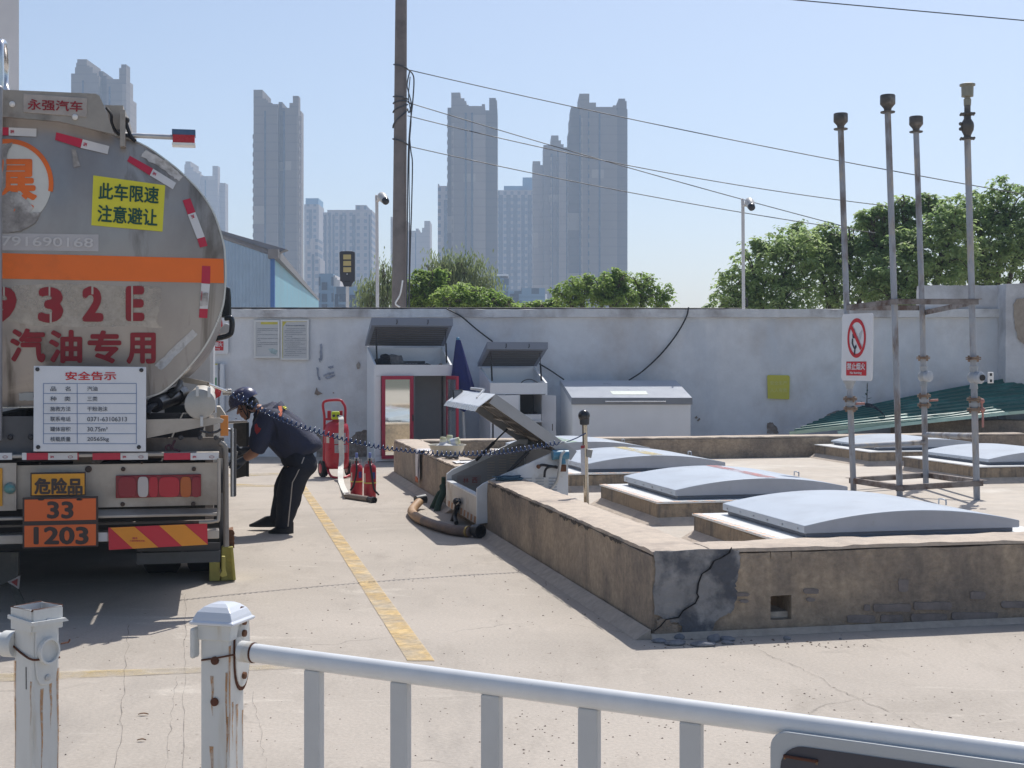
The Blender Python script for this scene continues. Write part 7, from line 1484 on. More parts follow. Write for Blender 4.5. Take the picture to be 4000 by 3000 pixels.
# helmet
hc = B(520, 440); hx = V((-math.cos(R(28)), 0, -math.sin(R(28)))); hzv = V((-math.sin(R(28)), 0, math.cos(R(28)))); hy = V((0, 1, 0))
q = MB(); n = 28; rows = []
for i in range(11):
    t = i / 10 * math.pi / 2; r_, z_ = math.cos(t) ** .85, math.sin(t)
    for k in range(n):
        a = 6.2832 * k / n; rdg = 1 + .03 * math.exp(-((math.sin(a)) / .18) ** 2) * (z_ > .3); rows.append(hc + hx * (.137 * r_ * math.cos(a) * rdg) + hy * (.112 * r_ * math.sin(a)) + hzv * (.118 * z_ * rdg - .012))
q.add(rows, [(i * n + k, i * n + (k + 1) % n, (i + 1) * n + (k + 1) % n, (i + 1) * n + k) for i in range(10) for k in range(n)] + [tuple(range(n))]); hl = q.build('helmet', HELM, wk, smooth=60)
q = MB(); pts = []
for k in range(15): a = R(-95 + 190 * k / 14); pts.append((a, hc + hx * .135 * math.cos(a) + hy * .113 * math.sin(a) - hzv * .012, hc + hx * (.135 + .052 * max(math.cos(a), 0) ** .6 + .004) * math.cos(a) + hy * .122 * math.sin(a) - hzv * (.026)))
vs = []
for a, p, p2 in pts: vs += [p, p2, p2 - hzv * .004, p - hzv * .005]
q.add(vs, [(i * 4 + k, i * 4 + (k + 1) % 4, i * 4 + 4 + (k + 1) % 4, i * 4 + 4 + k) for i in range(14) for k in range(4)]); q.build('helmet_brim', HELM, hl, smooth=40)
q = MB(); q.tube(spline([B(560, 480, -.115), B(566, 540, -.075), B(566, 580, -.05), B(548, 600, -.025)], 5), .006, 6); q.tube(spline([B(520, 485, -.112), B(548, 545, -.072), B(566, 580, -.052)], 5), .005, 6); q.build('chin_strap', BLACK, hl)
q = MB()
for k in range(4): q.ball(hc + hx * (.05 - .03 * k) - hy * .098 + hzv * .05, .006, 8, 5)
q.build('vent_studs', SIL, hl)
# short sleeved work jacket
sn = {'hem2': (B(1040, 905), (.19, .20)), 'hem': (B(1022, 868), (.195, .20)), 'waist': (B(935, 790), (.205, .20)), 'belly': (B(850, 790), (.17, .18)), 'mid': (B(855, 695), (.205, .20)), 'chest': (B(770, 622), (.18, .195)), 'upper': (B(690, 560), (.125, .15)), 'collar': (B(640, 528), (.070, .072)), 'collar2': (B(622, 514), (.066, .066)),
      'shN': (B(735, 605, -.165), .108), 'armN': (B(692, 740, -.20), .104), 'cuffN': (B(655, 815, -.19), .09), 'cuff2N': (B(640, 836, -.185), .088), 'shF': (B(700, 590, .165), .105), 'armF': (B(655, 720, .2), .098), 'cuffF': (B(628, 785, .19), .085)}
se = [('hem2', 'hem'), ('hem', 'waist'), ('waist', 'mid'), ('waist', 'belly'), ('mid', 'chest'), ('chest', 'upper'), ('upper', 'collar'), ('collar', 'collar2'), ('chest', 'shN'), ('shN', 'armN'), ('armN', 'cuffN'), ('cuffN', 'cuff2N'), ('chest', 'shF'), ('shF', 'armF'), ('armF', 'cuffF')]
jk = skin('work_jacket', NAVY, wk, sn, se, 'mid'); wrinkle(jk, .018, 8, 24)
trj = BVHTree.FromPolygons([tuple(v.co + ORIG[jk.name]) for v in jk.data.vertices], [tuple(p.vertices) for p in jk.data.polygons])
def onj(tree, pts, name, mat, parent, o=.004):
    q = MB(); q.add([hit(tree, x, y, o) for x, y in pts], [tuple(range(len(pts)))]); q.v += [(x, y + .003, z) for x, y, z in q.v]; n_ = len(pts)
    q.f += [(i, (i + 1) % n_, n_ + (i + 1) % n_, n_ + i) for i in range(n_)]; q.mi += [0] * n_; return q.build(name, mat, parent)
def band(tree, line, w, name, mat, parent, o=.005):
    q = MB(); vs = []
    for x, y in line: vs += [hit(tree, x - w, y, o), hit(tree, x + w, y, o)]
    q.add(vs, [(2 * i, 2 * i + 1, 2 * i + 3, 2 * i + 2) for i in range(len(line) - 1)]); return q.build(name, mat, parent, smooth=60)
ORC = M('orange_badge_cloth', (.55, .12, .05), .8, var=.15); LIM = M('lime_lettering', (.70, .68, .04), .6)
band(trj, [(808, 466), (815, 490), (822, 520), (820, 550), (815, 572)], 14, 'orange_shoulder_tab', ORC, jk)
q = MB(); write(q, '安全', lambda s, t: hit(trj, 838 + 40 * s + 8 * t, 472 + 14 * s + 40 * t, .008), .03, V((0, -1, 0))); q.build('back_lettering', LIM, jk)
onj(trj, [(612, 640), (628, 630), (640, 660), (664, 672), (650, 700), (628, 720), (612, 690)], 'chest_badge', M('red_badge', (.35, .03, .03), .7), jk)
# trousers, stripe, shoes
tn = {'waist': (B(1040, 835), (.165, .17)), 'hip': (B(1003, 885), (.165, .18)), 'thN': (B(970, 990, -.09), (.15, .125)), 'knN': (B(905, 1180, -.10), (.125, .105)), 'shinN': (B(880, 1340, -.10), (.10, .092)), 'cuN': (B(862, 1455, -.10), (.080, .074)), 'cu2N': (B(862, 1480, -.10), (.080, .074)),
      'thF': (B(930, 985, .09), (.14, .12)), 'knF': (B(850, 1170, .09), (.12, .10)), 'shinF': (B(805, 1310, .10), (.095, .088)), 'cuF': (B(775, 1415, .10), (.072, .070)), 'cu2F': (B(770, 1440, .10), (.072, .07))}
te = [('waist', 'hip'), ('hip', 'thN'), ('thN', 'knN'), ('knN', 'shinN'), ('shinN', 'cuN'), ('cuN', 'cu2N'), ('hip', 'thF'), ('thF', 'knF'), ('knF', 'shinF'), ('shinF', 'cuF'), ('cuF', 'cu2F')]
tr_o = skin('work_trousers', NAVY2, wk, tn, te, 'hip'); wrinkle(tr_o, .018, 7, 20, (1, 1, .8))
trt = BVHTree.FromPolygons([tuple(v.co + ORIG[tr_o.name]) for v in tr_o.data.vertices], [tuple(p.vertices) for p in tr_o.data.polygons])
band(trt, [(1012, 905), (995, 950), (968, 1010), (945, 1060), (918, 1108), (912, 1160), (905, 1240), (896, 1320), (888, 1400), (882, 1466)], 4.5, 'side_piping', M('grey_piping', (.42, .38, .35), .7), tr_o, .004)
def shoe(hx_, hy_, tx_, ty_, d):
    h, t = B(hx_, hy_, d), B(tx_, ty_, d); h.z = max(h.z, .0); t.z = max(t.z, .0)
    ld = (t - h); ld.z = 0; L_ = ld.length; ld.normalize(); sd_ = V((-ld.y, ld.x, 0)); o = V((h.x, h.y, min(h.z, t.z)))
    q = MB(); n = 18; rows = []
    for (hh, sc_) in ((0, 1.0), (.022, 1.02), (.03, .98), (.05, .92), (.075, .66), (.10, .46)):
        for k in range(n):
            a = 6.2832 * k / n; c_, s_ = math.cos(a), math.sin(a); u_ = .5 * L_ * (1 - c_ * (1 if hh < .06 else .62 * sc_ / .66)) if True else 0
            w = .048 * (1 + .12 * -c_) * sc_
            u2 = L_ * (.5 - .5 * c_) if hh < .04 else L_ * (.5 - .5 * c_) * (1 - min(1, (hh - .03) / .07) * .52)
            rows.append(o + ld * u2 + sd_ * (w * s_) + UP * (hh * (1 - .35 * (u2 / L_) ** 2)))
    q.add(rows, [(i * n + k, i * n + (k + 1) % n, (i + 1) * n + (k + 1) % n, (i + 1) * n + k) for i in range(5) for k in range(n)] + [tuple(range(n)), tuple(range(5 * n, 6 * n))]); q.build('shoe', SHOE, wk, smooth=50)
shoe(942, 1498, 738, 1512, -.10); shoe(795, 1480, 545, 1478, .12)
# gloved hands with five fingers each, closed on the locker valve
def glove(wr, palm, d, up, side):
    fw = (palm - wr).normalized(); sdv = fw.cross(up).normalized() * side; upv = sdv.cross(fw).normalized() * side
    nd = {'wr0': (wr - fw * .05, (.040, .036)), 'wr': (wr, (.036, .030)), 'palm': (palm, (.046, .024)), 'kn': (palm + fw * .035, (.044, .018))}
    ed = [('wr0', 'wr'), ('wr', 'palm'), ('palm', 'kn')]
    for i, (off, ln, cu) in enumerate(((-.034, .030, .55), (-.012, .034, .65), (.011, .032, .75), (.033, .025, .9))):
        a = palm + fw * .045 + upv * off; b = a + fw * ln * .8 - sdv * ln * cu * .5; c_ = b + fw * ln * .25 - sdv * ln * .9; e = c_ - fw * ln * .45 - sdv * ln * .5
        for nm, p, r in (('a', a, .0115), ('b', b, .0105), ('c', c_, .0098), ('e', e, .0088)): nd[nm + str(i)] = (p, r)
        ed += [('kn', f'a{i}'), (f'a{i}', f'b{i}'), (f'b{i}', f'c{i}'), (f'c{i}', f'e{i}')]
    a = palm - upv * .042 - fw * .005; nd['t0'] = (a, .014); nd['t1'] = (a - upv * .012 + fw * .03 - sdv * .018, .0115); nd['t2'] = (a - upv * .004 + fw * .05 - sdv * .035, .0095)
    ed += [('palm', 't0'), ('t0', 't1'), ('t1', 't2')]
    return skin('glove', GLOV, wk, nd, ed, 'palm', 2)
glove(B(548, 912, -.12), B(497, 930, -.10), 0, V((0, -.5, 1)), 1)
glove(B(540, 845, .08), B(492, 842, .05), 0, V((0, -.3, 1)), 1)
# the valve handle he holds belongs to the lorry
q = MB(); q.tube([B(415, 850, .0), B(470, 862, -.02), B(462, 935, -.06)], .014, 10); q.tube([B(415, 850, 0), B(380, 845, .05)], .022, 10); q.build('valve_lever', DARK, trk, smooth=50)
# ------------------------------------------------------------------ utility pole, wires, cameras, street lamp
UPY = 25.0
PCON = M('pole_concrete', (.20, .175, .165), .9, var=.12, scale=6, bump=.25, c2=(.15, .13, .125), thr=.6, scale2=3)
up = empty('utility_pole', V((P(1560, 0, UPY).x, UPY, 0)), 'tall round concrete utility pole wound with cables behind the wall', 'utility pole')
pr_ = lambda y: (57.5 - 12 * (1200 - y) / 1200) / 2 / F * UPY
pxm = lambda y: 1567 - 8 * y / 1200
q = MB(); q.tube([V((P(1557, 0, UPY).x, UPY, 0)), P(pxm(1200), 1200, UPY), P(pxm(600), 600, UPY), P(pxm(0), 0, UPY), P(pxm(-500), -500, UPY)], [pr_(1500), pr_(1200), pr_(600), pr_(0), pr_(-500)], 28); q.build('pole', PCON, up, smooth=60)
WIRE = M('black_wire', (.06, .065, .075), .6)
def wrap(y0, y1, name='cable_wrap'):
    pts = []
    for k in range(17):
        a = math.pi * (k / 16) * 1.0; s = k / 16; y = y0 + (y1 - y0) * s; c = P(pxm(y), y, UPY); r = pr_(y) + .015; pts.append(c + V((-r * math.cos(a), -r * math.sin(a), 0)))
    q = MB(); q.tube(pts, .014, 6); q.build(name, WIRE, up, smooth=60)
for y0, y1 in ((252, 272), (378, 388), (405, 395), (440, 408), (500, 425), (542, 566)): wrap(y0, y1)
for pts, r in (([(1595, 272), (1612, 290), (1617, 320), (1612, 400), (1603, 480), (1595, 600), (1592, 800), (1590, 1000), (1588, 1200)], .014), ([(1600, 280), (1590, 330), (1596, 360), (1608, 420), (1600, 520), (1605, 590), (1611, 640), (1608, 800), (1602, 1000), (1598, 1200)], .013), ([(1592, 395), (1606, 410), (1598, 440), (1592, 425)], .012), ([(1602, 300), (1596, 380), (1606, 460), (1600, 560), (1598, 700), (1600, 900), (1596, 1200)], .010)):
    q = MB(); q.tube(spline([P(x, y, UPY - .12) for x, y in pts], 6), r, 6); q.build('drop_cable', WIRE, up, smooth=60)
q = MB(); q.tube(spline([P(1573, 1095, UPY - .2), P(1563, 1150, UPY - .22), P(1545, 1185, UPY - .24), P(1562, 1200, UPY - .24)], 6), .016, 6); q.build('white_tie', WHITE, up, smooth=60)
def wire(label, a, b, sag, r=.009):
    pts = []
    for k in range(25):
        s = k / 24; p = a.lerp(b, s); pts.append(p - UP * sag * 4 * s * (1 - s))
    q = MB(); q.tube(pts, r, 6); tag(q.build('overhead_wire', WIRE, smooth=60), label, 'wire', 'overhead wires')
wire('topmost overhead wire running from the utility pole to the right frame edge', P(1592, 272, UPY), P(5600, 1007, UPY - 1.6), .22)
wire('overhead wire sloping steeply from the pole and crossing the one below it', P(1592, 400, UPY), P(3330, 893, UPY + 2.5), .05)
wire('overhead wire second from the bottom, ending in the airy tree between the vent pipes', P(1592, 452, UPY), P(3470, 805, UPY + 2), .16)
wire('lowest overhead wire passing just under the right camera head', P(1600, 572, UPY), P(3420, 910, UPY + 2.5), .10)
wire('short overhead wire crossing the top right corner of the sky', P(-500, -325, 18), P(6500, 305, 18), 0.0, .0075)
CAMW = M('camera_white', (.50, .49, .47), .4, var=.05); CPM = M('camera_pole_white', (.60, .58, .57), .4, var=.08)
def camera_pole(label, x, ytop, Y, head, lens_, xb):
    b = P(xb, HY, Y); b.z = 0
    rt = empty('camera_pole', b, label, 'security camera', 'camera poles behind the wall'); t = P(x, ytop, Y)
    q = MB(); q.tube(spline([b, b.lerp(t, .5), t - UP * .05, t, P(head[0] - 14, head[1] + 8, Y - .05)], 5), .028, 10); q.build('pole', CPM, rt, smooth=60)
    h = P(*head, Y - .12); l = P(*lens_, Y - .26); d = (l - h).normalized(); L_ = (l - h).length
    q = MB(); q.lathe([(.03, -.09), (.062, -.07), (.078, -.02), (.076, .05), (.062, L_ * .72), (.058, L_ * .78)], h, d, 20); hd = q.build('camera_head', CAMW, rt, smooth=50)
    q = MB(); q.lathe([(.060, L_ * .70), (.064, L_ * .74), (.058, L_ * 1.0), (.042, L_ * 1.12), (.01, L_ * 1.16)], h, d, 18); q.build('lens_dome', M('gloss_black', (.02, .022, .026)), hd, smooth=50)
    return rt
camera_pole('white security camera pole between the street lamp and the utility pole', 1472, 789, 22.6, (1494, 770), (1508, 788), 1478)
camera_pole('white security camera pole at the edge of the right hand trees', 2902, 803, 22.6, (2928, 792), (2937, 812), 2908)
q = MB(); q.tube(spline([P(2912, 1165, 22.4), P(2918, 1172, 22.4), P(2917, 1195, 22.4), P(2912, 1200, 22.4)], 6), .02, 6); tag(q.build('cable_stub', BLACK, smooth=60), 'black cable stub at the foot of the right camera pole', 'cable')
sl_ = empty('solar_street_lamp', V((P(1358, 0, 24).x, 24, 0)), 'dark flat solar street lamp with three yellow light panels on a white post', 'street lamp')
LP_ = lambda x, y, d=0: P(*kD(x, y), 24 + d)
q = MB(); q.prism([LP_(*p) for p in ((430, 182), (470, 172), (585, 168), (700, 172), (742, 182), (752, 200), (752, 815), (712, 835), (685, 890), (675, 938), (600, 942), (512, 936), (500, 890), (475, 835), (432, 815), (418, 200))], (0, .06, 0)); lh = q.build('lamp_head', M('dark_lamp_casing', (.045, .045, .055), .5, var=.08), sl_, bevel=.006)
for y in (245, 382, 520):
    q = MB(); a = LP_(502, y + 104, -.008); b = LP_(670, y, -.008); q.obox(a, (b.x - a.x, 0, 0), (0, .007, 0), (0, 0, b.z - a.z)); q.build('light_panel', M('yellow_led_panel', (.48, .38, .16), .45, var=.05), lh)
q = MB(); q.ball(LP_(587, 665, -.01), .015, 10, 6); q.build('sensor', STEEL, lh)
q = MB(); q.obox(LP_(530, 838, -.006), (.10, 0, 0), (0, .005, 0), (0, 0, .018)); q.build('slot', BLACK, lh)
q = MB(); b = LP_(590, 1400); b.z = 0; q.tube([b, LP_(594, 935)], .028, 10); q.build('post', CPM, sl_, smooth=60)

# ------------------------------------------------------------------ white guard rails in the foreground
POSTM = M('chalky_white_paint', (.63, .635, .615), .5, var=.07, scale=9, c2=(.50, .45, .36), thr=.66, soft=.08, scale2=7, stretch=(2, 2, .3))
RAILM = M('rail_white', (.70, .71, .71), .32, var=.05, scale=14, c2=(.40, .38, .34), thr=.76, scale2=22)
BALM = M('baluster_grey_white', (.54, .545, .54), .45, var=.05, scale=8)
RUS = M('rust_stain', (.50, .25, .09), .85, var=.25, scale=30, alpha=(22, .28, .72)); RSD = M('rust_metal', (.10, .035, .018), .85, var=.3, scale=30)
def post(rt, x, ytop, Y, ang, w=.072):
    c = P(x, HY, Y); c.z = 0; zt_ = zat(ytop, Y); ax = V((math.cos(ang), math.sin(ang), 0)); ay = V((-math.sin(ang), math.cos(ang), 0))
    q = MB(); q.obox(c - ax * w / 2 - ay * w / 2, ax * w, ay * w, UP * zt_); return q.build('post', POSTM, rt, bevel=.004), c, ax, ay, zt_
def stain(parent, c, ax, ay, w, face, u, z0, z1, wid):
    # face: 0 = left face (-ay), 1 = right face (+ax)
    o, d, n_ = (c - ay * (w / 2 + .0008), ax, -ay) if face == 0 else (c + ax * (w / 2 + .0008), ay, ax)
    q = MB(); q.patch(lambda s, t: V((o.x, o.y, 0)) + d * (u + (s - .5) * wid * .75 * (1 - .9 * t) + .0012 * math.sin(9 * t + u * 300)) + UP * (z1 + (z0 - z1) * t), 3, 8); q.build('rust_streak', RUS, parent, recalc=False)
W_ = .072
gr_ = empty('guard_rail', V((P(868, 0, 3.1).x, 3.1, 0)), 'white tubular guard rail with a domed rusty post crossing the foreground to the right', 'guard rail', 'white guard rails')
pb, c, ax, ay, zt_ = post(gr_, 869, 2430, 3.1, R(-16.3))
q = MB(); q.obox(c - ax * .042 - ay * .042 + UP * (zt_ - .035), ax * .084, ay * .084, UP * .036); q.build('post_collar', POSTM, pb, bevel=.003)
q = MB(); o = c + UP * (zt_ + .001); rows = []
for h, w in ((0, .108), (.006, .112), (.010, .100), (.016, .096), (.028, .084), (.038, .062), (.044, .038), (.046, .012)): rows += [o + UP * h + ax * sx * w / 2 + ay * sy * w / 2 for sx, sy in ((-1, -1), (1, -1), (1, 1), (-1, 1))]
q.add(rows, [(i * 4 + k, i * 4 + (k + 1) % 4, i * 4 + 4 + (k + 1) % 4, i * 4 + 4 + k) for i in range(7) for k in range(4)] + [(3, 2, 1, 0), (28, 29, 30, 31)]); q.build('post_cap', M('cap_silver_white', (.62, .65, .70), .25, var=.04), pb, bevel=.002)
for face, u, z0, z1, wd in ((1, -.034, .60, .86, .016), (1, -.020, .62, .73, .010), (1, .0, .54, .72, .016), (0, .030, .55, .80, .008), (0, -.006, .70, .79, .012), (0, -.007, .53, .63, .014), (1, .028, .60, .70, .008), (1, -.033, .38, .56, .010), (0, .033, .62, .70, .008)): stain(pb, c, ax, ay, W_, face, u, z0, z1, wd)
for x, y in ((1550, 608), (1548, 905)):
    q = MB(); p = onplane(x / 1.843, 2250 + y / 1.843, c - ay * W_ / 2, ay); q.lathe([(.0095, -.001), (.0095, .005), (.004, .006)], p, -ay, 12); q.build('rusty_plug', RSD, pb)
q = MB(); q.tube(spline([onplane(1450 / 1.843, 2250 + 606 / 1.843, c - ay * (W_ / 2 + .003), ay), onplane(1560 / 1.843, 2250 + 590 / 1.843, c - ay * (W_ / 2 + .003), ay), onplane(1655 / 1.843, 2250 + 572 / 1.843, c - ay * (W_ / 2 + .003), ay), onplane(1740 / 1.843, 2250 + 556 / 1.843, c + ax * (W_ / 2 + .004), ax)], 4), .0022, 6); q.build('tie_wire', RSD, pb, smooth=60)
br = onplane(1735 / 1.843, 2250 + 520 / 1.843, c + ax * W_ / 2, ax)
q = MB(); pts = []
for k in range(24):
    a = 6.2832 * k / 24; pts.append(br + ay * .034 * math.cos(a) + UP * (.088 * math.copysign(abs(math.sin(a)) ** .7, math.sin(a))))
q.prism(pts, ax * .006); bp_ = q.build('rail_bracket', POSTM, gr_, bevel=.002)
q = MB(); q.prism([p - ax * .0005 + (p - br) * .10 for p in pts], ax * .004); q.build('bracket_rust', RSD, bp_)
for dz in (.062, .035, -.062):
    q = MB(); q.lathe([(.008, 0), (.008, .006), (.003, .007)], br + ax * .006 + UP * dz, ax, 10); q.build('bolt', RUST, bp_)
# rail and balusters along the line of the fence
A = P(960, 2546, 3.06); B = P(4000, 2956, 2.25); B.z = A.z; rd = (B - A); rd.z = 0; rl = rd.length; rd.normalize(); rn = V((-rd.y, rd.x, 0))
Bx = A + rd * (rl + 1.2)
def oval(q, a, b, rx, rz, n=20):
    vs = []
    for p in (a, b): vs += [p + rn * rx * math.cos(6.2832 * k / n) + UP * rz * math.sin(6.2832 * k / n) for k in range(n)]
    q.add(vs, [(k, (k + 1) % n, n + (k + 1) % n, n + k) for k in range(n)] + [tuple(range(n)), tuple(range(n, 2 * n))])
q = MB(); oval(q, A, Bx, .019, .0215); q.build('rail', RAILM, gr_, smooth=50)
q = MB(); oval(q, A - rd * .012, A + rd * .022, .0215, .024); q.build('rail_sleeve', POSTM, gr_, smooth=50)
q = MB(); oval(q, A + rd * .022, A + rd * .026, .0205, .023); q.build('sleeve_rust', RSD, gr_, smooth=50)
for x0, x1 in ((1191, 1263), (1528, 1603), (1882, 1961), (2260, 2345), (2658, 2745)):
    m_ = onplane((x0 + x1) / 2, 2800, A, rn); m_.z = 0; q = MB(); q.box(m_ + UP * (A.z - .02) / 2, (.043, .020, A.z - .02), rd, rn); q.build('baluster', BALM, gr_, bevel=.003)
q = MB(); q.obox(A + rd * -.02 - UP * (A.z - .16), rd * (rl + 1.2), rn * .018, UP * .03); q.build('lower_rail', RAILM, gr_)
# stub of a rail bracket on the post's far side
q = MB(); e = onplane(1430 / 1.843, 2250 + 480 / 1.843, c - ax * W_ / 2, ax) - ax * .004; q.obox(e - ay * .015 - UP * .035, ax * -.012, ay * .03, UP * .07); q.build('rail_bracket', POSTM, gr_, bevel=.006)
# sign board seen from behind, fixed to the rail
sb = empty('rail_board', onplane(3500, 2990, A + rn * .035, rn), 'dark framed board with rounded corner fixed under the white rail at bottom right', 'board')
bp0 = onplane(3008, 2850, A - rn * .03, rn); bz1 = bp0.z
def rr_pts(o, L_, zt2, zb2, r):
    pts = [o + UP * (zb2 - o.z)]
    pts.append(o + UP * (zt2 - r - o.z))
    for k in range(1, 7): a = math.pi - k * math.pi / 12; pts.append(o + rd * (r + r * math.cos(a)) + UP * (zt2 - r + r * math.sin(a) - o.z))
    return pts + [o + rd * L_ + UP * (zt2 - o.z), o + rd * L_ + UP * (zb2 - o.z)]
q = MB(); q.prism(rr_pts(bp0, 1.1, bz1, bz1 - .45, .032), rn * .012); q.build('board_frame', M('pale_frame_grey', (.44, .46, .47), .45, var=.04), sb, bevel=.002)
in0 = bp0 + rd * .020 - rn * .0012; q = MB(); q.prism(rr_pts(in0, 1.06, bz1 - .022, bz1 - .43, .042), rn * -.0012); q.build('board_panel', M('charcoal_panel', (.055, .053, .065), .55, var=.05), sb)
q = MB(); a, b = onplane(3062, 2953, in0 - rn * .006, rn), onplane(3188, 2974, in0 - rn * .006, rn); q.tube([a + rn * .004, a, b, b + rn * .004], .0028, 6); q.build('rust_rod', RSD, sb)
for p in (a, b):
    q = MB(); q.patch(lambda s, t, p=p: p + rn * .0036 + rd * (.004 * (s - .5)) - UP * .007 * t, 2, 4); q.build('rust_streak', RUS, sb, recalc=False)
# left guard rail: open topped post with an empty socket and a rail going off frame
g2_ = empty('guard_rail', V((P(145, 0, 3.1).x, 3.1, 0)), 'white open topped rusty fence post with an empty rail socket at the lower left', 'guard rail', 'white guard rails')
pb, c, ax, ay, zt_ = post(g2_, 144, 2418, 3.1, R(-35.5), .070)
q = MB(); h = .030
for d, e in ((ax, ay), (ay, -ax), (-ax, -ay), (-ay, ax)): q.obox(c + d * .038 - e * .038 + UP * (zt_ - .02), d * .004, e * .0759, UP * (h + .02))
q.build('post_collar', POSTM, pb)
q = MB(); q.obox(c - ax * .034 - ay * .034 + UP * (zt_ + .004), ax * .068, ay * .068, UP * .006); q.build('post_inside', M('blue_rusty_inside', (.10, .13, .17), .7, var=.4, c2=(.16, .07, .04), thr=.5, scale2=30), pb)
q = MB()
for d, e in ((ax, ay), (ay, -ax), (-ax, -ay), (-ay, ax)): q.tube([c + d * .040 - e * .040 + UP * (zt_ + h), c + d * .040 + e * .040 + UP * (zt_ + h - .002)], .0022, 5)
q.build('rusty_rim', RSD, pb)
q = MB(); q.prism([c - ay * .042 + ax * s_ + UP * (zt_ + z_) for s_, z_ in ((-.042, .012), (.052, .004), (.05, -.004), (-.042, .004))], -ay * .006); q.prism([c + ax * .042 + ay * s_ + UP * (zt_ + z_) for s_, z_ in ((-.042, .004), (.042, .002), (.05, -.006), (-.042, -.006))], ax * .008); q.build('bent_flange', POSTM, pb)
so_ = onplane(330 / 1.843, 2250 + 520 / 1.843, c + ax * .035, ax)
q = MB(); pts = []
for k in range(24):
    a = 6.2832 * k / 24; pts.append(so_ + ay * .030 * math.copysign(abs(math.cos(a)) ** .6, math.cos(a)) + UP * (.083 * math.copysign(abs(math.sin(a)) ** .6, math.sin(a))))
q.prism(pts, ax * .005); sk = q.build('rail_bracket', POSTM, g2_, bevel=.002)
q = MB(); sc_ = so_ + UP * -.005; ve = []
for h_, r_ in ((0.005, .027), (.018, .026), (.018, .022), (.008, .022)): ve += [sc_ + ax * h_ + ay * r_ * math.cos(6.2832 * k / 20) + UP * r_ * 1.15 * math.sin(6.2832 * k / 20) for k in range(20)]
q.add(ve, [(i * 20 + k, i * 20 + (k + 1) % 20, i * 20 + 20 + (k + 1) % 20, i * 20 + 20 + k) for i in range(3) for k in range(20)]); q.add([sc_ + ax * .0085 + ay * .0225 * math.cos(6.2832 * k / 20) + UP * .026 * math.sin(6.2832 * k / 20) for k in range(20)], [tuple(range(20))]); q.build('rail_socket', POSTM, sk, smooth=40)
for dz in (.062, -.066):
    q = MB(); q.lathe([(.007, 0), (.007, .005), (.003, .006)], so_ + ax * .005 + UP * dz, ax, 10); q.build('bolt', STEEL, sk)
q = MB(); w0 = onplane(80 / 1.843, 2250 + 490 / 1.843, c - ay * .038, ay); w1 = onplane(235 / 1.843, 2250 + 603 / 1.843, c - ay * .038, ay); w2 = onplane(430 / 1.843, 2250 + 585 / 1.843, c + ax * .042, ax); q.tube(spline([w0, w0.lerp(w1, .5) - UP * .004, w1, w1.lerp(w2, .5), w2], 4), .0024, 6); q.tube([w0 + UP * .012, w0, w0 - UP * .014 - ax * .004], .0045, 5); q.build('tie_wire', RSD, pb, smooth=60)
q = MB(); w3 = onplane(440 / 1.843, 2250 + 487 / 1.843, c + ax * .05, ax); q.tube([w3, w3 + ay * .02, w3 + ay * .024 + UP * .006], .002, 5); q.build('wire_end', RSD, pb)
for face, u, z0, z1, wd in ((0, -.031, .50, .82, .012), (1, -.012, .56, .76, .012), (1, .012, .66, .77, .010), (1, .031, .52, .80, .010), (0, .028, .68, .78, .008)): stain(pb, c, ax, ay, .07, face, u, z0, z1, wd)
q = MB(); p0 = onplane(187 / 1.843, 2250 + 655 / 1.843, c - ay * .0358, ay); q.tube([p0, onplane(188 / 1.843, 2250 + 815 / 1.843, c - ay * .0358, ay)], .0011, 4); q.build('scratch', DARK, pb)
q = MB(); ra = P(58, 2516, 3.1); q.tube([ra, ra + V((-.9, .22, 0))], .0245, 18); q.build('rail', RAILM, g2_, smooth=50)
q = MB(); q.lathe([(.03, 0), (.03, .03)], ra + V((.004, 0, 0)), V((-1, .24, 0)).normalized(), 18); q.build('rail_sleeve', POSTM, g2_, smooth=50)

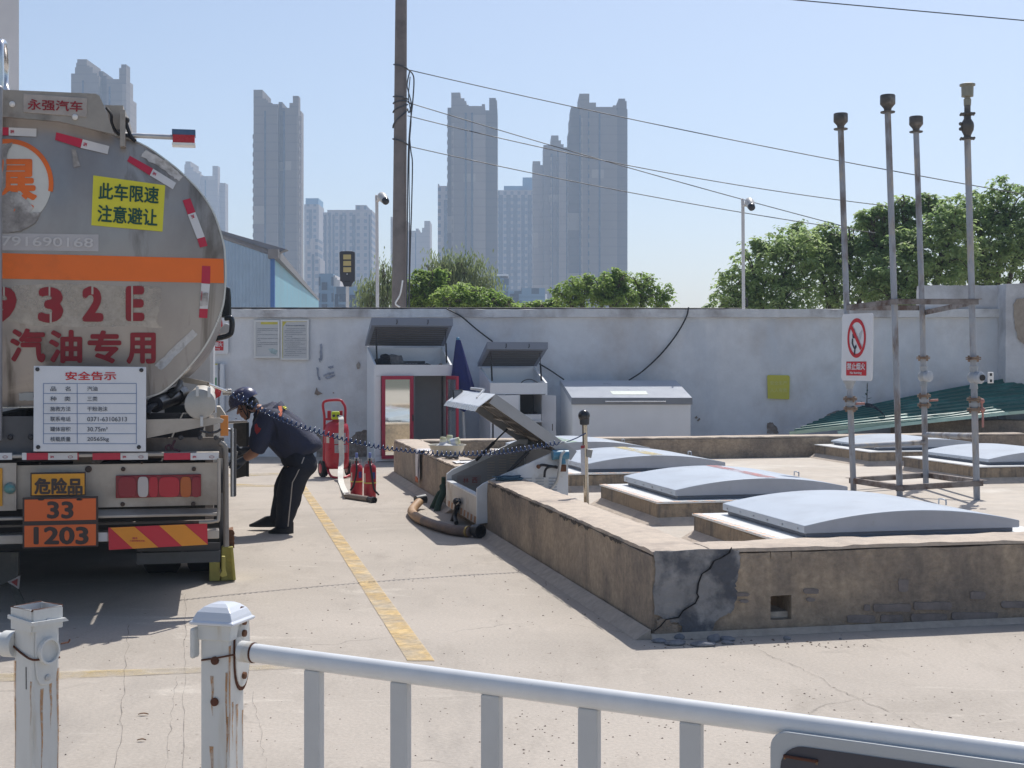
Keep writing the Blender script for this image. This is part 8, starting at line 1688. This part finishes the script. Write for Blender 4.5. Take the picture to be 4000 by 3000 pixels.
# ------------------------------------------------------------------ grit and litter on the yard
q = MB(); g_ = random.Random(11)
def grit(n, yr, sz, xr=(0, 4000)):
    for _ in range(n):
        y = g_.uniform(*yr); p = G(g_.uniform(*xr), y, 0); r = g_.uniform(*sz); a = g_.uniform(0, 6.28)
        if .0 < (p - O0).dot(D2) and .0 < (p - O0).dot(D1): continue
        q.add([p + V((r * math.cos(a + t) * k, r * math.sin(a + t), z)) for t, k, z in ((0, 1, 0), (1.6, 1.3, 0), (3.1, 1, 0), (4.6, .8, 0))] + [p + V((0, 0, r * .7))], [(0, 1, 4), (1, 2, 4), (2, 3, 4), (3, 0, 4)])
grit(420, (2480, 3060), (.002, .0055)); grit(160, (2700, 3060), (.003, .007), (2000, 4000)); grit(150, (2000, 2480), (.003, .008), (1000, 2600)); grit(60, (2495, 2530), (.004, .012), (2560, 3400))
tag(q.build('gravel', M('brown_grit', (.13, .10, .08), .9, var=.4, scale=8)), kind='stuff')
for x, y, s_, lab in ((560, 2792, .022, 'dry brown leaf on the concrete between the two fence posts'), (553, 2893, .018, 'small dry leaf on the concrete nearer the bottom of the gap between posts'), (1890, 2052, .02, 'dry leaf scrap in the bund shadow left of the hose')):
    p = G(x, y, .004); q = MB(); q.solid(lambda s, t: p + V((s_ * 2 * (s - .5), s_ * .7 * (t - .5) * math.sin(math.pi * max(.08, min(.92, s))), .006 * abs(t - .5) + .004 * math.sin(3 * s))), 6, 2, (0, 0, .001)); tag(q.build('dry_leaf', M('dry_leaf_brown', (.22, .12, .06), .9, var=.2)), lab, 'leaf', 'dry leaves on the yard')
# ------------------------------------------------------------------ haze
hz = MB(); hz.obox((-420, -24, -1), (840, 0, 0), (0, 840, 0), (0, 0, 125))
hm = bpy.data.materials.new('haze_air'); hm.use_nodes = True; ht2 = hm.node_tree; ht2.nodes.remove(ht2.nodes['Principled BSDF'])
pv = ht2.nodes.new('ShaderNodeVolumePrincipled'); pv.inputs['Density'].default_value = .00068; pv.inputs['Color'].default_value = (.60, .77, 1.0, 1); pv.inputs['Anisotropy'].default_value = .2
ht2.links.new(pv.outputs[0], ht2.nodes['Material Output'].inputs['Volume'])
tag(hz.build('haze', hm), kind='stuff')
gm = bpy.data.objects['ground']
